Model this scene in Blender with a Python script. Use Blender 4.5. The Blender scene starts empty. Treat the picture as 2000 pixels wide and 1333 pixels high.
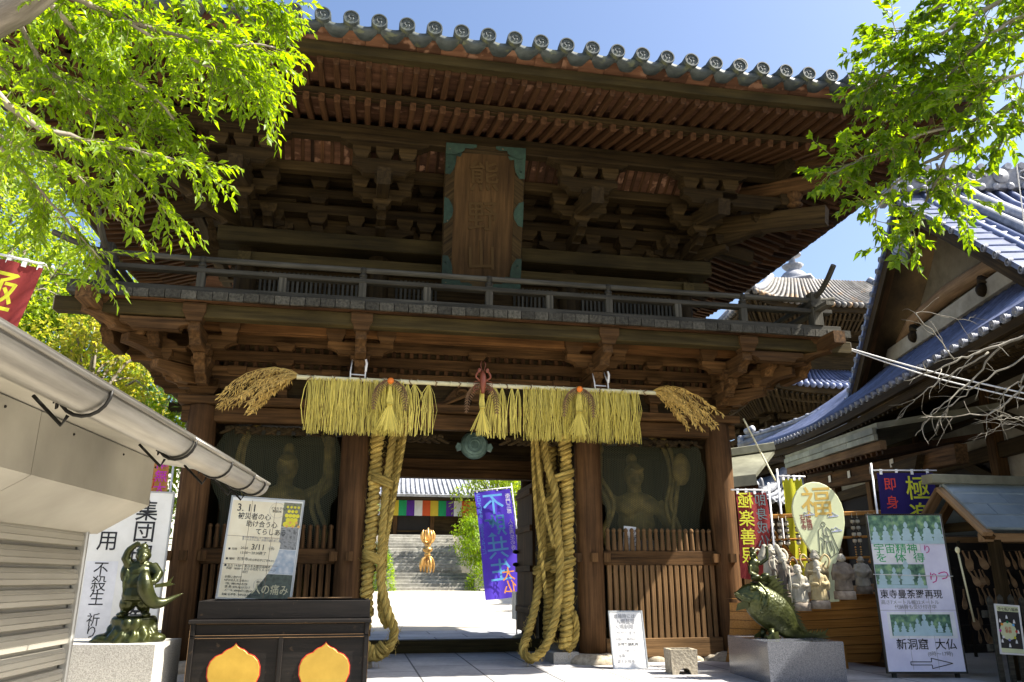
import bpy, bmesh, math, random
from mathutils import Vector as V, Matrix, Quaternion
R_ = random.Random(7)
S = bpy.context.scene
COL = S.collection
rad = math.radians

# ---------------------------------------------------------------- camera
FPX, PIT, YAW = 1538.0, rad(16.79), rad(10.77)
CAM = V((-1.425, -10.10, 1.0))
RT = V((math.cos(YAW), -math.sin(YAW), 0))
FH = V((math.sin(YAW), math.cos(YAW), 0))
UZ = V((0, 0, 1))
FW = FH * math.cos(PIT) + UZ * math.sin(PIT)
UP = -FH * math.sin(PIT) + UZ * math.cos(PIT)
cd = bpy.data.cameras.new('camera'); cam = bpy.data.objects.new('camera', cd); COL.objects.link(cam)
cd.sensor_width = 36; cd.lens = FPX / 2000 * 36; cd.clip_start = .05; cd.clip_end = 1500
m3 = Matrix((RT, UP, -FW)).transposed(); mm = m3.to_4x4(); mm.translation = CAM; cam.matrix_world = mm
S.camera = cam
def at_depth(px, py, d):
    return CAM + (RT * ((px - 1000) / FPX) - UP * ((py - 666.5) / FPX) + FW) * d
def at_y(px, py, Y):
    r = RT * ((px - 1000) / FPX) - UP * ((py - 666.5) / FPX) + FW
    return CAM + r * ((Y - CAM.y) / r.y)

# ---------------------------------------------------------------- light
SUN = V((.80, -.25, 1)).normalized()
EL = math.asin(SUN.z); AZ = math.atan2(SUN.x, SUN.y)
w = bpy.data.worlds.new('World'); S.world = w; w.use_nodes = True
nt = w.node_tree; bg = nt.nodes['Background']
sky = nt.nodes.new('ShaderNodeTexSky'); sky.sky_type = 'NISHITA'; sky.sun_disc = False
sky.sun_elevation = EL; sky.sun_rotation = AZ; sky.air_density = 1.0; sky.dust_density = 4.0; sky.ozone_density = 5.0
nt.links.new(sky.outputs[0], bg.inputs[0]); bg.inputs[1].default_value = .088
sl = bpy.data.lights.new('sun', 'SUN'); sl.energy = 5.0; sl.angle = rad(.55); sl.color = (1, .94, .84)
so = bpy.data.objects.new('sun', sl); COL.objects.link(so); so.location = (20, -6, 30)
so.rotation_euler = SUN.to_track_quat('Z', 'Y').to_euler()
S.view_settings.view_transform = 'Standard'; S.view_settings.look = 'None'
S.view_settings.exposure = 1.7; S.view_settings.gamma = 1
S.cycles.max_bounces = 7; S.cycles.transparent_max_bounces = 12; S.cycles.diffuse_bounces = 4
try: S.cycles.use_denoising = True
except Exception: pass

# ---------------------------------------------------------------- mesh builder
class MB:
    def __init__(s): s.v = []; s.f = []; s.g = []; s.r = []; s.sm = []; s.pc = []
    def add(s, vs, fs, gs=None, smooth=False, rnd=None):
        n = len(s.v); r = R_.random() if rnd is None else rnd
        s.v += [tuple(p) for p in vs]
        o = V((R_.uniform(0, 40), R_.uniform(0, 40), R_.uniform(0, 40)))
        s.g += [tuple(V(p) + o) for p in (gs or vs)]
        s.r += [r] * len(vs)
        fa = len(s.f)
        for f in fs: s.f.append(tuple(i + n for i in f)); s.sm.append(smooth)
        s.pc.append((n, len(s.v), fa, len(s.f)))
        return s
    def obj(s, name, mat, parent=None, origin=None):
        me = bpy.data.meshes.new(name)
        o = origin or V((0, 0, 0))
        me.from_pydata([(a - o[0], b - o[1], c - o[2]) for a, b, c in s.v], [], s.f)
        a = me.attributes.new('grain', 'FLOAT_VECTOR', 'POINT'); a.data.foreach_set('vector', [c for g in s.g for c in g])
        a = me.attributes.new('rnd', 'FLOAT', 'POINT'); a.data.foreach_set('value', s.r)
        me.polygons.foreach_set('use_smooth', s.sm); me.materials.append(mat); me.update()
        ob = bpy.data.objects.new(name, me); COL.objects.link(ob)
        if parent: ob.parent = parent
        return ob
    # beam with chamfered long edges between two points
    def beam(s, p0, p1, w, h, up=(0, 0, 1), ch=.007, w1=None, h1=None):
        p0 = V(p0); p1 = V(p1); d = p1 - p0; L = d.length; d = d / L
        side = d.cross(V(up)).normalized(); u = side.cross(d)
        w1 = w if w1 is None else w1; h1 = h if h1 is None else h1
        vs = []; gs = []
        c = min(ch, w * .3, h * .3)
        for k, (p, ww, hh) in enumerate(((p0, w, h), (p1, w1, h1))):
            a, b = ww / 2, hh / 2
            if c > 0: pr = [(-a, -b + c), (-a + c, -b), (a - c, -b), (a, -b + c), (a, b - c), (a - c, b), (-a + c, b), (-a, b - c)]
            else: pr = [(-a, -b), (a, -b), (a, b), (-a, b)]
            for x, y in pr: vs.append(p + side * x + u * y); gs.append((k * L, x, y))
        n = len(vs) // 2
        fs = [(i, (i + 1) % n, n + (i + 1) % n, n + i) for i in range(n)] + [tuple(range(n - 1, -1, -1)), tuple(range(n, 2 * n))]
        return s.add(vs, fs, gs)
    def box(s, x0, x1, y0, y1, z0, z1, ch=.006):
        dx, dy, dz = x1 - x0, y1 - y0, z1 - z0; cx, cy, cz = (x0 + x1) / 2, (y0 + y1) / 2, (z0 + z1) / 2
        if dx >= dy and dx >= dz: return s.beam((x0, cy, cz), (x1, cy, cz), dy, dz, ch=ch)
        if dy >= dz: return s.beam((cx, y0, cz), (cx, y1, cz), dx, dz, ch=ch)
        return s.beam((cx, cy, z0), (cx, cy, z1), dx, dy, up=(0, 1, 0), ch=ch)
    # extruded outline: pts in (u,v) plane at origin o, thickness along n (centred)
    def prism(s, pts, o, u, v, th, n=None, bev=0):
        o = V(o); u = V(u); v = V(v); n = V(n) if n else u.cross(v).normalized()
        k = len(pts); vs = []; gs = []
        if bev:
            cx = sum(p[0] for p in pts) / k; cy = sum(p[1] for p in pts) / k
            def sh(p):
                d = math.hypot(p[0] - cx, p[1] - cy) or 1; f = max(0, 1 - bev / d); return (cx + (p[0] - cx) * f, cy + (p[1] - cy) * f)
            rings = [([sh(p) for p in pts], -th / 2), (pts, -th / 2 + bev), (pts, th / 2 - bev), ([sh(p) for p in pts], th / 2)]
        else: rings = [(pts, -th / 2), (pts, th / 2)]
        for pp, t in rings:
            for a, b in pp: vs.append(o + u * a + v * b + n * t); gs.append((a, b, t))
        fs = []
        for q in range(len(rings) - 1):
            for i in range(k): fs.append((q * k + i, q * k + (i + 1) % k, (q + 1) * k + (i + 1) % k, (q + 1) * k + i))
        fs += [tuple(range(k - 1, -1, -1)), tuple(range((len(rings) - 1) * k, len(rings) * k))]
        return s.add(vs, fs, gs)
    def tube(s, pts, r, seg=8, caps=True, smooth=True, rnd=None):
        pts = [V(p) for p in pts]; n = len(pts)
        rs = r if isinstance(r, (list, tuple)) else [r] * n
        t = (pts[1] - pts[0]).normalized()
        a = t.orthogonal().normalized(); vs = []; gs = []; L = 0
        for i in range(n):
            if i: L += (pts[i] - pts[i - 1]).length
            t2 = (pts[min(i + 1, n - 1)] - pts[max(i - 1, 0)])
            if t2.length > 1e-9:
                t2.normalize(); a = (a - t2 * a.dot(t2))
                a = a.normalized() if a.length > 1e-6 else t2.orthogonal().normalized(); t = t2
            b = t.cross(a)
            for k in range(seg):
                q = 2 * math.pi * k / seg; c_, s_ = math.cos(q) * rs[i], math.sin(q) * rs[i]
                vs.append(pts[i] + a * c_ + b * s_); gs.append((L, c_, s_))
        fs = [(i * seg + k, i * seg + (k + 1) % seg, (i + 1) * seg + (k + 1) % seg, (i + 1) * seg + k) for i in range(n - 1) for k in range(seg)]
        s.add(vs, fs, gs, smooth, rnd)
        if caps:
            m = len(s.v) - len(vs)
            s.f.append(tuple(m + k for k in range(seg - 1, -1, -1))); s.f.append(tuple(m + (n - 1) * seg + k for k in range(seg))); s.sm += [False, False]
        return s
    def lathe(s, prof, o, axis=(0, 0, 1), seg=20, smooth=True, sx=1, sy=1):
        o = V(o); ax = V(axis).normalized(); a = ax.orthogonal().normalized()
        if abs(ax.z) > .9: a = V((1, 0, 0))
        b = ax.cross(a); vs = []; gs = []
        for r, h in prof:
            for k in range(seg):
                q = 2 * math.pi * k / seg
                vs.append(o + ax * h + a * (math.cos(q) * r * sx) + b * (math.sin(q) * r * sy)); gs.append((h, math.cos(q) * r, math.sin(q) * r))
        n = len(prof)
        fs = [(i * seg + k, i * seg + (k + 1) % seg, (i + 1) * seg + (k + 1) % seg, (i + 1) * seg + k) for i in range(n - 1) for k in range(seg)]
        fs += [tuple(range(seg - 1, -1, -1)), tuple((n - 1) * seg + k for k in range(seg))]
        return s.add(vs, fs, gs, smooth)
    def ball(s, c, r, seg=12, rings=8, rot=None, smooth=True):
        c = V(c); rr = V(r) if isinstance(r, (tuple, list, V)) else V((r, r, r)); vs = []
        for i in range(rings + 1):
            t = math.pi * i / rings
            for k in range(seg):
                q = 2 * math.pi * k / seg
                p = V((rr.x * math.sin(t) * math.cos(q), rr.y * math.sin(t) * math.sin(q), rr.z * math.cos(t)))
                if rot: p = rot @ p
                vs.append(c + p)
        fs = [(i * seg + k, (i + 1) * seg + k, (i + 1) * seg + (k + 1) % seg, i * seg + (k + 1) % seg) for i in range(rings) for k in range(seg)]
        return s.add(vs, fs, None, smooth)
    def quad(s, a, b, c, d): return s.add([a, b, c, d], [(0, 1, 2, 3)])
    def slab(s, a, b, c, d, th):  # quad with thickness, grows along its normal
        a, b, c, d = V(a), V(b), V(c), V(d); n = (b - a).cross(d - a).normalized() * th
        L = (b - a).length
        g = [(0, 0, 0), (L, 0, 0), (L, (c - b).length, 0), (0, (d - a).length, 0)]
        return s.add([a, b, c, d, a + n, b + n, c + n, d + n], [(3, 2, 1, 0), (4, 5, 6, 7), (0, 1, 5, 4), (1, 2, 6, 5), (2, 3, 7, 6), (3, 0, 4, 7)], g + [(x, y, th) for x, y, z in g])
    def grid(s, fn, nu, nv, smooth=True, gscale=1):
        vs = [fn(i / nu, j / nv) for j in range(nv + 1) for i in range(nu + 1)]
        fs = [(j * (nu + 1) + i, j * (nu + 1) + i + 1, (j + 1) * (nu + 1) + i + 1, (j + 1) * (nu + 1) + i) for j in range(nv) for i in range(nu)]
        return s.add(vs, fs, None, smooth)

ORG = {}
def tag(o, label=None, cat=None, group=None, kind=None):
    if label: o['label'] = label
    if cat: o['category'] = cat
    if group: o['group'] = group
    if kind: o['kind'] = kind
    return o
def thing(name, label, cat, loc=(0, 0, 0), rot=(0, 0, 0), group=None, kind=None):
    o = bpy.data.objects.new(name, None); COL.objects.link(o); o.location = loc; o.rotation_euler = rot
    o.empty_display_size = .2
    ORG[o] = V(loc)
    return tag(o, label, cat, group, kind)
# part whose builder is in world coordinates (parent things carry no rotation) or in the parent's local coordinates
def part(name, mb, mat, parent, label=None, local=False, kind=None):
    o = mb.obj(name, mat, parent, None if local else ORG.get(parent))
    ORG[o] = ORG.get(parent, V((0, 0, 0)))
    return tag(o, label, None, None, kind)
def solo(name, mb, mat, label, cat, loc, group=None, kind=None):
    o = mb.obj(name, mat, None, V(loc)); o.location = loc; ORG[o] = V(loc)
    return tag(o, label, cat, group, kind)
def struct(name, mb, mat):
    o = mb.obj(name, mat); o['kind'] = 'structure'; return o
def copy_tree(o, parent=None):
    c = o.copy(); COL.objects.link(c)
    if parent: c.parent = parent
    for ch in list(o.children): copy_tree(ch, c)
    return c
def curve(pts, n):  # Catmull-Rom
    pts = [V(p) for p in pts]; P = [pts[0] * 2 - pts[1]] + pts + [pts[-1] * 2 - pts[-2]]; out = []
    m = len(pts) - 1
    for i in range(n + 1):
        t = i / n * m; k = min(int(t), m - 1); t -= k
        a, b, c, d = P[k:k + 4]
        out.append(.5 * ((2 * b) + (c - a) * t + (2 * a - 5 * b + 4 * c - d) * t * t + (3 * b - a - 3 * c + d) * t ** 3))
    return out
# fuse overlapping shapes into one continuous skin
def fuse(mb, name, mat, parent, voxel, it=4, local=True, label=None):
    o = mb.obj('tmp', mat); md = o.modifiers.new('r', 'REMESH'); md.mode = 'VOXEL'; md.voxel_size = voxel; md.use_smooth_shade = True
    if it:
        md = o.modifiers.new('s', 'SMOOTH'); md.iterations = it; md.factor = .5
    dg = bpy.context.evaluated_depsgraph_get(); me = bpy.data.meshes.new_from_object(o.evaluated_get(dg))
    me.name = name
    for at in ('grain', 'rnd'):
        if at in me.attributes: me.attributes.remove(me.attributes[at])
    n = len(me.vertices); co = [0] * (3 * n); me.vertices.foreach_get('co', co)
    a = me.attributes.new('grain', 'FLOAT_VECTOR', 'POINT'); a.data.foreach_set('vector', co)
    if not local:
        me.transform(Matrix.Translation(-ORG[parent]))
    bpy.data.objects.remove(o)
    ob = bpy.data.objects.new(name, me); COL.objects.link(ob)
    if not me.materials: me.materials.append(mat)
    ob.parent = parent; ORG[ob] = ORG.get(parent, V())
    if label: ob['label'] = label
    return ob
def text(body, size, mat, parent, x, z, y=-.002, name='lettering', bold=0, align='LEFT', mirror=False, vert=False, ls=1.0, shear=0, rotz=0, sx=1, ext=.0008, label=None):
    cu = bpy.data.curves.new('t', 'FONT'); cu.body = '\n'.join(body) if vert else body
    cu.size = size; cu.align_x = align; cu.offset = max(-.01 * size, min(bold, size * .007)); cu.extrude = ext; cu.space_line = ls; cu.shear = shear; cu.resolution_u = 2
    o = bpy.data.objects.new('t', cu); COL.objects.link(o)
    dg = bpy.context.evaluated_depsgraph_get(); me = bpy.data.meshes.new_from_object(o.evaluated_get(dg))
    bpy.data.objects.remove(o)
    M = Matrix.Translation((x, y, z)) @ Matrix.Rotation(rotz, 4, 'Y') @ Matrix.Rotation(rad(90), 4, 'X') @ Matrix.Scale(sx * (-1 if mirror else 1), 4, (1, 0, 0))
    me.transform(M)
    if mirror: me.flip_normals()
    me.materials.clear(); me.materials.append(mat); me.name = name
    ob = bpy.data.objects.new(name, me); COL.objects.link(ob); ob.parent = parent
    if label: ob['label'] = label
    return ob

# ---------------------------------------------------------------- materials
def _new(name):
    m = bpy.data.materials.new(name); m.use_nodes = True; t = m.node_tree
    return m, t, t.nodes['Principled BSDF']
def N(t, typ, **kw):
    n = t.nodes.new(typ)
    for k, v_ in kw.items(): setattr(n, k, v_)
    return n
def noise_mat(name, c0, c1, scale=(4, 4, 4), rough=.7, bump=.2, metal=0, coord='grain', rnd=.25, detail=6, spots=None, spec=.4, stain=.35, dist=.01, ramp=(.3, .72), coat=0):
    m, t, b = _new(name); L = t.links.new
    if coord == 'grain':
        a = N(t, 'ShaderNodeAttribute', attribute_name='grain'); src = a.outputs['Vector']
    else: src = N(t, 'ShaderNodeTexCoord').outputs['Object']
    mp = N(t, 'ShaderNodeMapping'); mp.inputs['Scale'].default_value = scale; L(src, mp.inputs[0])
    nz = N(t, 'ShaderNodeTexNoise'); nz.inputs['Scale'].default_value = 1; nz.inputs['Detail'].default_value = detail; nz.inputs['Roughness'].default_value = .65
    L(mp.outputs[0], nz.inputs['Vector'])
    cr = N(t, 'ShaderNodeValToRGB'); e = cr.color_ramp.elements
    e[0].position, e[1].position = ramp; e[0].color = (*c0, 1); e[1].color = (*c1, 1)
    L(nz.outputs[0], cr.inputs[0]); col = cr.outputs[0]
    # broad stains
    n2 = N(t, 'ShaderNodeTexNoise'); n2.inputs['Scale'].default_value = 1.3; n2.inputs['Detail'].default_value = 5; L(src, n2.inputs['Vector'])
    mr = N(t, 'ShaderNodeMapRange'); mr.inputs[1].default_value = .3; mr.inputs[2].default_value = .7; mr.inputs[3].default_value = 1 - stain; mr.inputs[4].default_value = 1 + stain * .5
    L(n2.outputs[0], mr.inputs[0])
    ra = N(t, 'ShaderNodeAttribute', attribute_name='rnd')
    m2 = N(t, 'ShaderNodeMapRange'); m2.inputs[3].default_value = 1 - rnd; m2.inputs[4].default_value = 1 + rnd; L(ra.outputs['Fac'], m2.inputs[0])
    mu = N(t, 'ShaderNodeMath', operation='MULTIPLY'); L(mr.outputs[0], mu.inputs[0]); L(m2.outputs[0], mu.inputs[1])
    hs = N(t, 'ShaderNodeHueSaturation'); L(col, hs.inputs['Color']); L(mu.outputs[0], hs.inputs['Value']); col = hs.outputs[0]
    if spots:
        vo = N(t, 'ShaderNodeTexNoise'); vo.inputs['Scale'].default_value = spots[1]; vo.inputs['Detail'].default_value = 4; L(src, vo.inputs['Vector'])
        c2 = N(t, 'ShaderNodeValToRGB'); c2.color_ramp.elements[0].position = spots[2]; c2.color_ramp.elements[1].position = spots[2] + .08; L(vo.outputs[0], c2.inputs[0])
        mx = N(t, 'ShaderNodeMixRGB'); L(c2.outputs[0], mx.inputs[0]); L(col, mx.inputs[1]); mx.inputs[2].default_value = (*spots[0], 1); col = mx.outputs[0]
    L(col, b.inputs['Base Color'])
    b.inputs['Roughness'].default_value = rough; b.inputs['Metallic'].default_value = metal
    b.inputs['Specular IOR Level'].default_value = spec
    if coat: b.inputs['Coat Weight'].default_value = coat; b.inputs['Coat Roughness'].default_value = .25
    if bump:
        bp = N(t, 'ShaderNodeBump'); bp.inputs['Strength'].default_value = bump; bp.inputs['Distance'].default_value = dist
        L(nz.outputs[0], bp.inputs['Height']); L(bp.outputs[0], b.inputs['Normal'])
    return m
def wood(name, c0, c1, g=26, **kw):
    kw.setdefault('rough', .78); kw.setdefault('bump', .45); kw.setdefault('spec', .14)
    return noise_mat(name, c0, c1, (1.1, g, g), **kw)
def leaf_mat(name, c0, c1, tr=.55, back=None):
    m, t, b = _new(name); L = t.links.new
    ra = N(t, 'ShaderNodeAttribute', attribute_name='rnd')
    cr = N(t, 'ShaderNodeValToRGB'); cr.color_ramp.elements[0].color = (*c0, 1); cr.color_ramp.elements[1].color = (*c1, 1); L(ra.outputs['Fac'], cr.inputs[0])
    L(cr.outputs[0], b.inputs['Base Color']); b.inputs['Roughness'].default_value = .42; b.inputs['Specular IOR Level'].default_value = .4
    tn = N(t, 'ShaderNodeBsdfTranslucent'); hs = N(t, 'ShaderNodeHueSaturation'); hs.inputs['Value'].default_value = 2.55; hs.inputs['Hue'].default_value = .485; hs.inputs['Saturation'].default_value = 1.05
    L(cr.outputs[0], hs.inputs['Color']); L(hs.outputs[0], tn.inputs[0])
    mx = N(t, 'ShaderNodeMixShader'); mx.inputs[0].default_value = tr
    L(b.outputs[0], mx.inputs[1]); L(tn.outputs[0], mx.inputs[2]); L(mx.outputs[0], t.nodes['Material Output'].inputs[0])
    return m
def plain(name, c, rough=.6, metal=0, var=.12, scale=6, bump=.05, spec=.4, stain=.15, coord='Object'):
    return noise_mat(name, tuple(x * (1 - var) for x in c), tuple(min(1, x * (1 + var)) for x in c), (scale,) * 3, rough=rough, metal=metal, bump=bump, coord=coord, rnd=.05, spec=spec, stain=stain)
def cloth_mat(name, c, tr=.35):
    m, t, b = _new(name); L = t.links.new
    tc = N(t, 'ShaderNodeTexCoord'); nz = N(t, 'ShaderNodeTexNoise'); nz.inputs['Scale'].default_value = 5; L(tc.outputs['Object'], nz.inputs['Vector'])
    cr = N(t, 'ShaderNodeValToRGB'); cr.color_ramp.elements[0].color = (*[x * .8 for x in c], 1); cr.color_ramp.elements[1].color = (*c, 1); L(nz.outputs[0], cr.inputs[0])
    L(cr.outputs[0], b.inputs['Base Color']); b.inputs['Roughness'].default_value = .8; b.inputs['Specular IOR Level'].default_value = .2
    tn = N(t, 'ShaderNodeBsdfTranslucent'); L(cr.outputs[0], tn.inputs[0])
    mx = N(t, 'ShaderNodeMixShader'); mx.inputs[0].default_value = tr
    L(b.outputs[0], mx.inputs[1]); L(tn.outputs[0], mx.inputs[2]); L(mx.outputs[0], t.nodes['Material Output'].inputs[0])
    return m
M = {}
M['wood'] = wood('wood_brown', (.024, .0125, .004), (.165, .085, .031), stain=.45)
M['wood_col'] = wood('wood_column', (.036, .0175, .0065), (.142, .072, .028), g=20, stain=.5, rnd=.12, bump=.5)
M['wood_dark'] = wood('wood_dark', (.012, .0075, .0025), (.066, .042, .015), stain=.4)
M['wood_red'] = wood('wood_red', (.017, .0078, .0028), (.105, .049, .0195), stain=.65, rnd=.45)
M['board_red'] = wood('eave_boards', (.045, .020, .010), (.155, .075, .040), g=12, stain=.6, rnd=.35, spots=((.21, .115, .07), 6, .58))
M['wood_olive'] = wood('wood_olive', (.022, .016, .005), (.075, .054, .018), stain=.4)
M['wood_grey'] = wood('wood_grey', (.024, .023, .017), (.095, .088, .068), stain=.4, g=34)
M['wood_pale'] = wood('wood_pale', (.17, .10, .05), (.36, .23, .12), stain=.3)
M['wood_orange'] = wood('wood_orange', (.06, .027, .008), (.27, .125, .04), stain=.45)
M['wood_picket'] = wood('wood_picket', (.06, .033, .013), (.20, .115, .05), stain=.35)
M['wood_gold'] = wood('wood_gold', (.27, .11, .02), (.52, .25, .055), g=60, stain=.3, coat=.3)
M['wood_end'] = noise_mat('wood_end_grain', (.14, .11, .08), (.34, .29, .21), (40, 40, 40), rough=.85, coord='grain', stain=.5)
M['wood_plaque'] = wood('plaque_wood', (.03, .016, .005), (.105, .058, .021), g=16, stain=.4, bump=.5)
M['tile'] = noise_mat('roof_tile', (.020, .027, .025), (.07, .084, .080), (9, 9, 9), rough=.6, bump=.25, coord='Object', rnd=.22, spots=((.10, .11, .06), 6, .60))
M['tile_grey'] = noise_mat('grey_tile', (.15, .16, .18), (.33, .34, .37), (7, 7, 7), rough=.5, bump=.2, coord='Object', rnd=.25)
M['tile_blue'] = noise_mat('blue_grey_tile', (.085, .105, .18), (.18, .21, .33), (5, 9, 9), rough=.42, bump=.2, coord='Object', rnd=.2, spots=((.16, .14, .09), 9, .66))
M['tile_rust'] = noise_mat('weathered_tile', (.075, .068, .055), (.19, .18, .165), (5, 5, 5), rough=.6, bump=.2, coord='Object', rnd=.3, spots=((.20, .12, .05), 1.6, .58))
M['plaque_text'] = wood('plaque_text', (.045, .026, .008), (.15, .09, .033), g=16)
M['bronze_green'] = noise_mat('verdigris', (.008, .022, .015), (.02, .05, .033), (14, 14, 14), rough=.55, metal=.4, coord='Object', spots=((.20, .12, .05), 18, .68))
M['bronze'] = noise_mat('green_bronze', (.018, .026, .006), (.085, .092, .02), (7, 7, 7), rough=.33, metal=.55, bump=.15, coord='Object', stain=.5, spec=.6)
M['gong'] = noise_mat('gong_bronze', (.07, .12, .10), (.16, .24, .20), (10, 10, 10), rough=.5, metal=.3, coord='Object')
M['gold'] = noise_mat('gold_leaf', (.28, .175, .02), (.42, .27, .04), (3, 3, 3), rough=.45, metal=.15, bump=.05, coord='Object', stain=.12)
M['gold_metal'] = noise_mat('gilt', (.5, .27, .08), (.75, .45, .16), (6, 6, 6), rough=.35, metal=.8, bump=.05, coord='Object')
M['red_line'] = plain('red_line', (.45, .03, .015))
M['black'] = noise_mat('black_lacquer', (.004, .0035, .003), (.014, .011, .009), (2, 30, 30), rough=.5, bump=.25, rnd=.1, spots=((.05, .032, .018), 14, .66), spec=.22)
M['granite'] = noise_mat('polished_granite', (.045, .05, .065), (.24, .25, .28), (150, 150, 150), rough=.16, bump=0, coord='Object', detail=2, stain=.08, spec=.6)
M['granite_pale'] = noise_mat('pale_granite', (.20, .19, .165), (.50, .48, .43), (110, 110, 110), rough=.55, bump=.1, coord='Object', detail=2, stain=.15)
M['stone'] = noise_mat('rough_stone', (.24, .20, .14), (.50, .44, .33), (22, 22, 22), rough=.9, bump=.7, coord='Object', dist=.02)
M['stone_step'] = noise_mat('step_stone', (.20, .19, .16), (.38, .365, .32), (8, 8, 8), rough=.85, bump=.3, coord='Object')
M['plaster'] = noise_mat('plaster', (.24, .215, .16), (.40, .37, .29), (3, 3, 3), rough=.9, bump=.05, coord='Object', stain=.25)
M['plaster_shade'] = noise_mat('tan_plaster_shade', (.13, .105, .06), (.24, .20, .13), (3, 3, 3), rough=.9, bump=.05, coord='Object', stain=.25)  # tan plaster with the gable's shade darkened into its colour
M['straw'] = noise_mat('straw', (.46, .37, .05), (.78, .65, .14), (3, 30, 30), rough=.6, bump=.1, rnd=.3, stain=.2)
M['straw_dry'] = noise_mat('dry_rice', (.42, .26, .05), (.74, .52, .15), (3, 30, 30), rough=.6, bump=.1, rnd=.35, stain=.2)
M['rope'] = noise_mat('straw_rope', (.17, .105, .018), (.74, .54, .15), (9, 55, 55), rough=.85, bump=1.0, rnd=.25, stain=.5, dist=.03, spec=.1, ramp=(.22, .68))
M['bamboo'] = noise_mat('bamboo', (.55, .50, .28), (.72, .68, .44), (2, 12, 12), rough=.4, bump=.05, rnd=.1, stain=.15)
M['fern'] = noise_mat('dry_fern', (.10, .05, .02), (.26, .15, .07), (8, 30, 30), rough=.8, rnd=.35)
M['orange'] = plain('orange_peel', (.75, .19, .02), .45)
M['lobster'] = plain('lobster_shell', (.22, .06, .03), .4)
M['white'] = plain('white_paint', (.74, .73, .70), .55, var=.05)
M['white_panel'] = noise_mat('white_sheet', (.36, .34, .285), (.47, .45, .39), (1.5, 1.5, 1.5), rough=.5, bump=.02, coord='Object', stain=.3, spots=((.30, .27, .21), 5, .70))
M['paper'] = noise_mat('board_print', (.66, .65, .58), (.78, .77, .71), (4, 4, 4), rough=.5, bump=.02, coord='Object', stain=.15)
M['paper_yellow'] = noise_mat('stained_print', (.64, .56, .36), (.74, .68, .50), (2.5, 2.5, 2.5), rough=.5, bump=.02, coord='Object', stain=.15)
M['paper_lilac'] = noise_mat('faded_print', (.58, .56, .70), (.74, .73, .82), (3, 3, 3), rough=.45, bump=.02, coord='Object', stain=.15)
M['ink'] = plain('ink', (.02, .02, .022), .6)
M['ink_grey'] = plain('grey_ink', (.30, .30, .31), .6)
M['ink_green'] = plain('green_ink', (.07, .42, .16), .6)
M['ink_pink'] = plain('pink_ink', (.60, .05, .28), .6)
M['ink_maroon'] = plain('maroon_ink', (.22, .015, .02), .6)
M['ink_blue'] = plain('blue_ink', (.25, .27, .55), .6)
M['ink_gold'] = plain('ochre_ink', (.62, .42, .09), .5)
M['steel'] = noise_mat('gutter_steel', (.24, .225, .195), (.46, .44, .39), (1.2, 26, 26), rough=.36, metal=.75, bump=.08, stain=.35, rnd=.05, spots=((.08, .06, .04), 10, .70))
M['alu'] = noise_mat('aluminium', (.42, .42, .40), (.58, .58, .55), (3, 20, 20), rough=.4, metal=.7, bump=.03, rnd=.05)
M['shutter'] = noise_mat('shutter_paint', (.30, .28, .235), (.40, .38, .32), (.6, 12, 12), rough=.45, metal=.15, bump=.03, stain=.15, rnd=.06)
M['iron'] = plain('black_iron', (.02, .019, .017), .5, metal=.6)
M['copper'] = noise_mat('copper_sheet', (.17, .17, .12), (.36, .36, .27), (3, 3, 3), rough=.5, metal=.35, coord='Object', stain=.4)
M['sheet_blue'] = noise_mat('painted_sheet', (.20, .26, .30), (.34, .41, .45), (3, 3, 3), rough=.4, metal=.3, coord='Object', stain=.3)
M['bark'] = noise_mat('bark', (.12, .10, .075), (.38, .33, .26), (3, 22, 22), rough=.9, bump=.8, stain=.4)
M['bark_grey'] = noise_mat('grey_bark', (.12, .11, .085), (.36, .33, .27), (4, 26, 26), rough=.9, bump=.6, stain=.3)
M['twig'] = noise_mat('green_twig', (.10, .10, .03), (.26, .25, .09), (3, 20, 20), rough=.7, bump=.2)
M['leaf_left'] = leaf_mat('camphor_leaf', (.075, .135, .006), (.19, .29, .012))
M['leaf_right'] = leaf_mat('plum_leaf', (.04, .09, .006), (.16, .25, .012), .58)
M['leaf_mid'] = leaf_mat('wood_leaf', (.05, .10, .008), (.22, .29, .02))
M['leaf_deep'] = leaf_mat('dark_leaf', (.02, .06, .012), (.07, .15, .025), .4)
M['leaf_yellow'] = leaf_mat('yellow_leaf', (.10, .14, .012), (.28, .26, .03))
M['statue'] = noise_mat('statue_stone', (.36, .33, .25), (.62, .58, .47), (12, 12, 12), rough=.8, bump=.3, coord='Object', stain=.4)
M['statue_tan'] = noise_mat('statue_tan', (.40, .30, .13), (.60, .50, .28), (12, 12, 12), rough=.8, bump=.3, coord='Object', stain=.4)
M['statue_dark'] = noise_mat('statue_umber', (.13, .10, .075), (.30, .25, .19), (12, 12, 12), rough=.8, bump=.3, coord='Object', stain=.4)
M['guardian'] = noise_mat('guardian_paint', (.10, .075, .02), (.48, .33, .08), (6, 6, 6), rough=.7, coord='Object', stain=.5)
M['marble'] = plain('jade_white', (.45, .62, .66), .5)
M['c_red'] = cloth_mat('red_cloth', (.34, .055, .055)); M['c_navy'] = cloth_mat('navy_cloth', (.035, .025, .15)); M['c_blue'] = cloth_mat('blue_cloth', (.11, .06, .62))
M['c_orange'] = cloth_mat('orange_cloth', (.70, .33, .10)); M['c_yellow'] = cloth_mat('yellow_cloth', (.55, .55, .03)); M['c_white'] = cloth_mat('white_cloth', (.72, .72, .70))
M['c_green'] = cloth_mat('green_cloth', (.02, .32, .12)); M['c_purple'] = cloth_mat('purple_cloth', (.10, .03, .28)); M['c_verm'] = cloth_mat('vermilion_cloth', (.62, .10, .03))
M['c_gold'] = cloth_mat('gold_cloth', (.65, .48, .05))
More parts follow.
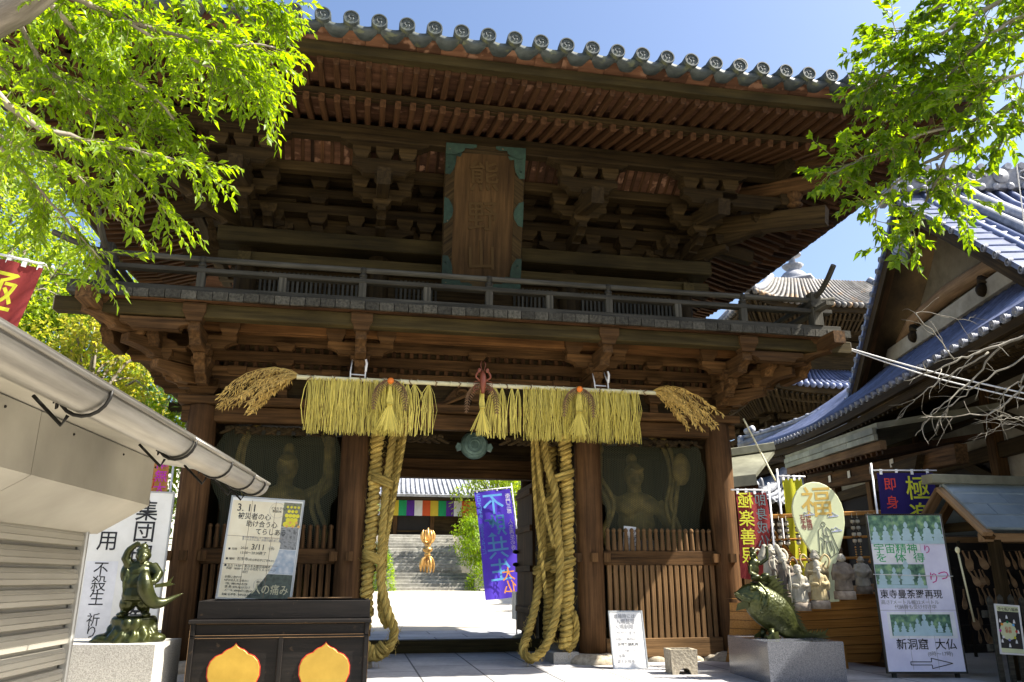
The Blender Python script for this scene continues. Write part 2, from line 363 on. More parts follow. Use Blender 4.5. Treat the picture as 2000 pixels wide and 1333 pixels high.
M['p_yellow'] = plain('yellow_print', (.60, .60, .03), .7); M['p_cyan'] = plain('cyan_print', (.14, .45, .85), .7); M['p_white'] = plain('white_print', (.8, .8, .8), .7)
M['p_orange'] = plain('orange_print', (.78, .30, .03), .7); M['p_red'] = plain('red_print', (.60, .05, .03), .7); M['p_teal'] = plain('teal_print', (.10, .16, .17), .7); M['p_magenta'] = plain('magenta_print', (.6, .03, .45), .7)
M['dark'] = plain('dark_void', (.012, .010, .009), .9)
M['net'] = None
def net_mat():
    m, t, b = _new('wire_netting'); L = t.links.new
    tc = N(t, 'ShaderNodeTexCoord'); sep = N(t, 'ShaderNodeSeparateXYZ'); L(tc.outputs['Object'], sep.inputs[0])
    outs = []
    for ax, az in ((1, .0), (.5, .866), (-.5, .866)):
        a = N(t, 'ShaderNodeMath', operation='MULTIPLY'); a.inputs[1].default_value = ax * 290; L(sep.outputs['X'], a.inputs[0])
        c = N(t, 'ShaderNodeMath', operation='MULTIPLY_ADD'); c.inputs[1].default_value = az * 290; L(sep.outputs['Z'], c.inputs[0]); L(a.outputs[0], c.inputs[2])
        q = N(t, 'ShaderNodeMath', operation='COSINE'); L(c.outputs[0], q.inputs[0]); outs.append(q)
    s1 = N(t, 'ShaderNodeMath', operation='ADD'); L(outs[0].outputs[0], s1.inputs[0]); L(outs[1].outputs[0], s1.inputs[1])
    s2 = N(t, 'ShaderNodeMath', operation='ADD'); L(s1.outputs[0], s2.inputs[0]); L(outs[2].outputs[0], s2.inputs[1])
    gt = N(t, 'ShaderNodeMath', operation='LESS_THAN'); gt.inputs[1].default_value = -.85; L(s2.outputs[0], gt.inputs[0])
    b.inputs['Base Color'].default_value = (.06, .065, .03, 1); b.inputs['Roughness'].default_value = .7
    tr = N(t, 'ShaderNodeBsdfTransparent'); mx = N(t, 'ShaderNodeMixShader'); L(gt.outputs[0], mx.inputs[0]); L(tr.outputs[0], mx.inputs[1]); L(b.outputs[0], mx.inputs[2])
    L(mx.outputs[0], t.nodes['Material Output'].inputs[0]); return m
M['net'] = net_mat()
def paving_mat(name, c0, c1, mortar, sx, sy, rot=0):
    m = noise_mat(name, c0, c1, (14, 14, 14), rough=.8, bump=.2, coord='Object', stain=.25); t = m.node_tree; L = t.links.new
    b = t.nodes['Principled BSDF']; src = b.inputs['Base Color'].links[0].from_socket
    tc = N(t, 'ShaderNodeTexCoord'); mp = N(t, 'ShaderNodeMapping'); mp.inputs['Rotation'].default_value = (0, 0, rot); L(tc.outputs['Object'], mp.inputs[0])
    br = N(t, 'ShaderNodeTexBrick'); br.inputs['Scale'].default_value = 1; br.inputs['Brick Width'].default_value = sx; br.inputs['Row Height'].default_value = sy; br.inputs['Mortar Size'].default_value = .011
    br.inputs['Color1'].default_value = (.8, .8, .8, 1); br.inputs['Color2'].default_value = (1.1, 1.1, 1.1, 1); br.inputs['Mortar'].default_value = (mortar * .5, mortar * .5, mortar * .5, 1); L(mp.outputs[0], br.inputs['Vector'])
    mx = N(t, 'ShaderNodeMixRGB', blend_type='MULTIPLY'); mx.inputs[0].default_value = 1; L(src, mx.inputs[1]); L(br.outputs[0], mx.inputs[2]); L(mx.outputs[0], b.inputs['Base Color'])
    return m
M['paving'] = paving_mat('flagstones', (.38, .375, .37), (.52, .51, .50), .45, 1.1, .7, rad(90))
M['paving2'] = paving_mat('pale_flagstones', (.42, .43, .46), (.54, .55, .57), .5, 1.2, .8)
M['ground'] = noise_mat('gravel_ground', (.36, .325, .265), (.54, .50, .42), (60, 60, 60), rough=.95, bump=.6, coord='Object', stain=.2, detail=8)
def picture_mat(name, cols, scale):
    m, t, b = _new(name); L = t.links.new
    tc = N(t, 'ShaderNodeTexCoord'); nz = N(t, 'ShaderNodeTexNoise'); nz.inputs['Scale'].default_value = scale; nz.inputs['Detail'].default_value = 6; L(tc.outputs['Object'], nz.inputs['Vector'])
    cr = N(t, 'ShaderNodeValToRGB'); el = cr.color_ramp.elements
    el[0].position = .32; el[1].position = .68; el[0].color = (*cols[0], 1); el[1].color = (*cols[-1], 1)
    for k, c in enumerate(cols[1:-1]):
        e = el.new(.32 + .36 * (k + 1) / (len(cols) - 1)); e.color = (*c, 1)
    L(nz.outputs[0], cr.inputs[0]); L(cr.outputs[0], b.inputs['Base Color']); b.inputs['Roughness'].default_value = .45
    return m
M['fish_bronze'] = noise_mat('scaled_bronze', (.028, .038, .008), (.13, .145, .035), (7, 7, 7), rough=.36, metal=.5, bump=0, coord='Object', stain=.5, spec=.6)
def add_scales(m, sc):
    t = m.node_tree; L = t.links.new; tc = N(t, 'ShaderNodeTexCoord'); vo = N(t, 'ShaderNodeTexVoronoi'); vo.inputs['Scale'].default_value = sc; L(tc.outputs['Object'], vo.inputs['Vector'])
    bp = N(t, 'ShaderNodeBump'); bp.inputs['Strength'].default_value = .55; bp.inputs['Distance'].default_value = .008; bp.invert = True; L(vo.outputs['Distance'], bp.inputs['Height']); L(bp.outputs[0], t.nodes['Principled BSDF'].inputs['Normal'])
add_scales(M['fish_bronze'], 34)
M['photo_green'] = picture_mat('printed_foliage', [(.02, .07, .05), (.10, .22, .14), (.30, .48, .22)], 14)
M['photo_lemon'] = picture_mat('printed_orchard', [(.05, .10, .03), (.20, .18, .12), (.16, .22, .10)], 25)
M['photo_sea'] = picture_mat('printed_sea', [(.30, .38, .44), (.42, .46, .48), (.6, .62, .6)], 18)
M['photo_grey'] = picture_mat('printed_hall', [(.07, .07, .06), (.30, .30, .28), (.16, .16, .15)], 22)
M['photo_dark'] = picture_mat('printed_night', [(.03, .04, .03), (.09, .11, .08), (.05, .06, .04)], 12)
# ================================================================ GROUND
def gz(y):
    ks = [(-400, -.5), (-5.2, -.5), (-3.4, -.02), (-2.9, 0), (8, 0), (26, .5), (400, .5)]
    for (a, za), (b_, zb) in zip(ks, ks[1:]):
        if a <= y <= b_: return za + (zb - za) * (y - a) / (b_ - a)
    return 0
g = MB()
ys = [-400, -60, -20, -8, -5.2, -3.4, -2.9, 0, 4, 8, 14, 20, 26, 60, 400]; xs = [-400, -60, -20, -8, 0, 8, 20, 60, 400]
g.add([(x, y, gz(y)) for y in ys for x in xs], [(j * 9 + i, j * 9 + i + 1, j * 9 + i + 10, j * 9 + i + 9) for j in range(len(ys) - 1) for i in range(8)])
struct('ground', g, M['ground'])
g = MB(); g.box(-1.6, 4.9, -2.85, 3.4, -.1, .006, ch=0); struct('paving', g, M['paving'])
g = MB(); g.box(-3.4, 3.4, 3.42, 6.6, -.1, .006, ch=0); struct('courtyard_paving', g, M['paving2'])
g = MB()
g.grid(lambda u, v: (-70 + 140 * u, 33 + 60 * v, .3 + 5.0 * min(1, v * 5) + 16 * v * (1 - .2 * math.cos(u * 9)) * (.4 + abs(u - .52))), 40, 20)
struct('hill', g, M['ground'])

# ================================================================ GATE
gate = thing('temple_gate', 'dark weathered two-storey timber temple gate with tiled hip roof, balcony and bracketed eaves', 'gate')
CX = [-3.385, -1.515, 1.515, 3.385]; UX = [-3.08, -1.35, 1.35, 3.08]
def col_mesh(r, z0, z1, bulge=.0):
    m = MB(); m.lathe([(r * .985, z0), (r, z0 + .4), (r, z1 - .4), (r * .93, z1 - .03), (r * .88, z1)], (0, 0, 0), seg=28); return m
cm = None
def place(parent, src, x, y, z, rz=0, first=False):
    o = src if first else src.copy()
    if not first:
        COL.objects.link(o); o.parent = parent
    o.location = V((x, y, z)) - ORG.get(parent, V()); o.rotation_euler = (0, 0, rz)
    ORG[o] = V((x, y, z)); return o
bs = MB(); bs.lathe([(.30, -.05), (.345, .0), (.34, .05), (.28, .10), (.2, .12)], (0, 0, 0), seg=22)
base_o = part('base_stone', bs, M['stone'], gate, local=True)
cm = col_mesh(.175, .11, 3.05); col_o = part('column', cm, M['wood_col'], gate, local=True)
k = 0
for y in (0, 1.8, 3.6):
    for x in CX:
        place(gate, base_o, x, y, 0, k * .7, first=(k == 0)); place(gate, col_o, x, y, 0, k * 1.9, first=(k == 0)); k += 1
# tie beams of the lower storey
def P(name, fn, mat='wood', label=None, parent=None, kind=None, one=False):
    m = MB(); fn(m)
    if kind is None and not one and 1 < len(m.pc) <= 14:      # separate timbers become separate parts
        for a, b, fa, fb in m.pc:
            q = MB(); q.v = m.v[a:b]; q.g = m.g[a:b]; q.r = m.r[a:b]; q.f = [tuple(i - a for i in f) for f in m.f[fa:fb]]; q.sm = m.sm[fa:fb]
            o = part(name, q, M[mat], parent or gate, label)
        return o
    return part(name, m, M[mat], parent or gate, label, kind=kind)
P('head_beam', lambda m: (m.box(-3.62, 3.62, -.075, .075, 2.845, 3.035), m.box(-3.62, 3.62, 3.525, 3.675, 2.845, 3.035)))
P('top_plate', lambda m: (m.box(-3.66, 3.66, -.17, .17, 3.05, 3.15), m.box(-3.66, 3.66, 3.43, 3.77, 3.05, 3.15), m.box(-3.55, -3.22, .172, 3.428, 3.05, 3.148), m.box(3.22, 3.55, .172, 3.428, 3.05, 3.148)))
def inner_tie(m):
    for x in CX: m.box(x - .07, x + .07, .18, 1.62, 2.83, 3.02); m.box(x - .07, x + .07, 1.98, 3.42, 2.83, 3.02)
    m.box(-3.2, 3.2, 1.72, 1.88, 2.79, 3.0)
P('inner_tie', inner_tie, 'wood_dark')
P('door_lintel', lambda m: (m.box(-1.36, 1.36, 1.70, 1.90, 2.44, 2.565), m.box(-1.36, 1.36, 1.73, 1.87, 2.568, 2.72)))
P('door_sill', lambda m: m.box(-1.36, 1.36, 1.66, 1.88, -.02, .175), 'wood_olive')
P('door_jamb', lambda m: (m.box(-1.36, -1.22, 1.72, 1.88, .175, 2.44), m.box(1.22, 1.36, 1.72, 1.88, .175, 2.44)), 'wood_dark')
for sx in (-1, 1):
    def leaf_(m):
        m.box(sx * 1.20 - .025, sx * 1.20 + .025, 1.92, 3.12, .22, 2.42)
        for z in (.5, 1.1, 1.7, 2.25): m.box(sx * 1.16 - .02, sx * 1.16 + .02, 1.95, 3.1, z, z + .09)
    d_ = P('door_leaf', leaf_, 'wood', one=True)
    if sx > 0:
        h = MB()
        for z in (1.22, 1.42): h.ball((1.13, 3.0, z), (.05, .05, .035), 10, 6); h.tube([(1.13, 3.0, z), (1.08, 3.0, z)], .02, 8)
        part('door_stud', h, M['iron'], d_)
def niche(m):
    for sx in (-1, 1):
        m.box(sx * 1.515 - .03, sx * 1.515 + .03, .18, 1.62, .02, 2.83, ch=0)
        m.box(sx * 3.385 - .03, sx * 3.385 + .03, .18, 1.62, .02, 2.83, ch=0)
        m.box(min(sx * 1.53, sx * 3.3), max(sx * 1.53, sx * 3.3), 1.74, 1.78, .02, 2.79, ch=0)
        m.box(sx * 1.515 - .03, sx * 1.515 + .03, 1.98, 3.42, .02, 2.83, ch=0); m.box(sx * 3.385 - .03, sx * 3.385 + .03, 1.98, 3.42, .02, 2.83, ch=0)
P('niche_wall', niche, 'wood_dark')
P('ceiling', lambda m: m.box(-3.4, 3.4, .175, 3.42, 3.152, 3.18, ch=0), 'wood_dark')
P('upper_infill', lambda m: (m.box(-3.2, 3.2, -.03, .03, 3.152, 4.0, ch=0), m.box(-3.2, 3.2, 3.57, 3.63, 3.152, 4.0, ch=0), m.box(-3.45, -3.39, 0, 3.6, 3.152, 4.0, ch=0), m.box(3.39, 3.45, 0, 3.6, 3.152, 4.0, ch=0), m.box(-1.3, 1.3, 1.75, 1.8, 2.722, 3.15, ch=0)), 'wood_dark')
# frog-leg struts with carved scrolls over the centre and side bays
def scroll(m, cx, cz, s, Y):
    for q in (-1, 1):
        pts = []
        for i in range(26):
            a = i / 25 * 4.2; r = s * .22 * (1 - i / 30)
            pts.append((cx + q * (s * .42 - r * math.cos(a) * .9), Y, cz + s * .12 + r * math.sin(a) * .8))
        m.tube([(cx + q * s * .98, Y, cz - s * .2), (cx + q * s * .8, Y, cz - s * .16)] + pts, [.012, .02] + [.03 * (1 - i / 40) for i in range(26)], 6)
    m.ball((cx, Y, cz + .04), (s * .18, .03, s * .17), 12, 8)
fl = MB()
fl.prism([(-.62, 0), (-.42, .05), (-.3, .2), (-.14, .3), (.14, .3), (.3, .2), (.42, .05), (.62, 0), (.36, -.0), (.2, .13), (0, .18), (-.2, .13), (-.36, 0)], (0, -.06, 3.16), (1, 0, 0), (0, 0, 1), .1)
scroll(fl, 0, 3.24, .5, -.13); part('frog_leg_strut', fl, M['wood'], gate)
for x in (-2.45, 2.45):
    c = MB()
    for i in range(7): scroll(c, x - .55 + i * .18, 2.74, .16, -.05)
    part('carved_panel', c, M['wood_dark'], gate)
c = MB()
for i in range(5): scroll(c, -1.0 + i * .12, 2.72, .2, .02); scroll(c, 1.0 - i * .12, 2.72, .2, .02)
part('carved_panel', c, M['wood_dark'], gate)
# picket fences in front of the guardian niches
for sx in (-1, 1):
    x0, x1 = (1.70, 3.20) if sx > 0 else (-3.20, -1.70)
    fe = MB(); fe.box(x0 - .02, x1 + .02, -.07, .05, 1.165, 1.345)
    fen = part('picket_fence', fe, M['wood'], gate)
    lo = MB(); lo.box(x0 - .02, x1 + .02, -.075, .05, .06, .285); part('bottom_board', lo, M['wood_picket'] if sx > 0 else M['wood'], fen)
    n = 18; src = None
    for i in range(n):
        x = x0 + .05 + (x1 - x0 - .1) * i / (n - 1)
        p_ = MB()
        p_.beam((0, -.045, .285), (0, -.045, 1.165), .056, .045, up=(0, 1, 0), ch=.006)
        p_.lathe([(.031, 1.345), (.033, 1.36), (.024, 1.555), (.021, 1.575), (.029, 1.585), (.031, 1.60), (.022, 1.622), (.004, 1.632)], (0, -.03, 0), seg=10)
        if src is None: src = part('picket', p_, M['wood_picket'] if sx > 0 else M['wood'], fen, local=True); place(fen, src, x, 0, 0, first=True)
        else: place(fen, src, x, 0, 0)
for x in CX:
    for dx in (-1, 1):
        if abs(x + dx * .2) < 3.7:
            P('tenon', lambda m: m.box(x + dx * .19 - .05, x + dx * .19 + .05, -.13, -.02, 1.20, 1.31), 'wood')
    P('tenon', lambda m: m.box(x - .045, x + .045, -.22, -.15, 1.20, 1.31), 'wood')
for sx in (-1, 1):
    st = MB()
    for i in range(6): st.ball((sx * 2.45 - .62 + i * .25, -.02, .02), (.14, .09, .07 + .02 * (i % 2)), 12, 7)
    part('footing_stone', st, M['stone'], gate)

# ---------------------------------------------------------------- brackets
def masu(m, x, y, z0, z1, w=.24, d=None):      # bearing block
    d = d or w; h = z1 - z0; vs = []; gs = []
    for k_, zz in ((.66, z0), (.70, z0 + h * .12), (.86, z0 + h * .34), (1, z0 + h * .5), (1, z1 - .006), (.98, z1)):
        a, b = w * k_ / 2, d * k_ / 2
        vs += [(x - a, y - b, zz), (x + a, y - b, zz), (x + a, y + b, zz), (x - a, y + b, zz)]
    fs = [(3, 2, 1, 0)]
    for q in range(5): fs += [(q * 4 + i, q * 4 + (i + 1) % 4, q * 4 + 4 + (i + 1) % 4, q * 4 + 4 + i) for i in range(4)]
    fs.append((20, 21, 22, 23)); gs = [(b[0], b[1], b[2]) for b in vs]
    m.add(vs, fs, gs)
def hiji(L, h):                                # boat-shaped arm outline
    a = L / 2; pts = [(-a, h), (-a, h * .52)]
    for i in range(1, 7): t = i / 6 * math.pi / 2; pts.append((-a + .30 * L * .55 * math.sin(t) ** 1.3, h * .52 * math.cos(t)))
    return pts + [(-x, z) for x, z in reversed(pts)]
def arm_x(m, x, y, z0, z1, L, th=.13): m.prism(hiji(L, z1 - z0), (x, y, z0), (1, 0, 0), (0, 0, 1), th, bev=.008)
def arm_out(m, x, y0, y1, z0, z1, th=.13, dirx=0.0):    # arm from the wall outward to y1 with a rounded nose
    h = z1 - z0; L = math.hypot(y1 - y0, dirx * (y1 - y0)); pts = [(0, 0), (0, h), (L, h), (L, h * .55)]
    for i in range(1, 7): t = i / 6 * math.pi / 2; pts.append((L - .16 * math.sin(t) ** 1.4 * min(1, L), h * .55 * math.cos(t)))
    u = V((dirx, -1, 0)).normalized() if dirx else V((0, -1, 0))
    m.prism(pts, (x, y0, z0), u, (0, 0, 1), th, bev=.008)
def bracket(name, parts, mat):
    ms = MB(); parts[0][1](ms); b = part(name, ms, M[mat], gate, local=True); b['_n'] = 1
    for nm, fn in parts[1:]:
        q = MB(); fn(q); part(nm, q, M[mat], b, local=True)
    del b['_n']; return b
def lower_parts():
    return [('bracket', lambda m: masu(m, 0, 0, 3.15, 3.36, .36)),
      ('cross_arm', lambda m: arm_x(m, 0, 0, 3.26, 3.42, .95)),
      ('cross_arm', lambda m: arm_x(m, 0, -.5, 3.64, 3.80, .80)),
      ('projecting_arm', lambda m: arm_out(m, 0, .1, -.62, 3.38, 3.56)),
      ('projecting_arm', lambda m: arm_out(m, 0, .1, -1.06, 3.575, 3.80)),
      ('bearing_block', lambda m: masu(m, 0, -.5, 3.55, 3.68, .24)),
      ('bearing_block', lambda m: masu(m, -.31, -.5, 3.80, 3.975, .235)), ('bearing_block', lambda m: masu(m, .31, -.5, 3.80, 3.975, .235)),
      ('bearing_block', lambda m: masu(m, 0, -1.02, 3.80, 4.005, .25)),
      ('bearing_block', lambda m: masu(m, -.36, 0, 3.42, 3.55, .23)), ('bearing_block', lambda m: masu(m, .36, 0, 3.42, 3.55, .23))]
def upper_parts():
    return [('bracket', lambda m: masu(m, 0, .2, 5.45, 5.62, .34)),
      ('cross_arm', lambda m: arm_x(m, 0, .06, 5.48, 5.62, .92)),
      ('cross_arm', lambda m: arm_x(m, 0, -.5, 5.77, 5.93, .76)),
      ('cross_arm', lambda m: arm_x(m, 0, -.95, 5.90, 6.12, .80)),
      ('projecting_arm', lambda m: arm_out(m, 0, .2, -.42, 5.47, 5.64)),
      ('projecting_arm', lambda m: arm_out(m, 0, .2, -.68, 5.50, 5.63, .115)),
      ('tail_rafter', lambda m: m.beam((0, .35, 6.08), (0, -1.38, 5.69), .165, .21, ch=.012)),
      ('bearing_block', lambda m: masu(m, 0, -.54, 5.66, 5.79, .24)),
      ('bearing_block', lambda m: masu(m, -.29, -.5, 5.93, 6.10, .225)), ('bearing_block', lambda m: masu(m, .29, -.5, 5.93, 6.10, .225)),
      ('bearing_block', lambda m: masu(m, -.29, -.95, 6.12, 6.275, .225)), ('bearing_block', lambda m: masu(m, 0, -.95, 6.12, 6.275, .225)), ('bearing_block', lambda m: masu(m, .29, -.95, 6.12, 6.275, .225)),
      ('bearing_block', lambda m: masu(m, 0, -.97, 5.80, 5.93, .23)),
      ('bearing_block', lambda m: masu(m, -.33, .06, 5.62, 5.76, .22)), ('bearing_block', lambda m: masu(m, .33, .06, 5.62, 5.76, .22)),
      ('flared_arm', lambda m: m.prism([(-.56, .10), (-.56, .075), (-.50, .055), (-.47, .03), (-.42, .02), (-.38, 0), (.38, 0), (.42, .02), (.47, .03), (.50, .055), (.56, .075), (.56, .10)], (0, -.95, 6.275), (1, 0, 0), (0, 0, 1), .14))]
def copies(src, spots):
    for i, (x, y, rz) in enumerate(spots):
        if i == 0: place(gate, src, x, y, 0, rz, first=True)
        else:
            c = copy_tree(src, gate); c.location = (x, y, 0); c.rotation_euler = (0, 0, rz)
lb = bracket('bracket', lower_parts(), 'wood')
sp = [(x, 0, 0) for x in CX] + [(3.385, y, rad(90)) for y in (0, 1.8)] + [(-3.385, y, rad(-90)) for y in (0, 1.8)]
copies(lb, sp)
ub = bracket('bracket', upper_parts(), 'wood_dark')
sp = [(x, 0, 0) for x in UX] + [(3.08 - .2 + .2, y + .2, rad(90)) for y in (0, 1.6)] + [(-3.08, y + .2, rad(-90)) for y in (0, 1.6)]
sp = [(x, 0, 0) for x in UX] + [(2.88, .2, rad(90)), (2.88, 1.8, rad(90)), (-2.88, .2, rad(-90)), (-2.88, 1.8, rad(-90))]
copies(ub, sp)
# diagonal arms at the corners
for sx in (-1, 1):
    D = V((sx, -1, 0)).normalized()
    cb = MB(); o = V((sx * 3.385, 0, 0))
    def dpr(m, o, L, z0, z1, th):
        h = z1 - z0; pts = [(0, 0), (0, h), (L, h), (L, h * .5)]
        for i in range(1, 7): t = i / 6 * math.pi / 2; pts.append((L - .34 * math.sin(t) ** 1.5, h * .5 * math.cos(t)))
        m.prism(pts, o + V((0, 0, z0)), D, (0, 0, 1), th, bev=.01)
    dpr(cb, o, .72, 3.28, 3.48, .16); c0 = part('corner_bracket', cb, M['wood'], gate)
    for L, z0, z1 in ((1.12, 3.50, 3.70), (1.62, 3.72, 3.95)):
        q = MB(); dpr(q, o, L, z0, z1, .17); part('corner_arm', q, M['wood'], c0)
    for r, z0, z1 in ((.62, 3.48, 3.56), (.98, 3.70, 3.78), (1.45, 3.95, 4.02)):
        q = MB(); p_ = o + D * r; masu(q, p_.x, p_.y, z0, z1 + .04, .24); part('bearing_block', q, M['wood'], c0)
    for (ax, off) in ((0, -.5), (0, -1.0), (1, -.5), (1, -1.0)):
        q = MB()
        if ax == 0: arm_x(q, sx * (3.385 + .42), off, 3.60 + (.1 if off < -.6 else 0), 3.80 + (.0 if off > -.6 else .03), .75)
        else: q.prism(hiji(.75, .2), (sx * (3.385 - off), -.42, 3.60), (0, 1, 0), (0, 0, 1), .13, bev=.008)
        part('cross_arm', q, M['wood'], c0)
    # upper corner: two big hip tails
    o = V((sx * 3.08, .2, 0)); cu_ = MB()
    cu_.beam(o + V((0, 0, 6.02)), o + D * 2.15 + V((0, 0, 5.72)), .20, .25, ch=.012); c1 = part('corner_bracket', cu_, M['wood_dark'], gate)
    q = MB(); q.beam(o + V((0, 0, 6.42)), o + D * 2.7 + V((0, 0, 6.18)), .18, .22, ch=.012); part('corner_arm', q, M['wood'], c1)
    for L, z0, z1 in ((.75, 5.47, 5.63), (1.3, 5.64, 5.80)):
        q = MB(); dpr(q, o, L, z0, z1, .15); part('corner_arm', q, M['wood_dark'], c1)
    for r, z0 in ((.65, 5.64), (1.22, 5.82), (1.62, 6.0)):
        q = MB(); p_ = o + D * r; masu(q, p_.x, p_.y, z0, z0 + .14, .23); part('bearing_block', q, M['wood_dark'], c1)
    q = MB(); p_ = o + D * 1.75; q.lathe([(.06, 0), (.11, .04), (.07, .08), (.12, .15), (.12, .2), (.05, .26)], (p_.x, p_.y, 5.95), seg=12); part('carved_finial', q, M['wood'], c1)
    for q_ in (0, 1):
        q = MB()
        if q_ == 0: arm_x(q, sx * (3.08 + .62), -.95, 5.90, 6.10, .9)
        else: q.prism(hiji(.9, .2), (sx * (3.08 + 1.15), -.42, 5.90), (0, 1, 0), (0, 0, 1), .13, bev=.008)
        part('cross_arm', q, M['wood_dark'], c1)
# wall plates between the brackets
def wallrow(m):
    for z0, z1, y in ((3.42, 3.55, -.02), (3.62, 3.76, -.03), (3.84, 3.98, -.02)):
        m.box(-3.5, 3.5, y - .06, y + .05, z0, z1)
        m.box(3.385 - .05, 3.385 + .08, .1, 3.55, z0, z1); m.box(-3.385 - .08, -3.385 + .05, .1, 3.55, z0, z1)
P('wall_plate', wallrow, 'wood')
def midstrut(x):
    o = P('strut', lambda m: m.prism([(-.06, 0), (.06, 0), (.05, .13), (-.05, .13)], (x, -.05, 3.15), (1, 0, 0), (0, 0, 1), .1))
    for z0, z1 in ((3.28, 3.42), (3.55, 3.63), (3.76, 3.85)): P('bearing_block', lambda m: masu(m, x, -.1, z0, z1, .23), parent=o)
for x in (-2.45, 0, 2.45): midstrut(x)
def slits(m):
    x = -3.3
    while x < 3.3: m.box(x, x + .05, -.075, -.03, 3.555, 3.615, ch=0); m.box(x, x + .05, -.075, -.03, 3.765, 3.835, ch=0); x += .115
P('vent_slats', slits, 'wood_red')
P('carrying_beam', lambda m: m.box(-4.25, 4.25, -.56, -.44, 3.862, 3.973), 'wood_orange')
P('purlin', lambda m: (m.box(-4.1, 4.1, -.55, -.43, 3.976, 4.015), m.box(-4.2, 4.2, -.93, -.58, 3.985, 4.012, ch=0), m.box(-4.2, 4.2, -.42, -.05, 3.985, 4.012, ch=0)), 'wood_red')
# ---------------------------------------------------------------- balcony
P('balcony_beam', lambda m: (m.box(-4.86, 4.86, -1.10, -.94, 3.845, 4.01, ch=.01), m.box(-4.86, 4.86, 4.54, 4.70, 3.845, 4.01)), 'wood_olive')
P('balcony_beam', lambda m: (m.box(4.36, 4.52, -1.5, 5.1, 3.86, 4.02), m.box(-4.52, -4.36, -1.5, 5.1, 3.86, 4.02)), 'wood')
def bend(m):
    for x in (-4.86, 4.86):
        m.box(x - .012 if x < 0 else x, x if x < 0 else x + .012, -1.095, -.945, 3.85, 4.005, ch=0)
P('beam_end', bend, 'wood_end')
def decking(m):
    x = -4.72; i = 0
    while x < 4.66:
        dz = R_.uniform(-.003, .003); m.box(x + .004, x + .166, -1.22 + R_.uniform(-.008, .008), -.02, 4.022 + dz, 4.118 + dz, ch=.005); x += .17
    m.box(-4.6, 4.6, 3.62, 4.8, 4.022, 4.115)
    for sx in (-1, 1):
        y = -.015
        while y < 3.6:
            m.box(min(sx * 3.4, sx * 4.62), max(sx * 3.4, sx * 4.62), y, y + .162, 4.022, 4.116, ch=.005); y += .17
P('balcony_floor', decking, 'wood_grey')
P('floor_lip', lambda m: m.box(-4.58, 4.58, -1.18, -.96, 4.012, 4.021, ch=0), 'wood_red')
rail = MB(); rail.box(-4.72, 4.72, -1.14, -1.04, 4.122, 4.20)
rl = part('balcony_railing', rail, M['wood_grey'], gate)
def rails(m):
    m.box(-4.62, 4.62, -1.14, -1.03, 4.375, 4.43)
    for sx in (-1, 1): m.box(sx * 4.4 - .055, sx * 4.4 + .055, -1.45, 4.9, 4.38, 4.436); m.box(sx * 4.4 - .05, sx * 4.4 + .05, -1.03, 4.7, 4.122, 4.20)
q = MB(); rails(q); part('middle_rail', q, M['wood_grey'], rl)
q = MB()
q.tube(curve([(-5.0, -1.09, 4.76), (-4.75, -1.09, 4.66), (-4.4, -1.09, 4.57), (-3, -1.09, 4.55), (0, -1.09, 4.55), (3, -1.09, 4.55), (4.4, -1.09, 4.565), (4.7, -1.09, 4.60)], 40), .036, 10)
part('top_rail', q, M['wood_grey'], rl)
for sx in (-1, 1):
    q = MB(); q.tube(curve([(sx * 4.4, -1.62, 4.86), (sx * 4.4, -1.4, 4.70), (sx * 4.4, -1.1, 4.60), (sx * 4.4, 0, 4.56), (sx * 4.4, 4.6, 4.56)], 30), .036, 10); part('top_rail', q, M['wood_grey'], rl)
ps = MB(); ps.box(-.045, .045, -.045, .045, 4.20, 4.375); ps.box(-.038, .038, -.038, .038, 4.43, 4.455); ps.lathe([(.03, 4.452), (.046, 4.465), (.047, 4.49), (.028, 4.505), (.03, 4.512), (.05, 4.53), (.052, 4.56), (.03, 4.585)], (0, 0, 0), seg=12)
src = part('post', ps, M['wood_grey'], rl, local=True); k = 0
for x, y in [(x, -1.09) for x in (-3.36, -1.53, 0, 1.53, 3.36)] + [(sx * 4.4, y) for sx in (-1, 1) for y in (.3, 1.8, 3.4)]:
    place(rl, src, x, y, 0, first=(k == 0)); k += 1
ps = MB(); ps.box(-.045, .045, -.045, .045, 4.20, 4.375); src = part('short_post', ps, M['wood_grey'], rl, local=True); k = 0
for x in (-2.45, -.76, .76, 2.45): place(rl, src, x, -1.09, 0, first=(k == 0)); k += 1
for sx in (-1, 1):
    q = MB(); q.box(sx * 4.4 - .07, sx * 4.4 + .07, -1.16, -1.02, 4.2, 4.66); q.box(sx * 4.4 - .1, sx * 4.4 + .1, -1.19, -.99, 4.44, 4.53); part('corner_post', q, M['wood_grey'], rl)
# ---------------------------------------------------------------- upper storey
def uwall(m):
    m.box(-3.08, 3.08, .22, .27, 4.12, 6.5, ch=0); m.box(-3.08, 3.08, 3.35, 3.4, 4.12, 6.5, ch=0)
    for sx in (-1, 1): m.box(sx * 3.06 - .025, sx * 3.06 + .025, .27, 3.35, 4.12, 6.5, ch=0)
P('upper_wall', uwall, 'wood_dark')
cm = MB(); cm.lathe([(.15, 4.1), (.15, 5.1), (.135, 5.24)], (0, 0, 0), seg=20); src = part('upper_column', cm, M['wood_dark'], gate, local=True); k = 0
for y in (.2, 3.4):
    for x in UX: place(gate, src, x, y, 0, first=(k == 0)); k += 1
P('upper_tie', lambda m: (m.box(-3.42, 3.42, -.02, .16, 4.985, 5.135), m.box(3.0, 3.16, -.1, 3.6, 4.95, 5.10), m.box(-3.16, -3.0, -.1, 3.6, 4.95, 5.10)), 'wood_olive')
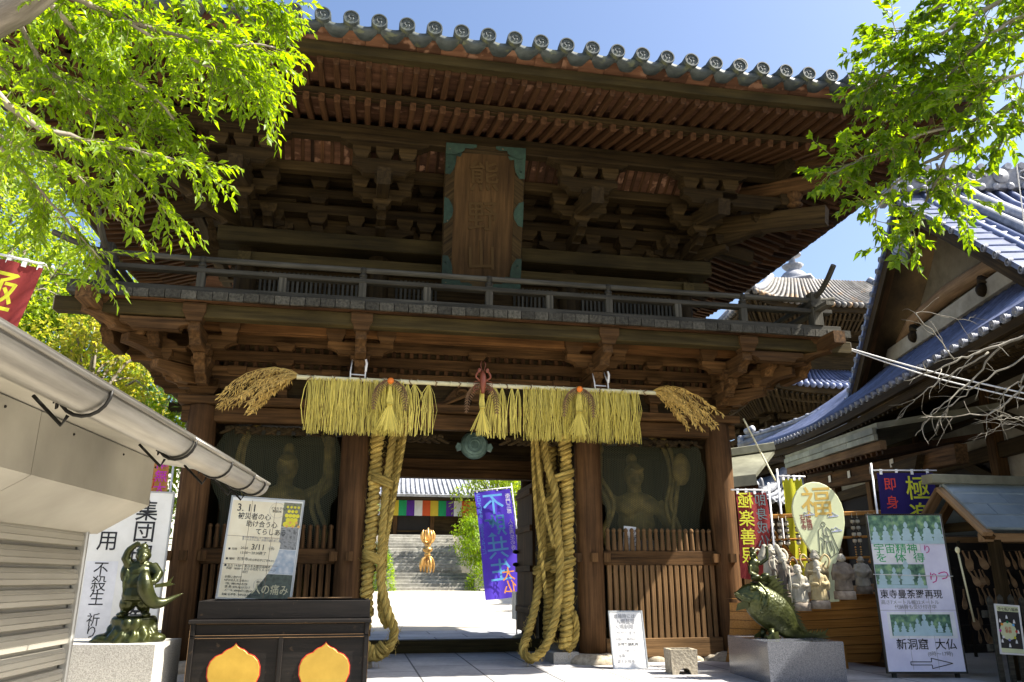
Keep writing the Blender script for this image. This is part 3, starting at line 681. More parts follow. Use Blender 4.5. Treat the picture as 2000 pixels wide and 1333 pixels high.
P('upper_plate', lambda m: (m.box(-3.44, 3.44, -.12, .24, 5.235, 5.445, ch=.012), m.box(2.92, 3.26, .245, 3.7, 5.24, 5.44), m.box(-3.26, -2.92, .245, 3.7, 5.24, 5.44)), 'wood_olive')
P('upper_sill', lambda m: m.box(-3.2, 3.2, .06, .215, 4.122, 4.2), 'wood_dark')
def slat(m):
    for a, b in ((-2.9, -1.55), (1.55, 2.9), (-1.1, -.55), (.55, 1.1)):
        x = a
        while x < b: m.box(x, x + .03, .17, .2, 4.2, 4.95, ch=0); x += .06
P('lattice_window', slat, 'wood_grey')
def urows(m):
    for z0, z1 in ((5.765, 5.90), (6.01, 6.14), (6.27, 6.4)):
        m.box(-3.3, 3.3, .0, .19, z0, z1); m.box(3.02, 3.2, .25, 3.5, z0, z1); m.box(-3.2, -3.02, .25, 3.5, z0, z1)
    m.box(-3.75, 3.75, -.57, -.43, 6.10, 6.23); m.box(-3.6, 3.6, -.40, -.02, 6.42, 6.44, ch=0)
P('wall_plate', urows, 'wood_dark')
def ustrut(x):
    o = P('strut', lambda m: m.prism([(-.09, 0), (.09, 0), (.075, .18), (-.075, .18)], (x, .12, 5.445), (1, 0, 0), (0, 0, 1), .1), 'wood_dark')
    for y, z0, z1, w_ in ((.08, 5.62, 5.77, .26), (.02, 5.90, 6.02, .24), (.02, 6.14, 6.28, .24)): P('bearing_block', lambda m: masu(m, x, y, z0, z1, w_), 'wood_dark', parent=o)
for x in (-2.2, -.72, .72, 2.2): ustrut(x)
P('eave_purlin', lambda m: (m.box(-4.25, 4.25, -1.03, -.87, 6.375, 6.585, ch=.01), m.box(4.07, 4.23, -1.3, 4.9, 6.38, 6.58), m.box(-4.23, -4.07, -1.3, 4.9, 6.38, 6.58), m.box(-4.25, 4.25, 4.47, 4.63, 6.375, 6.585)), 'wood_dark')
def cove(m):   # sloping ribs between beam and purlin
    m.slab((-3.7, -.50, 6.24), (3.7, -.50, 6.24), (3.7, -.90, 6.50), (-3.7, -.90, 6.50), .012)
P('cove_board', cove, 'board_red')
def coverib(m):
    x = -3.65
    while x < 3.7: m.beam((x, -.50, 6.225), (x, -.91, 6.485), .045, .03, ch=0); x += .125
P('cove_rib', coverib, 'wood_red')
# ---------------------------------------------------------------- eaves
EX, EY = 6.15, 2.75
def upt(a): return .20 * (min(abs(a), EX) / EX) ** 4
def upy(y): return upt((y - 1.8) / (1.8 + EY) * EX)
brs = MB(); brs.beam((0, 0, 0), (0, -1, 0), .072, .092, ch=.004)   # unit length, scaled per rafter
def rafter(parent, src, p0, p1, first=False):
    p0, p1 = V(p0), V(p1); o = src if first else src.copy()
    if not first: COL.objects.link(o); o.parent = parent
    d = p1 - p0; o.location = p0; o.rotation_mode = 'QUATERNION'
    yv = (-d).normalized(); xv = yv.cross(UZ).normalized(); zv = xv.cross(yv)
    o.rotation_quaternion = Matrix((xv, yv, zv)).transposed().to_quaternion(); o.scale = (1, d.length, 1)
base_src = part('base_rafter', brs, M['wood_red'], gate, local=True)
fls = MB(); fls.beam((0, 0, 0), (0, -1, 0), .066, .082, ch=.004); fly_src = part('flying_rafter', fls, M['wood_red'], gate, local=True)
fe_ = MB(); fe_.box(-.036, .036, -1.004, -1.0005, -.041, .041, ch=0)
nraf = 67; k = k2 = 0
for i in range(nraf):
    x = -5.82 + 11.64 * i / (nraf - 1); u = upt(x); yi = .2 if abs(x) < 3.2 else -(abs(x) - 3.40)
    if yi > -1.75:
        sl_ = .316; z_ = lambda y: 6.35 + (y + 1.9) * sl_ + u
        rafter(gate, base_src, (x, max(yi, -1.75), z_(max(yi, -1.75))), (x, -1.9, z_(-1.9)), first=(k == 0)); k += 1
    yf = max(-1.6, -99) if -1.6 < yi else yi
    if yf > -2.4: rafter(gate, fly_src, (x, yf, 6.575 + (yf + 1.6) * .12 + u), (x, -2.45, 6.46 + u), first=(k2 == 0)); k2 += 1
def side_raf(m, sx):
    n = 46
    for i in range(n):
        y = -2.45 + (6.05 + 2.45) * i / (n - 1); u = upy(y)
        e = max(0, -(y - .2)); xi = 3.05 + (e if y < .2 else 0); e2 = max(0, y - 3.4); xi = max(xi, 3.05 + e2)
        if xi < 5.15: m.beam((sx * xi, y, 6.35 + (5.3 - xi) * .316 + u), (sx * 5.3, y, 6.35 + u), .072, .092, ch=.004)
        xf = max(5.0, xi)
        if xf < 5.8: m.beam((sx * xf, y, 6.575 + (5.0 - xf) * .12 + u), (sx * 5.85, y, 6.46 + u), .066, .082, ch=.004)
for sx in (-1, 1): P('side_rafters', lambda m: side_raf(m, sx), 'wood_red', kind='stuff')
def strip(m, fn, n=30):  # fn(t) -> list of section points; closed section swept
    rings = [fn(i / n) for i in range(n + 1)]; k_ = len(rings[0]); vs = [p for r in rings for p in r]; gs = []
    for i, r in enumerate(rings):
        for j, p in enumerate(r): gs.append(((V(rings[i][0]) - V(rings[0][0])).length, j * .07, 0))
    fs = [(i * k_ + j, i * k_ + (j + 1) % k_, (i + 1) * k_ + (j + 1) % k_, (i + 1) * k_ + j) for i in range(n) for j in range(k_)]
    fs += [tuple(range(k_ - 1, -1, -1)), tuple(n * k_ + j for j in range(k_))]; m.add(vs, fs, gs)
def eave_strip(m, d0, d1, z0, z1):   # d = distance out from the front column line; runs round all four sides
    for sgn in (-1, 1):
        def fr(t):
            x = (-1 + 2 * t) * (3.4 + d1); u = upt(x); yy = lambda d: -d if sgn < 0 else 3.6 + d
            return [(x, yy(d0), z0 + u), (x, yy(d1), z0 + u), (x, yy(d1), z1 + u), (x, yy(d0), z1 + u)]
        strip(m, fr)
        def sd(t):
            y = -d0 + (3.6 + 2 * d0) * t; u = upy(y); X = lambda d: sgn * (3.4 + d)
            return [(X(d0), y, z0 + u), (X(d1), y, z0 + u), (X(d1), y, z1 + u), (X(d0), y, z1 + u)]
        strip(m, sd)
P('eave_fillet', lambda m: eave_strip(m, 1.80, 1.90, 6.405, 6.48), 'wood_dark')
P('eave_fascia', lambda m: eave_strip(m, 2.43, 2.55, 6.505, 6.625), 'wood_olive')
def soffit(m, d0, z0, d1, z1):
    for sgn in (-1, 1):
        n = 30; vs = []; fs = []; gs = []
        for i in range(n + 1):
            t = -1 + 2 * i / n
            for d, z in ((d0, z0), (d1, z1)):
                x = t * (3.4 + d); vs.append((x, -d if sgn < 0 else 3.6 + d, z + upt(x))); gs.append((x, d, 0))
        fs = [(2 * i, 2 * i + 1, 2 * i + 3, 2 * i + 2) for i in range(n)]; m.add(vs, fs, gs)
        vs = []; gs = []
        for i in range(n + 1):
            t = i / n
            for d, z in ((d0, z0), (d1, z1)):
                y = -d + (3.6 + 2 * d) * t; vs.append((sgn * (3.4 + d), y, z + upy(y))); gs.append((y, d, 0))
        m.add(vs, fs, gs)
def soff_all(m):
    soffit(m, -.3, 6.40 + .316 * 2.2, 1.88, 6.40); soffit(m, 1.55, 6.62, 2.45, 6.508)
P('eave_soffit', soff_all, 'board_red', one=True)
def tileboard(m):  # short boards under the tile edge
    x = -5.95
    while x < 5.95:
        ww = R_.uniform(.2, .34); x1 = min(x + ww, 5.97); u0, u1 = upt(x), upt(x1); dz = R_.uniform(-.004, .004)
        m.slab((x1 - .004, -2.50, 6.628 + u1 + dz), (x, -2.50, 6.628 + u0 + dz), (x, -2.72, 6.70 + u0 + dz), (x1 - .004, -2.72, 6.70 + u1 + dz), .03); x = x1
    for sx in (-1, 1):
        m.slab((sx * 5.9, -2.5, 6.65 + .17), (sx * 5.9, 6.1, 6.65 + .17), (sx * 6.12, 6.3, 6.71 + .17), (sx * 6.12, -2.7, 6.71 + .17), .03) if sx < 0 else m.slab((5.9, 6.1, 6.65 + .1), (5.9, -2.5, 6.65 + .1), (6.12, -2.7, 6.71 + .1), (6.12, 6.3, 6.71 + .1), .03)
P('eave_board', tileboard, 'board_red')
# ---------------------------------------------------------------- roof
def roofz(s): return 6.70 + 2.25 * (.62 * s + .38 * s * s)        # s 0 eave .. 1 ridge
RH = 4.55
def roof_pt(side, a, s):   # a in -1..1 along the eave
    u = (1 - s) ** 3
    if side in 'fb':
        hx = 6.15 - s * 3.45; x = a * hx; y = -2.75 + s * RH
        return V((x, y if side == 'f' else 3.6 - y, roofz(s) + upt(a * EX) * u))
    hy = 4.55 - s * 4.5; x = 6.15 - s * 3.45
    return V((x if side == 'r' else -x, 1.8 + a * hy, roofz(s) + upt(a * EX) * u))
rf = MB()
for sd_ in 'fbrl': rf.grid(lambda u, v: roof_pt(sd_, -1 + 2 * u, v), 24, 10, smooth=False)
roof = part('roof', rf, M['tile'], gate)
tl = MB(); NT = 41
for i in range(NT):
    x = -5.98 + 11.96 * i / (NT - 1)
    smax = min(.98, max(.06, (6.15 - abs(x)) / 3.45)); pts = []
    for q in range(9):
        s = smax * q / 8; hx = 6.15 - s * 3.45; p = roof_pt('f', max(-1, min(1, x / hx)), s); pts.append(p + V((0, 0, .075)))
    tl.tube(pts, .068, 8)
for sd_ in 'rl':
    for i in range(31):
        y = -2.6 + 8.8 * i / 30; smax = min(.98, max(.06, (4.55 - abs(y - 1.8)) / 4.5)); pts = []
        for q in range(5):
            s = smax * q / 4; hy = 4.55 - s * 4.5; pts.append(roof_pt(sd_, max(-1, min(1, (y - 1.8) / max(hy, .01))), s) + V((0, 0, .075)))
        tl.tube(pts, .068, 8)
part('tile_rolls', tl, M['tile'], roof)
rg = MB(); rg.box(-2.75, 2.75, 1.6, 2.0, 8.9, 9.25)
for sx in (-1, 1):
    for a in (-1, 1): rg.tube([roof_pt('f' if a < 0 else 'b', sx * .995, s) + V((0, 0, .15)) for s in [i / 8 for i in range(1, 9)]], .16, 8)
part('ridge', rg, M['tile'], roof)
# round end tiles
et = MB()
et.lathe([(.0, .0), (.068, .0), (.072, .014), (.084, .014), (.088, .0), (.088, -.10), (.075, -.104)], (0, 0, 0), (0, -1, 0), 22, smooth=False)
for a in (0, 2.1, 4.2):
    et.tube([(.042 * math.cos(a + t) * (1 - t * .3), .001, .042 * math.sin(a + t) * (1 - t * .3)) for t in (0, .5, 1.0, 1.5, 2.0)], [.003, .006, .009, .011, .009], 6)
ets = part('eave_tile', et, M['tile'], roof, local=True)
k = 0
for i in range(NT):
    x = -5.98 + 11.96 * i / (NT - 1); place(roof, ets, x, -2.80, 6.775 + upt(x), 0, first=(k == 0)); k += 1
for i in range(31):
    y = -2.6 + 8.8 * i / 30; place(roof, ets, 6.2, y, 6.775 + upy(y), rad(90))
place(roof, ets, 2.86, -2.55, 7.0, rad(8))
def pans(m):
    for i in range(NT - 1):
        x0 = -5.98 + 11.96 * i / (NT - 1); x1 = x0 + 11.96 / (NT - 1); vs = []; n = 8
        for q in range(n + 1):
            t = q / n; x = x0 + (x1 - x0) * t; dip = -.05 * math.sin(math.pi * t); u = upt(x)
            for (y, z) in ((-2.76, 6.765 + dip), (-2.76, 6.70 + dip * 1.0), (-2.60, 6.70 + dip), (-2.5, 6.80 + dip)): vs.append((x, y, z + u))
        fs = [(q * 4 + j, q * 4 + j + 1, q * 4 + j + 5, q * 4 + j + 4) for q in range(n) for j in range(3)] + [(q * 4 + 3, q * 4, q * 4 + 4, q * 4 + 7) for q in range(n)]
        m.add(vs, fs, None, True)
    for i in range(30):
        y0 = -2.6 + 8.8 * i / 30; y1 = y0 + 8.8 / 30; vs = []; n = 6
        for q in range(n + 1):
            t = q / n; y = y0 + (y1 - y0) * t; dip = -.05 * math.sin(math.pi * t); u = upy(y)
            for (x, z) in ((6.16, 6.765 + dip), (6.16, 6.70 + dip), (6.0, 6.70 + dip), (5.9, 6.80 + dip)): vs.append((x, y, z + u))
        m.add(vs, [(q * 4 + j + 1, q * 4 + j, q * 4 + j + 4, q * 4 + j + 5) for q in range(n) for j in range(3)], None, True)
q = MB(); pans(q); part('pan_tiles', q, M['tile'], roof)
# hip rafters
for sx in (-1, 1):
    P('hip_rafter', lambda m: (m.beam((sx * 3.1, .2, 6.92), (sx * 5.32, -1.98, 6.42), .15, .2), m.beam((sx * 4.9, -1.6, 6.66), (sx * 5.92, -2.55, 6.60), .14, .17)), 'wood')

# ================================================================ NAME BOARD
tilt = math.atan2(.62, 1.70)
pl = thing('name_board', 'tall carved timber name board with green bronze corner plates, tilted under the gate eaves', 'name board', (.0, -.36, 4.72), (tilt, -rad(1.6), 0))
H = 1.84
b = MB(); b.box(-.42, .42, -.02, .03, .08, H - .08, ch=0); part('panel', b, M['wood_plaque'], pl, local=True)
fr = MB()
for x in (-1, 1): fr.slab((x * .52, -.07, 0), (x * .40, -.03, .10), (x * .40, -.03, H - .10), (x * .52, -.07, H), -.05) if x < 0 else fr.slab((.40, -.03, .10), (.52, -.07, 0), (.52, -.07, H), (.40, -.03, H - .10), -.05)
fr.slab((-.52, -.07, 0), (.52, -.07, 0), (.40, -.03, .10), (-.40, -.03, .10), -.05); fr.slab((-.40, -.03, H - .10), (.40, -.03, H - .10), (.52, -.07, H), (-.52, -.07, H), -.05)
part('frame', fr, M['wood_dark'], pl, local=True)
def clover(w, h): return [(0, 0), (w, 0), (w, h * .25), (w * .86, h * .4), (w * .62, h * .38), (w * .6, h * .6), (w * .52, h * .78), (w * .3, h), (0, h)]
for sx in (-1, 1):
    for z0, sz in ((0, 1), (H, -1)):
        q = MB(); q.prism(clover(.23, .40), (sx * .527, -.078, z0 - sz * .008), (-sx, .28, 0), (0, 0, sz), .012, n=(0, -1, 0)); q.prism(clover(.4, .14), (sx * .527, -.084, z0 - sz * .008), (-sx, .0, 0), (0, 0, sz), .01, n=(0, -1, 0))
        for a, c in ((.05, .3), (.09, .06), (.2, .06)): q.ball((sx * (.527 - a), -.09 + .02, z0 + sz * c), (.014, .014, .014), 8, 5)
        part('corner_plate', q, M['bronze_green'], pl, local=True)
    q = MB(); q.prism([(0, -.17), (.06, -.15), (.11, -.07), (.125, 0), (.11, .07), (.06, .15), (0, .17)], (sx * .527, -.075, H / 2 + .06), (-sx, .28, 0), (0, 0, 1), .012, n=(0, -1, 0)); part('side_plate', q, M['bronze_green'], pl, local=True)
for i, ch in enumerate('熊野山'):
    text(ch, .42, M['plaque_text'], pl, -.21, H - .55 - i * .52, -.024, bold=.004, ext=.014, rotz=rad(-3), label=None)

# ================================================================ GUARDIANS, NETS, GONG
for sx, lab in ((-1, 'ochre guardian king with a raised arm behind the left netting, above the event board'), (1, 'ochre guardian king with a mace behind the netting, above the whiteboard')):
    gd = thing('guardian_statue', lab, 'statue', (sx * 2.42, .78, 0), group='guardian kings in the gate niches'); gd.scale = (1.16, 1.16, 1.16)
    m = MB(); q = -sx
    m.ball((0, 0, .2), (.5, .4, .2)); m.tube([(-.16, 0, .25), (-.2, -.05, .7), (-.13, 0, 1.1)], [.09, .11, .15], 10); m.tube([(.2, 0, .25), (.22, -.08, .7), (.12, 0, 1.1)], [.09, .11, .15], 10)
    m.ball((-.12, -.16, 1.68), (.13, .07, .10)); m.ball((.12, -.16, 1.68), (.13, .07, .10)); m.ball((0, -.2, 1.45), (.10, .05, .14)); m.tube([(q * .03 - .09, -.22, 2.14), (q * .03, -.24, 2.11), (q * .03 + .09, -.22, 2.14)], .025, 6); m.tube([(q * .03 - .05, -.23, 1.99), (q * .03 + .05, -.23, 1.99)], .02, 6); m.ball((0, 0, 1.2), (.27, .2, .2)); m.ball((0, -.03, 1.5), (.24, .18, .25)); m.ball((0, -.04, 1.72), (.30, .18, .16))
    m.ball((q * .03, -.10, 2.08), (.125, .14, .165)); m.ball((q * .03, -.04, 2.27), (.07, .08, .09)); m.ball((q * .03, -.23, 2.05), (.03, .03, .03)); m.tube([(0, -.03, 1.8), (q * .02, -.06, 2.0)], .09, 8)
    m.tube([(q * .28, 0, 1.75), (q * .5, -.05, 1.9), (q * .48, -.12, 2.3)], [.10, .085, .06], 8); m.ball((q * .48, -.13, 2.38), (.07, .06, .08))
    m.tube([(-q * .28, 0, 1.75), (-q * .46, -.05, 1.45), (-q * .32, -.2, 1.25)], [.10, .085, .06], 8); m.ball((-q * .30, -.23, 1.22), (.07, .07, .06))
    fuse(m, 'body', M['guardian'], gd, .017, 1)
    m = MB()
    for s_ in (-1, 1):
        pts = curve([(s_ * .12, .15, 2.75), (s_ * .42, .0, 2.5), (s_ * .5, -.05, 2.1), (s_ * .36, -.2, 1.7), (s_ * .48, -.2, 1.3), (s_ * .38, -.25, .95)], 24)
        for d in (-.03, .03): m.tube([p + V((d, 0, d)) for p in pts], .028, 6)
    part('scarf', m, M['guardian'], gd, local=True)
    m = MB(); m.lathe([(.30, .95), (.34, 1.0), (.26, 1.28), (.2, 1.3)], (0, 0, 0), seg=16); part('skirt', m, M['statue_dark'], gd, local=True)
    if sx > 0:
        m = MB(); m.tube([(-q * .3, -.25, 1.0), (-q * .52, -.2, 2.1)], .03, 8); m.ball((-q * .55, -.2, 2.15), (.12, .1, .2)); part('mace', m, M['guardian'], gd, local=True)
    x0, x1 = sorted((sx * 1.72, sx * 3.16))
    m = MB(); nx, nz_ = 24, 20
    for j in range(nz_ + 1):
        for i in range(nx + 1):
            u, v_ = i / nx, j / nz_
            x = x0 + (x1 - x0) * u; z = 1.32 + 1.5 * v_
            if u in (0, 1): x += R_.uniform(-.025, .025) + (.08 * math.sin(v_ * 7) * (1 if u == 0 else -1))
            if v_ == 1: z += .05 * math.sin(u * 5 + 1) - .04
            m.v.append((x, .10 + .02 * math.sin(u * 6 + v_ * 4), z)); m.g.append((x, 0, z)); m.r.append(.5)
    for j in range(nz_):
        for i in range(nx): m.f.append((j * (nx + 1) + i, j * (nx + 1) + i + 1, (j + 1) * (nx + 1) + i + 1, (j + 1) * (nx + 1) + i)); m.sm.append(True)
    solo('wire_net', m, M['net'], 'olive wire netting over the ' + ('left' if sx < 0 else 'right') + ' niche of the gate, ' + ('above the printed event board' if sx < 0 else 'above the whiteboard'), 'netting', (sx * 2.42, .1, 1.32), 'nets over the guardian niches')
gc = at_y(926, 870, .30)
gg = thing('gong', 'round verdigris temple gong hanging in the gateway behind the straw', 'gong', gc)
m = MB(); m.lathe([(.0, -.075), (.12, -.07), (.17, -.05), (.19, 0), (.17, .05), (.12, .07), (0, .075)], (0, 0, 0), (0, 1, 0), 32)
for r in (.06, .10, .145): m.lathe([(r - .006, -.066 + (r > .12) * .01), (r - .006, -.08 + (r > .12) * .012), (r + .006, -.08 + (r > .12) * .012), (r + .006, -.066 + (r > .12) * .01)], (0, 0, 0), (0, 1, 0), 32)
part('body', m, M['gong'], gg, local=True)
for s_ in (-1, 1):
    m = MB(); m.prism([(0, -.04), (.05, -.055), (.075, 0), (.05, .055), (0, .04)], (s_ * .175, 0, -.03), (s_, 0, 0), (0, 0, 1), .06); part('ear', m, M['gong'], gg, local=True)
m = MB()
for i in range(9): m.lathe([(.022, -.006), (.028, 0), (.022, .006), (.016, 0), (.022, -.006)], (-.09 - .006 * i, 0, .19 + i * .05), (1, 0, 0) if i % 2 else (0, 1, 0), 10)
part('chain', m, M['iron'], gg, local=True)
# ================================================================ STRAW FRINGE ON BAMBOO
sw = thing('straw_garland', 'bamboo pole with fringes of yellow straw tied across the front of the gate', 'garland', (0, -.70, 3.29))
m = MB(); npol = 22
for i in range(npol):
    x0 = -2.24 + 4.48 * i / npol; x1 = -2.24 + 4.48 * (i + 1) / npol
    m.tube([(x0, -.70, 3.295), (x0 + .006, -.70, 3.295), (x0 + .012, -.70, 3.293), (x1 - .006, -.70, 3.292), (x1, -.70, 3.295)], [.033, .033, .028, .027, .032], 10, caps=(i in (0, npol - 1)))
part('bamboo_pole', m, M['bamboo'], sw)
def fringe(x0, x1, z0, z1, dens, y=-.70, spread=.02, curl=.02):
    m = MB(); n = int((x1 - x0) * dens)
    for i in range(n):
        x = R_.uniform(x0, x1); yy = y + R_.uniform(-.045, .035); zb = z1 + R_.uniform(-.03, .035) + (.15 * R_.random() if R_.random() < .12 else 0)
        a, b = R_.gauss(0, spread), R_.gauss(0, curl); r = R_.uniform(.0028, .0052)
        m.tube([(x, yy, z0 + .02), (x + b, yy - .012 + R_.uniform(-.02, .01), z0 * .62 + zb * .38), (x + a * .7 - b * .5, yy + R_.uniform(-.015, .015), z0 * .25 + zb * .75), (x + a, yy + R_.uniform(-.02, .02), zb)], [r, r, r * .9, r * .6], 3, smooth=False)
    return m
for x0, x1, d in ((-2.08, -1.82, 300), (-1.83, -1.42, 330), (-1.43, -.98, 330), (.50, 1.05, 320), (1.03, 1.34, 320), (1.36, 2.0, 330)):
    part('straw_fringe', fringe(x0, x1, 3.27, 2.64, d), M['straw'], sw)
for xc, w_, n in ((-.93, .05, 14), (-.85, .05, 18), (-.67, .04, 16), (.15, .05, 26), (.24, .03, 18), (.36, .03, 16), (.44, .03, 10), (-2.1, .03, 10)):
    m = MB()
    for i in range(n):
        s_ = R_.gauss(0, w_); r = R_.uniform(.003, .005)
        m.tube([(xc + s_ * .1, -.70, 3.27), (xc + s_ * .8, -.72 + R_.uniform(-.02, .02), 3.15), (xc + s_ * 1.3, -.72, 2.95), (xc + s_ * .9 + R_.uniform(-.02, .02), -.70, 2.62 + R_.uniform(0, .12))], r, 3, smooth=False)
    part('straw_tassel', m, M['straw'], sw)
def plume(sx):
    m = MB()
    for i in range(30):
        L = R_.uniform(.35, .92); up_ = R_.uniform(-.35, .55); yb = R_.uniform(-.35, .25); p0 = V((sx * 2.2, -.70, 3.29))
        pts = []
        for q in range(7):
            t = q / 6; pts.append(p0 + V((sx * L * t, yb * t, up_ * t * (1.2 - t) * .8 - .42 * t ** 2.2 * R_.uniform(.8, 1.1) + .02)))
        m.tube(pts, [.004, .004, .0035, .003, .003, .0025, .002], 3, smooth=False)
        for q in range(30):
            t = R_.uniform(.15, 1) ** .8; k_ = min(5, int(t * 6)); p = pts[k_].lerp(pts[k_ + 1], t * 6 - k_)
            d = V((sx * R_.uniform(-.2, 1), R_.uniform(-.6, .6), -R_.uniform(.2, 1.3))).normalized(); l = R_.uniform(.045, .085); sd = d.orthogonal().normalized() * .0075; s2 = d.cross(sd)
            m.add([p, p + d * l * .5 + sd, p + d * l * .5 + s2, p + d * l * .5 - sd, p + d * l * .5 - s2, p + d * l], [(0, 1, 2), (0, 2, 3), (0, 3, 4), (0, 4, 1), (5, 2, 1), (5, 3, 2), (5, 4, 3), (5, 1, 4)])
    return m
for sx in (-1, 1): part('rice_plume', plume(sx), M['straw_dry'], sw)
tie = MB()
for i in range(15): tie.tube([(-2.1 + i * .3 + R_.uniform(-.03, .03), -.70 + .036 * math.cos(a), 3.293 + .036 * math.sin(a)) for a in [q / 8 * 6.283 for q in range(9)]], .006, 5)
part('tie_wire', tie, M['fern'], sw)
for x in (-1.53, 1.53):
    m = MB()
    for d in (-.085, .085): m.tube([(x + d, -.70, 3.26), (x + d * 1.05, -.68, 3.40), (x + d * .9, -.55, 3.58)], .009, 5)
    m.tube([(x - .08, -.63, 3.375), (x + .08, -.63, 3.37)], .008, 5); m.tube([(x + .09, -.69, 3.4), (x + .1, -.7, 3.5), (x + .085, -.7, 3.55)], .014, 5)
    part('white_cord', m, M['p_white'], sw)
for xc, kind in ((-1.14, 0), (-.03, 1), (1.19, 0)):
    fo = thing('new_year_ornament', ('dried fern ornament with an orange on the straw above the left ropes', 'dried fern ornament topped by a brown lobster at the middle of the bamboo pole', 'dried fern ornament with an orange on the straw above the right ropes')[0 if xc < -.5 else (2 if xc > .5 else 1)], 'ornament', (xc, -.80, 3.25), group='fern ornaments on the bamboo pole')
    for s_ in (-1, 1):
        m = MB(); sp_ = curve([(0, 0, .04), (s_ * .10, -.03, .0), (s_ * .17, -.02, -.14), (s_ * .19, 0, -.34)], 18)
        m.tube(sp_, .006, 4)
        for i in range(2, 18):
            p = sp_[i]; l = .13 * (1 - i / 24)
            for q in (-1, 1):
                d = V((q * .8, -.15, -.75)).normalized(); sd = V((0, .3, 1)).normalized() * .010
                m.add([p + sd * .6, p + d * l * .6 + sd, p + d * l, p + d * l * .6 - sd, p - sd * .6], [(0, 1, 2, 3, 4)])
        part('fern_frond', m, M['fern'], fo, local=True)
    m = MB()
    for i in range(60):
        a = R_.gauss(0, .05); m.tube([(R_.gauss(0, .012), -.03, -.02), (a * .4, -.04, -.22), (a * .25, -.03, -.30), (a * 1.5, -.02, -.58 + R_.uniform(-.04, .06))], .0035, 3, smooth=False)
    m.tube([(-.03, -.05, -.27), (0, -.07, -.27), (.03, -.05, -.27)], .012, 6); part('straw_bundle', m, M['straw'], fo, local=True)
    if kind == 0:
        m = MB(); m.ball((0, -.06, .01), (.04, .04, .038), 14, 10); part('orange', m, M['orange'], fo, local=True)
        m = MB()
        for q in (-1, 1): m.add([(0, -.07, -.03), (q * .05, -.09, -.12), (q * .09, -.08, -.16), (q * .03, -.08, -.09)], [(0, 1, 2, 3)])
        part('leaf', m, M['leaf_left'], fo, local=True)
    else:
        m = MB(); m.tube(curve([(0, -.05, .18), (.0, -.08, .10), (0, -.10, .0), (0, -.07, -.1)], 10), [.02, .03, .036, .04, .04, .04, .036, .034, .03, .026, .02], 8)
        for s_ in (-1, 1):
            m.tube(curve([(s_ * .03, -.08, .05), (s_ * .09, -.1, .10), (s_ * .06, -.1, .17)], 8), .012, 6); m.ball((s_ * .05, -.1, .18), (.022, .015, .03), 8, 6)
            m.tube(curve([(s_ * .01, -.06, .17), (s_ * .03, -.08, .26), (s_ * .015, -.05, .31)], 8), .005, 4)
            for q in range(4): m.tube([(s_ * .03, -.08, .05 - q * .03), (s_ * .1, -.1, .04 - q * .035), (s_ * .12, -.09, -.0 - q * .035)], .005, 4)
        part('lobster', m, M['lobster'], fo, local=True)

# ================================================================ GREAT STRAW ROPES
def frames(pts):
    t = (pts[1] - pts[0]).normalized(); a = t.orthogonal().normalized(); out = []
    for i, p in enumerate(pts):
        t2 = (pts[min(i + 1, len(pts) - 1)] - pts[max(i - 1, 0)]).normalized(); a = (a - t2 * a.dot(t2)).normalized(); out.append((p, a, t2.cross(a)))
    return out
def rope(m, path, r, pitch=.22, strands=3, ph=0):
    L = sum((path[i + 1] - path[i]).length for i in range(len(path) - 1)); n = max(16, int(L / pitch * 9)); pp = curve(path, n); fr_ = frames(pp)
    for s_ in range(strands):
        pts = []; l = 0
        for i, (p, a, b) in enumerate(fr_):
            if i: l += (pp[i] - pp[i - 1]).length
            q = ph + 6.283 * (l / pitch + s_ / strands); pts.append(p + (a * math.cos(q) + b * math.sin(q)) * r * .52)
        m.tube(pts, [r * .56 * R_.uniform(.9, 1.08) for _ in pts], 7)
def coil(m, path, Rr, r, pitch=None):
    pitch = pitch or r * 1.75
    L = sum((path[i + 1] - path[i]).length for i in range(len(path) - 1)); n = int(L / pitch * 12); pp = curve(path, n); fr_ = frames(pp); pts = []; l = 0
    m.tube(pp[::6], Rr * .8, 8)
    for i, (p, a, b) in enumerate(fr_):
        if i: l += (pp[i] - pp[i - 1]).length
        q = 6.283 * l / pitch; w_ = 1 + .12 * math.sin(l * 13) + R_.uniform(-.09, .09); pts.append(p + (a * math.cos(q) + b * math.sin(q)) * Rr * w_ + V((0, 0, -.012 * math.sin(q * 1 + 1))))
    m.tube(pts, [r * R_.uniform(.7, 1.18) for _ in pts], 7)
def whisk(m, path, r, n):
    pp = curve(path, 40)
    for i in range(n):
        p = R_.choice(pp); d = V((R_.gauss(0, 1), R_.gauss(0, 1), R_.gauss(0, .6))).normalized(); q = p + d * r * .9
        m.tube([q, q + d * .02 + V((0, 0, R_.uniform(-.03, .03))), q + d * R_.uniform(.02, .05) + V((0, 0, R_.uniform(-.06, .04)))], .0016, 3, smooth=False)
def ring(m, c, rx, ry, r, tilt=0, n=18): m.tube([V(c) + V((rx * math.cos(q), ry * math.sin(q), tilt * math.cos(q))) for q in [i / n * 6.283 for i in range(n + 1)]], r, 8)
def PX(px, py, Y): return at_y(px, py, Y)
lr = thing('straw_rope', 'thick hanging straw rope bundle beside the left doorway pillar, behind the donation box', 'rope', (-1.15, -.15, 0), group='giant straw ropes in the gateway')
core = [PX(738, 840, -.1), PX(733, 930, -.1), PX(726, 1030, -.12), PX(718, 1120, -.12), PX(714, 1230, -.12)]
m = MB(); coil(m, core, .050, .034, .066); whisk(m, core, .085, 420); part('wound_core', m, M['rope'], lr)
m = MB(); t1 = [PX(772, 830, -.1), PX(757, 930, -.14), PX(747, 1040, -.18), PX(744, 1130, -.2), PX(756, 1190, -.22), PX(770, 1232, -.25), PX(758, 1268, -.25), PX(730, 1284, -.25), PX(708, 1274, -.22)]
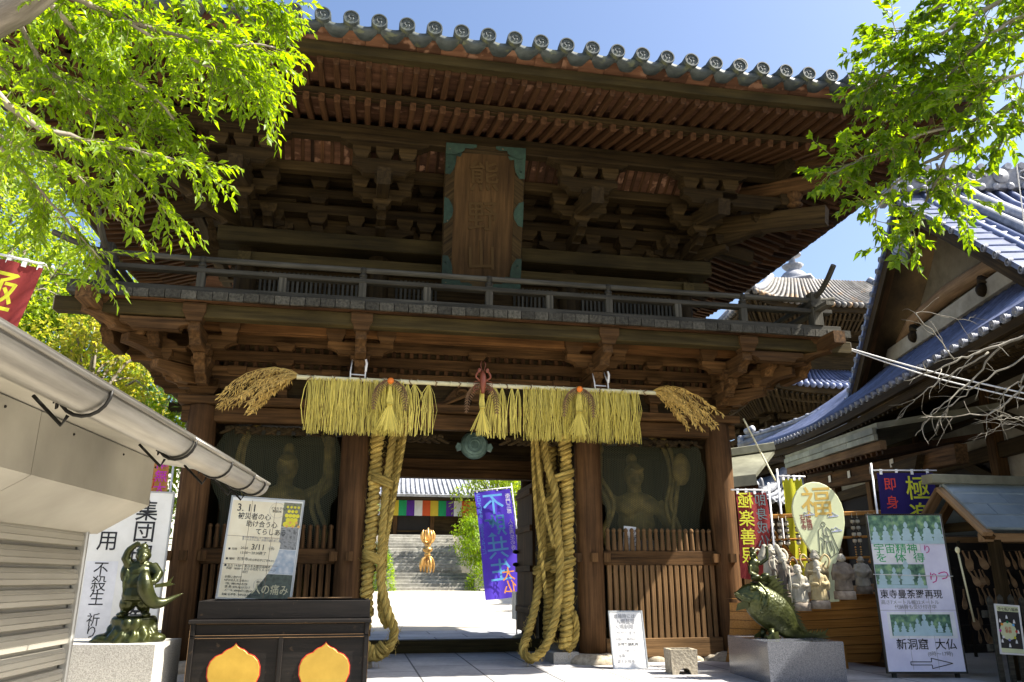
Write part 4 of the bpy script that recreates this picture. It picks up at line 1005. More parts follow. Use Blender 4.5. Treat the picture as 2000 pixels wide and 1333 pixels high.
rope(m, t1, .054, .26); whisk(m, t1, .07, 300); part('twisted_strand', m, M['rope'], lr)
m = MB(); t2 = [PX(790, 815, -.05), PX(775, 900, -.02), PX(758, 1000, -.02), PX(748, 1110, -.06), PX(744, 1190, -.1), PX(757, 1225, -.12)]
rope(m, t2, .044, .22, ph=1); part('twisted_strand', m, M['rope'], lr)
m = MB(); t3 = [PX(797, 815, -.12), PX(783, 900, -.16), PX(768, 985, -.18), PX(756, 1050, -.2), PX(750, 1090, -.2)]; rope(m, t3, .026, .12); part('thin_cord', m, M['rope'], lr)
m = MB(); t4 = [PX(752, 1262, -.25), PX(735, 1276, -.24), PX(712, 1268, -.22)]; coil(m, t4, .06, .026); part('loop_wrap', m, M['rope'], lr)
for (a, b) in ((935, 950), (1085, 1092)):
    c = PX(742 - (a - 935) * .1, a, -.12); m = MB()
    for k in range(3): ring(m, c + V((.03, 0, -.035 * k)), .13, .11, .024, -.05)
    part('binding', m, M['rope'], lr)
rr = thing('straw_rope', 'thick straw ropes beside the right doorway pillar, big loop trailing on the paving', 'rope', (1.2, -.1, 0), group='giant straw ropes in the gateway')
c1 = [PX(1102, 845, -.02), PX(1107, 940, -.02), PX(1109, 1040, -.04), PX(1109, 1140, -.06), PX(1108, 1225, -.06), PX(1104, 1268, -.06)]
m = MB(); coil(m, c1, .053, .036, .068); whisk(m, c1, .09, 480); part('wound_core', m, M['rope'], rr)
c2 = [PX(1077, 845, .25), PX(1077, 940, .25), PX(1076, 1050, .25), PX(1073, 1150, .25), PX(1071, 1240, .25)]
m = MB(); coil(m, c2, .046, .033, .064); part('wound_core', m, M['rope'], rr)
c3 = [PX(1086, 960, .5), PX(1082, 1050, .5), PX(1075, 1150, .5), PX(1072, 1250, .5)]
m = MB(); coil(m, c3, .05, .034, .066); part('wound_core', m, M['rope'], rr)
m = MB(); r1 = [PX(1058, 840, .0), PX(1070, 910, -.1), PX(1084, 960, -.16), PX(1088, 1030, -.2), PX(1094, 1100, -.22), PX(1090, 1170, -.25), PX(1080, 1225, -.28), PX(1062, 1268, -.34), PX(1036, 1287, -.38), PX(1022, 1268, -.3), PX(1032, 1235, -.15), PX(1046, 1180, .0), PX(1056, 1110, .05), PX(1060, 1040, .08), PX(1054, 940, .08), PX(1050, 840, .08)]
rope(m, r1, .054, .25); whisk(m, r1, .065, 480); part('twisted_strand', m, M['rope'], rr)
m = MB(); r2 = [PX(1040, 840, -.05), PX(1042, 920, -.05), PX(1048, 1010, -.05), PX(1058, 1090, -.08), PX(1066, 1160, -.08)]; rope(m, r2, .026, .12); part('thin_cord', m, M['rope'], rr)
m = MB(); r3 = [PX(1046, 840, -.12), PX(1054, 930, -.14), PX(1068, 1010, -.18), PX(1082, 1068, -.22)]; rope(m, r3, .028, .12, ph=2); part('thin_cord', m, M['rope'], rr)
for (px, py, Y, rx) in ((1096, 928, -.05, .15), (1066, 975, .2, .10), (1100, 1100, -.1, .14), (1062, 1104, .1, .12)):
    c = PX(px, py, Y); m = MB()
    for k in range(2): ring(m, c + V((0, 0, -.05 * k)), rx, .12, .027, .05)
    part('binding', m, M['rope'], rr)
m = MB(); rope(m, [PX(1120, 1195, -.12), PX(1126, 1225, -.12), PX(1122, 1255, -.1), PX(1108, 1272, -.1)], .04, .2); part('loop_wrap', m, M['rope'], rr)
m = MB(); c = PX(1100, 1300, .05); m.box(c.x - .16, c.x + .16, -.12, .32, -.01, .14, ch=.012); solo('stone_block', m, M['granite_pale'], 'low grey stone block on the paving under the right straw ropes', 'stone block', (c.x, .1, 0))

# ================================================================ DONATION BOX
db = thing('donation_box', 'black lacquered offertory box with two gold crests in front of the left pillar', 'donation box', (-2.07, -1.6, 0))
X0, X1, YF, YB = -2.89, -1.27, -2.02, -1.2
m = MB(); m.box(X0 + .02, X1 - .02, YF + .03, YB, 0, .60, ch=.01); part('body', m, M['black'], db)
m = MB(); m.box(X0 - .015, X1 + .015, YF - .02, YB + .02, .60, .635, ch=.008); part('top_rim', m, M['black'], db)
m = MB(); m.box(X0 + .035, X1 - .0, YF + .10, YF + .14, .636, .80); m.box(X0 + .035, X0 + .075, YF + .14, YB, .636, .80); m.box(X1 - .04, X1, YF + .14, YB, .636, .80); m.box(X0 + .075, X1 - .04, YB - .04, YB, .636, .80); part('upper_frame', m, M['black'], db)
m = MB()
for i in range(17): m.box(X0 + .09 + i * .087, X0 + .13 + i * .087, YF + .142, YB - .042, .72, .77, ch=.004)
part('coin_grille', m, M['black'], db)
m = MB(); m.box(X0, X1, YF, YF + .03, .475, .495); m.box(X0, X1, YF, YF + .03, .0, .04)
for x in (X0, (X0 + X1) / 2 - .02, X1 - .045): m.box(x, x + .045, YF - .003, YF + .028, .04, .475)
m.box(X0, X0 + .045, YF - .003, YF + .028, .497, .598); m.box(X1 - .045, X1, YF - .003, YF + .028, .497, .598)
part('front_frame', m, M['black'], db)
m = MB()
for z in (.497, .4735, .598): m.box(X0 + .05, X1 - .05, YF - .0025, YF + .005, z, z + .0022, ch=0)
for x in (X0 + .001, X1 - .003): m.box(x, x + .002, YF - .005, YF + .004, .05, .59, ch=0)
part('worn_edge', m, M['wood_pale'], db)
def crest():
    pts = []
    for a, r in ((90, 1.12), (86, 1.02), (80, .95), (70, .93), (62, .90), (55, .86), (48, .90), (40, .95), (25, .99), (10, 1.0), (-10, 1.0), (-30, .99), (-50, .97), (-65, .95), (-80, .93)): pts.append((r * math.cos(rad(a)), r * math.sin(rad(a)) * .93))
    return [(-x, y) for x, y in reversed(pts[1:])] + pts
CR = crest()
for cx in (-2.475, -1.665):
    m = MB(); m.prism([(x * .238, y * .238) for x, y in CR], (cx, YF + .022, .185), (1, 0, 0), (0, 0, 1), .014); c_ = part('crest_edge', m, M['red_line'], db)
    m = MB(); m.prism([(x * .229, y * .229) for x, y in CR], (cx, YF + .014, .185), (1, 0, 0), (0, 0, 1), .012, bev=.003); part('crest', m, M['gold'], c_)
    m = MB(); m.prism([(-.035, -.05), (.035, -.05), (.03, -.01), (.05, .005), (.015, .012), (0, .035), (-.015, .012), (-.05, .005), (-.03, -.01)], (cx, YF + .007, .03), (1, 0, 0), (0, 0, 1), .004); part('notch', m, M['wood_pale'], c_)
m = MB(); m.box(-2.1, -1.45, YB - .1, YB - .02, .802, .815, ch=.003); solo('wooden_strip', m, M['wood_pale'], 'thin pale wooden strip lying on the back rim of the black donation box', 'wood strip', (-1.8, YB - .06, .802))

# ================================================================ SIGN BOARDS
def board(name, label, cat, loc, rot, W_, H_, mat, group=None, frame='alu', legs=None, th=.02):
    t = thing(name, label, cat, loc, rot, group)
    m = MB(); m.box(-W_ / 2, W_ / 2, 0, th, 0, H_, ch=0); part('board', m, M[mat], t, local=True)
    if frame:
        f = MB()
        for x in (-1, 1): f.box(x * W_ / 2 - .009, x * W_ / 2 + .009, -.006, th + .004, -.009, H_ + .009, ch=.002)
        for z in (0, H_): f.box(-W_ / 2 + .009, W_ / 2 - .009, -.005, th + .003, z - .009, z + .009, ch=.002)
        part('frame', f, M[frame], t, local=True)
    if legs is not None:
        for x in (-1, 1):
            f = MB(); f.box(x * W_ * .4 - .02, x * W_ * .4 + .02, th + .006, th + .046, legs, H_ * .9, ch=.003); part('leg', f, M['wood_grey'], t, local=True)
    return t
def poly(name, pts, mat, parent, y=-.0012, th=.0012):
    m = MB(); m.prism(pts, (0, y, 0), (1, 0, 0), (0, 0, 1), th); return part(name, m, M[mat], parent, local=True)
W_, H_ = .785, 1.09
po = board('event_board', 'cream printed event board headed 3.11 with a photo strip, behind the black donation box', 'sign board', (-2.50, -.72, .78), (rad(-2), rad(3), 0), W_, H_, 'paper', frame='alu', legs=-.76)
def cvx(z): return .20 - .42 * max(0, (.62 - z)) ** 2 * 1.9 - .02 * (z > .62)   # left edge of the photo strip
poly('cream_print', [(-.375, .01), (cvx(.01), .01)] + [(cvx(z), z) for z in [i / 20 for i in range(1, 21)]] + [(cvx(1.05), 1.05), (-.375, 1.05)], 'paper_yellow', po, y=-.001)
def strip_pic(z0, z1, mat):
    zz = [z0 + (z1 - z0) * i / 8 for i in range(9)]
    return poly('photo', [(.375, z0)] + [(.375, z1)] + [(cvx(z), z) for z in reversed(zz)], mat, po, y=-.001)
pp_ = strip_pic(.79, 1.06, 'photo_lemon'); strip_pic(.545, .785, 'photo_grey'); strip_pic(.28, .54, 'photo_sea'); pd = strip_pic(.012, .275, 'photo_dark')
M['lemon'] = plain('lemon_print', (.70, .62, .04), .5); M['lemon2'] = plain('ripe_print', (.75, .42, .10), .5)
m = MB()
for i in range(26):
    z = .82 + (i // 5) * .048; r = .030 - (i // 5) * .004; x = .225 + (i % 5) * .04 + (.02 if (i // 5) % 2 else 0)
    if x + r < .375 and z + r < 1.06: m.lathe([(0, -.001), (r, -.001), (r, .001)], (x, -.0025 - i * .00002, z), (0, 1, 0), 12, smooth=False)
part('printed_fruit', m, M['lemon'], pp_, local=True)
m = MB()
for i in range(5): m.lathe([(0, -.001), (.016, -.001), (.016, .001)], (.24 + i * .033, -.004, .80 + (i % 2) * .04), (0, 1, 0), 10, smooth=False)
part('printed_fruit', m, M['lemon2'], pp_, local=True)
text('人の痛み', .115, M['bamboo'], po, -.02 - .02, .07, -.004, bold=.002, sx=.85)
TX = lambda s_, size, x, z, b=0, mat='ink', sx=1, **k: text(s_, size, M[mat], po, x, z, -.003, bold=b, sx=sx, **k)
TX('3. 11', .115, -.325, .935, .003, sx=.95); TX('被災者の心', .078, -.30, .855, .001, sx=.92); TX('助け合う心', .074, -.20, .775, .001, sx=.92); TX('てらしあう', .074, -.09, .695, .001, sx=.92)
TX('東日本大震災により犠牲となった\n多くの方々に深く哀悼の意を表します。', .026, -.22, .645, mat='ink_grey'); TX('2020', .036, -.22, .525, sx=1.1); TX('3/11', .085, -.11, .525, .002); TX('(水)', .034, .085, .535)
TX('13:00〜20:30終了', .038, -.22, .475); TX('■ 日時', .030, -.35, .510); TX('■ 場所', .030, -.36, .405); TX('石手寺', .040, -.24, .405); TX('(松山市石手2丁目9-21)', .028, -.12, .405)
TX('■ 主な\n   内容', .030, -.365, .335); TX('14:30〜 東日本大震災追悼式\n18:00〜 祈りの竹灯りメッセージ\n           点灯', .031, -.26, .335)
TX('お問い合わせ\nNPO法人えひめ311\n  TEL: 089-993-8328\n  携 帯: 070-5515-2217\n  メール: ehime311@yahoo.co.jp', .030, -.34, .215, ls=1.15); TX('主催: 石手寺、NPO法人えひめ311', .027, -.345, .035)
TX('どなたでも\n  参加OK', .033, .045, .975, .0005, sx=.9); TX('申込\n不要', .036, .0, .17)
for cx_, cz_, r in ((.115, .965, .085), (.035, .155, .062), (.105, .547, .024)):
    m = MB(); m.tube([(cx_ + r * math.cos(q / 20 * 6.283), -.002, cz_ + r * math.sin(q / 20 * 6.283)) for q in range(21)], .0013, 4); part('printed_ring', m, M['ink_grey'], po, local=True)
m = MB()
for z in (.66, .36): m.box(-.385, .2, -.0018, -.0008, z, z + .004, ch=0)
for x in (-.17, .09): m.box(x, x + .004, -.0018, -.0008, .02, 1.06, ch=0)
part('fold_stain', m, M['wood_pale'], po, local=True)
# tall white banner board at the left
wb = board('banner_board', 'tall white board with large vertical black lettering behind the bronze figure', 'sign board', (-3.80, -1.0, .05), (0, rad(.5), rad(4)), .78, 1.84, 'paper', frame='alu', legs=-.05)
text('集団的自衛権', .235, M['ink'], wb, .035, 1.56, -.003, vert=True, ls=.93, sx=.95, bold=.002)
text('用', .215, M['ink'], wb, -.295, 1.25, -.003, sx=.95, bold=.001)
poly('white_patch', [(-.36, .12), (-.06, .12), (-.06, 1.12), (-.36, 1.12)], 'p_white', wb, y=-.0012)
text('不殺生', .165, M['ink'], wb, -.29, .98, -.003, vert=True, ls=.85, sx=.9)
text('祈りの会', .135, M['ink'], wb, -.28, .50, -.003, vert=True, ls=.85, sx=.95)
# whiteboard on the paving
wh = board('whiteboard', 'small white notice board with faint handwriting leaning on the right picket fence', 'notice board', (1.74, -.78, .01), (rad(-14), 0, rad(-3)), .40, .635, 'white', frame='alu')
for i, (s_, c, sz) in enumerate((('混雑時には', 'ink_grey', .055), ('入場整理', 'ink_grey', .062), ('入場制限', 'ink_grey', .062), ('かかります', 'ink_grey', .05), ('法話のご案内は', 'ink_grey', .036), ('お守り納札所', 'ink', .044), ('こちらへお越し下さい', 'ink_grey', .026), ('住職', 'ink_grey', .042), ('袋をお持ち', 'ink_grey', .044))):
    text(s_, sz, M[c], wh, -.13 if i % 2 else -.15, .56 - i * .062, -.003, sx=.95)
# folded paper notice behind the right pickets
pn = board('paper_notice', 'white handwritten paper notice tucked behind the right picket fence', 'notice', (2.05, .02, 1.24), (rad(-4), rad(5), 0), .17, .42, 'white', frame=None, th=.004)
text('のの一し', .11, M['ink'], pn, .0, .30, -.003, vert=True, ls=.8, shear=.2); text('ふく寺', .06, M['ink'], pn, -.06, .25, -.003, vert=True, ls=.9)
# big picture board on the right
bA, bB = V((4.09, -2.12, .06)), V((4.90, -2.27, .06))
sg = board('picture_board', 'tall board of faded prints with stone buddha photos and a right-pointing arrow', 'sign board', ((bA + bB) / 2), (rad(-1.5), 0, math.atan2(bB.y - bA.y, bB.x - bA.x)), .83, 1.62, 'paper_lilac', frame='wood_grey', legs=-.06)
def buddhas(par, x0, x1, z0, n, s, seed):
    rr_ = random.Random(seed); m = MB()
    for i in range(n):
        x = x0 + (x1 - x0) * (i + .5) / n; k = s * rr_.uniform(.7, 1.1) * (1.45 if i == n // 2 else 1)
        pts = [(-.42, 0), (.42, 0), (.40, .16), (.30, .18), (.46, .24), (.44, .32), (.30, .38), (.30, .54), (.22, .62), (.08, .64), (.08, .67), (.16, .72), (.17, .82), (.10, .91), (.05, .97), (-.05, .97), (-.10, .91), (-.17, .82), (-.16, .72), (-.08, .67), (-.08, .64), (-.22, .62), (-.30, .54), (-.30, .38), (-.44, .32), (-.46, .24), (-.30, .18), (-.40, .16)]
        m.prism([(px * k * .62, pz * k) for px, pz in pts], (x, -.004 - .0002 * i, z0 + rr_.uniform(0, .02)), (1, 0, 0), (0, 0, 1), .001)
    m.prism([(x0, 0), (x1, 0), (x1, .03), (x0, .04)], (0, -.0075, z0 - .02), (1, 0, 0), (0, 0, 1), .001)
    return part('printed_statues', m, M['marble'], par, local=True)
p_ = poly('photo', [(-.40, 1.31), (.40, 1.31), (.40, 1.61), (-.40, 1.61)], 'photo_green', sg, y=-.0015); buddhas(p_, -.40, .40, 1.325, 7, .20, 3)
poly('white_print', [(-.40, 1.10), (.13, 1.10), (.13, 1.30), (-.40, 1.30)], 'p_white', sg, y=-.0012)
text('宇宙精神', .115, M['ink_green'], sg, -.385, 1.215, -.003, sx=1.05, bold=.002); text('を  体  得', .105, M['ink_green'], sg, -.375, 1.12, -.003, sx=1.25, bold=.002)
p_ = poly('photo', [(-.40, .84), (.14, .84), (.14, 1.09), (-.40, 1.09)], 'photo_green', sg, y=-.0015); buddhas(p_, -.40, .14, .86, 4, .18, 5)
text('東寺曼荼羅再現', .096, M['ink'], sg, -.385, .745, -.003, sx=1.0, bold=.002); text('高さ7メートル幅22メートル\n          代納骨も受け付け中', .05, M['ink_grey'], sg, -.385, .68, -.003, ls=.95)
text('つ', .13, M['ink_pink'], sg, .27, .93, -.003); text('り', .13, M['ink_pink'], sg, .16, .90, -.003); text('り', .10, M['ink_pink'], sg, .15, 1.21, -.003)
p_ = poly('photo_border', [(-.34, .335), (.38, .335), (.38, .60), (-.34, .60)], 'p_white', sg, y=-.0015); q_ = poly('photo', [(-.31, .36), (.33, .36), (.33, .575), (-.31, .575)], 'photo_green', sg, y=-.003); buddhas(q_, -.30, .32, .38, 8, .14, 8)
text('新洞窟  大仏', .115, M['ink'], sg, -.285, .235, -.003, sx=1.0, bold=.003); text('(8時〜17時)', .052, M['ink_grey'], sg, .03, .165, -.003)
m = MB()
for a, b in (((-.16, .075), (.06, .075)), ((-.16, .105), (.06, .105)), ((-.16, .075), (-.16, .105)), ((.06, .04), (.06, .075)), ((.06, .105), (.06, .14)), ((.06, .04), (.28, .09)), ((.06, .14), (.28, .09))): m.tube([(a[0], -.003, a[1]), (b[0], -.003, b[1])], .004, 5)
part('printed_arrow', m, M['ink'], sg, local=True)
m = MB()
for z in (1.305, .965, .615): m.box(-.412, .412, -.0022, -.001, z, z + .004, ch=0)
for x in (-.14, .13): m.box(x, x + .003, -.0022, -.001, .03, 1.6, ch=0)
part('sheet_seam', m, M['ink_grey'], sg, local=True)
m = MB(); m.tube([(-.43, -.012, .985), (.43, -.012, .965)], .004, 5); part('tie_cord', m, M['p_white'], sg, local=True)
# ================================================================ PEDESTALS AND BRONZES
def pedestal(name, label, c, rz, wx, wy, h, mat):
    m = MB(); m.box(-wx / 2, wx / 2, -wy / 2, wy / 2, -.03, h, ch=.008)
    o = solo(name, m, M[mat], label, 'pedestal', (0, 0, 0)); o.location = c; o.rotation_euler = (0, 0, rz); return o
lc = V((-3.66, -1.80, 0))
pedestal('granite_pedestal', 'speckled granite block carrying the bronze figure with a raised arm', lc, rad(-8), 1.16, .66, .45, 'granite_pale')
pedestal('granite_pedestal', 'polished dark granite block carrying the bronze fish', V((3.035, -1.92, 0)), rad(-4.5), .79, 1.06, .40, 'granite')
eb = thing('bronze_figure', 'green bronze bearded man with raised fist holding a big fish under his arm', 'statue', (-3.40, -1.95, .45), (0, 0, rad(6)))
m = MB()
rk = MB()
rk.lathe([(.235, -.01), (.215, .05), (.175, .10), (.18, .16), (.19, .205), (.15, .225)], (0, 0, 0), seg=18, sy=.68)
for i in range(14):
    a = i / 14 * 6.283; rk.ball((.17 * math.cos(a), .115 * math.sin(a), .10 + .07 * math.sin(a * 3)), (.05, .045, .06), 10, 7)
rk.ball((-.22, -.02, .03), (.10, .08, .05)); rk.ball((.2, -.03, .03), (.10, .08, .05)); rk.ball((-.30, -.02, .01), (.05, .04, .02))
for i in range(12):
    a = i / 12 * 6.283; rk.tube([(.22 * math.cos(a), .15 * math.sin(a), .0), (.20 * math.cos(a + .2), .14 * math.sin(a + .2), .06), (.15 * math.cos(a + .1), .11 * math.sin(a + .1), .14)], [.035, .03, .02], 6)
fuse(rk, 'rock', M['bronze'], eb, .011, 2)
for s_ in (-1, 1):
    m.ball((s_ * .085 + s_ * .02, -.06, .235), (.042, .075, .025)); m.tube([(s_ * .09, 0, .22), (s_ * .085, 0, .28)], [.038, .04], 8); m.ball((s_ * .07, 0, .33), (.072, .075, .075))
m.ball((0, 0, .40), (.12, .095, .09)); m.ball((0, -.025, .50), (.125, .105, .11)); m.ball((0, -.01, .60), (.115, .085, .09)); m.ball((0, 0, .665), (.12, .07, .05))
m.lathe([(.12, .36), (.13, .40), (.12, .46)], (0, -.012, 0), seg=14)
m.tube([(-.09, 0, .67), (-.135, -.02, .735), (-.115, -.04, .80)], [.05, .042, .033], 8); m.tube([(-.115, -.04, .80), (-.065, -.06, .845)], [.033, .026], 8)
m.ball((-.05, -.065, .857), (.028, .026, .022)); 
for k in range(4): m.tube([(-.045 + .006 * k, -.075, .872 - k * .009), (-.02 + .004 * k, -.09, .868 - k * .009), (-.02 + .003 * k, -.072, .860 - k * .009)], .009, 6)
m.tube([(-.06, -.05, .855), (-.045, -.04, .885)], .008, 6)
m.tube([(.10, 0, .66), (.17, -.05, .585), (.155, -.115, .53)], [.055, .048, .035], 8); m.ball((.145, -.13, .52), (.03, .025, .03))
for k in range(4): m.tube([(.145, -.13, .535 - .012 * k), (.12, -.165, .53 - .012 * k), (.095, -.165, .528 - .012 * k)], .009, 6)
m.tube([(0, 0, .68), (0, -.01, .72)], .045, 8)
m.ball((0.012, -.02, .765), (.063, .07, .072)); m.ball((.02, -.095, .755), (.013, .016, .016)); m.ball((.02, -.085, .715), (.032, .025, .035))
for s_ in (-1, 1): m.ball((.015 + s_ * .058, -.02, .755), (.012, .02, .026)); m.ball((.018 + s_ * .03, -.075, .745), (.022, .018, .02)); m.tube([(.018 + s_ * .008, -.082, .785), (.018 + s_ * .045, -.07, .787)], .006, 6)
m.ball((.005, 0, .838), (.04, .042, .034)); m.lathe([(.062, .80), (.066, .808), (.05, .82)], (.005, 0, 0), seg=14)
for k in range(5): m.tube([(-.10 + k * .01, -.06, .64 - k * .02), (-.12 + k * .03, -.09, .52), (-.10 + k * .03, -.09, .40)], .009, 5)
m.ball((-.12, .02, .60), (.05, .06, .09)); m.ball((.13, .03, .60), (.055, .06, .08))
fuse(m, 'body', M['bronze'], eb, .0085, 2)
m = MB(); sp_ = curve([(.055, -.12, .62), (.07, -.15, .52), (.10, -.14, .42), (.16, -.11, .345), (.24, -.08, .34), (.33, -.05, .385), (.40, -.04, .42)], 20)
m.tube(sp_, [.03, .045, .055, .064, .068, .07, .07, .068, .066, .063, .06, .055, .05, .044, .036, .029, .023, .018, .014, .01, .004], 12)
for s_ in (-1, 1): m.ball((.06, -.14 + s_ * .035, .585), (.012, .012, .012))
fuse(m, 'fish', M['bronze'], eb, .008, 1)
m = MB(); m.prism([(0, 0), (.10, .02), (.15, .07), (.13, .015), (.17, .0), (.10, -.02), (0, -.03)], (.16, -.14, .50), (1, 0, 0), (0, 0, 1), .02); part('fish_fin', m, M['bronze'], eb, local=True)

fs = thing('bronze_fish', 'green bronze fish with spiny fins ridden by a small figure, on dark granite', 'statue', (3.01, -1.95, .40), (0, 0, rad(-2)))
K = .00178
def FX(x, z, y=0): return V(((x - 400) * K, y, (1052 - z) * K))
m = MB(); FP = [(142, 798, .02), (165, 800, .055), (200, 803, .105), (235, 815, .15), (275, 842, .18), (320, 876, .195), (370, 912, .195), (415, 952, .17), (455, 992, .125), (495, 1018, .08), (540, 1036, .045), (600, 1042, .025), (650, 1036, .012)]
sp_ = curve([FX(x, z) for x, z, r in FP], 36); rs = []
for i in range(37):
    t = i / 36 * 12; k_ = min(11, int(t)); rs.append(FP[k_][2] + (FP[k_ + 1][2] - FP[k_][2]) * (t - k_))
m.tube(sp_, rs, 20); m.v = [(a, b * .70, c) for a, b, c in m.v]
for s_ in (-1, 1):
    m.tube(curve([FX(132, 795, s_ * .012), FX(165, 815, s_ * .055), FX(205, 835, s_ * .085), FX(228, 830, s_ * .098)], 10), .013, 6)      # lips
    m.tube(curve([FX(138, 812, s_ * .012), FX(168, 835, s_ * .055), FX(205, 848, s_ * .085)], 8), .012, 6)
    m.ball(FX(222, 768, s_ * .092), (.034, .020, .030)); m.ball(FX(222, 768, s_ * .112), (.016, .012, .015))
    m.tube(curve([FX(262, 735, s_ * .085), FX(295, 790, s_ * .135), FX(292, 850, s_ * .138), FX(255, 905, s_ * .105)], 14), .015, 7)  # gill cover
    m.tube(curve([FX(245, 760, s_ * .10), FX(262, 805, s_ * .128), FX(250, 860, s_ * .115)], 10), .010, 6)
fuse(m, 'body', M['fish_bronze'], fs, .0085, 1)
m = MB(); bk = curve([FX(345, 722), FX(400, 765), FX(445, 825), FX(482, 895), FX(512, 960), FX(540, 1010)], 15)
for i in range(16):
    t = i / 15; p = bk[i]; l = .135 - .07 * t; tn = (bk[min(15, i + 1)] - bk[max(0, i - 1)]).normalized(); out = V((-tn.z, 0, tn.x)); out = out if out.x > 0 else -out
    m.prism([(-.05, -.045), (.04, -.045), (.05, l * .55), (.075, l), (.01, l * .55)], p - out * .02, tn, out, .016)
for i in range(10): p = FX(520 + i * 15, 1030 + (i % 2) * 4); m.prism([(-.02, -.01), (.02, -.01), (.035, .05)], p, (1, 0, 0), (0, 0, 1), .01)
m.prism([(0, -.02), (.10, .0), (.15, .07), (.09, .035), (0, .02)], FX(620, 1040), (1, 0, 0), (0, 0, 1), .015)
m.prism([(0, -.02), (.09, -.02), (.16, -.01), (.09, .02), (0, .02)], FX(620, 1044), (1, 0, 0), (0, 0, 1), .015); part('dorsal_fin', m, M['bronze'], fs, local=True)
m = MB(); m.prism([(0, 0), (-.13, -.03), (-.11, .04), (0, .09)], FX(195, 880, -.06), (1, -.2, 0), (0, 0, 1), .014); m.prism([(0, .06), (-.08, .02), (-.07, 0), (.06, 0), (.05, .07)], FX(320, 1050, -.12), (1, 0, 0), (0, 0, 1), .02); m.prism([(0, .06), (-.08, .02), (-.07, 0), (.06, 0), (.05, .07)], FX(300, 1050, .10), (1, 0, 0), (0, 0, 1), .02); m.prism([(0, 0), (.03, .02), (.05, -.04), (.0, -.03)], FX(262, 870, -.13), (1, 0, 0), (0, 0, 1), .014)
m.tube([FX(315, 1000, -.08), FX(315, 1050, -.12)], [.04, .025], 8); m.tube([FX(320, 1000, .08), FX(300, 1050, .10)], [.04, .025], 8)
part('fin', m, M['bronze'], fs, local=True)
m = MB(); m.ball(FX(262, 660), (.06, .055, .075)); m.ball(FX(268, 625), (.065, .05, .05)); m.ball(FX(267, 578), (.038, .042, .045)); m.ball(FX(262, 548), (.032, .034, .032)); m.ball(FX(250, 580, -.04), (.01, .01, .01))
m.tube([FX(300, 630, -.02), FX(345, 600, -.04), FX(350, 545, -.03)], [.024, .02, .016], 7); m.ball(FX(350, 535, -.03), (.018, .018, .02))
m.tube([FX(235, 640, -.02), FX(225, 680, -.05), FX(265, 700, -.07)], [.024, .02, .015], 7); m.ball(FX(272, 702, -.07), (.018, .018, .018))
m.ball(FX(320, 700, -.05), (.05, .045, .035)); m.ball(FX(255, 705, -.06), (.055, .045, .032)); m.ball(FX(290, 715), (.09, .08, .03))
for i in range(9): m.tube([FX(315 + i * 9, 725 + i * 3, -.05 + .012 * i), FX(335 + i * 9, 705 + i * 3, -.06 + .014 * i)], [.016, .006], 6)
fuse(m, 'rider', M['bronze'], fs, .008, 1)
# stone trough
m = MB()
def trough(m):
    a, b = .215, .19; t = .045
    prof = [(-a * .93, 0), (-.10, 0), (-.085, .05), (-.04, .085), (.04, .085), (.085, .05), (.10, 0), (a * .93, 0), (a, .34), (-a, .34)]
    for y0 in (-b, b - .06): m.prism(prof, (0, y0 + .03, 0), (1, 0, 0), (0, 0, 1), .06)
    for x in (-1, 1): m.box(x * (a - .028) - .026, x * (a - .028) + .026, -b + .062, b - .062, .0, .34, ch=0)
    m.box(-a + .055, a - .055, -b + .062, b - .062, .09, .27, ch=0)
    for i in range(9): m.ball((R_.uniform(-.12, .12), R_.uniform(-.1, .1), .285), (.05, .04, .035), 8, 5)
trough(m); o = solo('stone_trough', m, M['stone'], 'small rough square stone pot with an arched foot on the sunlit paving', 'stone pot', (0, 0, 0)); o.location = (2.14, -1.30, .008); o.rotation_euler = (0, 0, rad(-5)); o.scale = (.70, .70, .74)

# ================================================================ BOAT WITH THE SEVEN FIGURES
bo = thing('wooden_boat', 'varnished wooden treasure boat with plank hull behind the bronze fish', 'boat', (3.6, -.95, 0))
BY = -1.32
def hull(u, v):   # u along, v up
    x = 2.92 + 2.1 * u; top = .70 + .16 * max(0, u - .25) ** 1.2 + .03 * (1 - u) ** 2; z = .06 + (top - .06) * v
    y = BY + .22 * (1 - v) ** 2 + .35 * (1 - min(1, u * 4)) ** 2
    return V((x, y, z))
m = MB(); m.grid(hull, 24, 8); hl = part('hull', m, M['wood_gold'], bo)
for k in range(1, 7):
    q = MB(); q.tube([hull(i / 20, k / 7) + V((0, -.003, 0)) for i in range(21)], .004, 4); part('plank_seam', q, M['wood'], hl)
m = MB(); m.grid(lambda u, v: V((2.92 + 2.1 * u, BY + .14 + .9 * v * min(1, u * 4 + .02) + .35 * (1 - min(1, u * 4)) ** 2 * (1 - v), .775 + .09 * max(0, u - .25) ** 1.2)), 10, 2); part('deck', m, M['wood_gold'], bo)
m = MB(); m.slab((3.35, BY + .15, .60), (5.0, BY + .15, .60), (5.0, BY + .15, .84), (3.35, BY + .15, .775), -.03); part('deck_step', m, M['wood_gold'], bo)
m = MB(); m.slab((3.70, BY - .03, .80), (5.0, BY - .03, .92), (5.0, BY - .03, .985), (3.70, BY - .03, .865), .05); part('gunwale', m, M['wood_pale'], bo)
m = MB(); m.prism([(0, -.03), (.62, -.02), (.86, .05), (.72, .055), (0, .045)], (3.10, BY - .045, .71), (1, 0, .02), (0, 0, 1), .04); part('rubbing_strake', m, M['wood_gold'], bo)
m = MB()
for x in (3.2, 4.7): m.box(x, x + .1, -1.25, -.5, 0, .3)
part('cradle', m, M['wood'], bo)
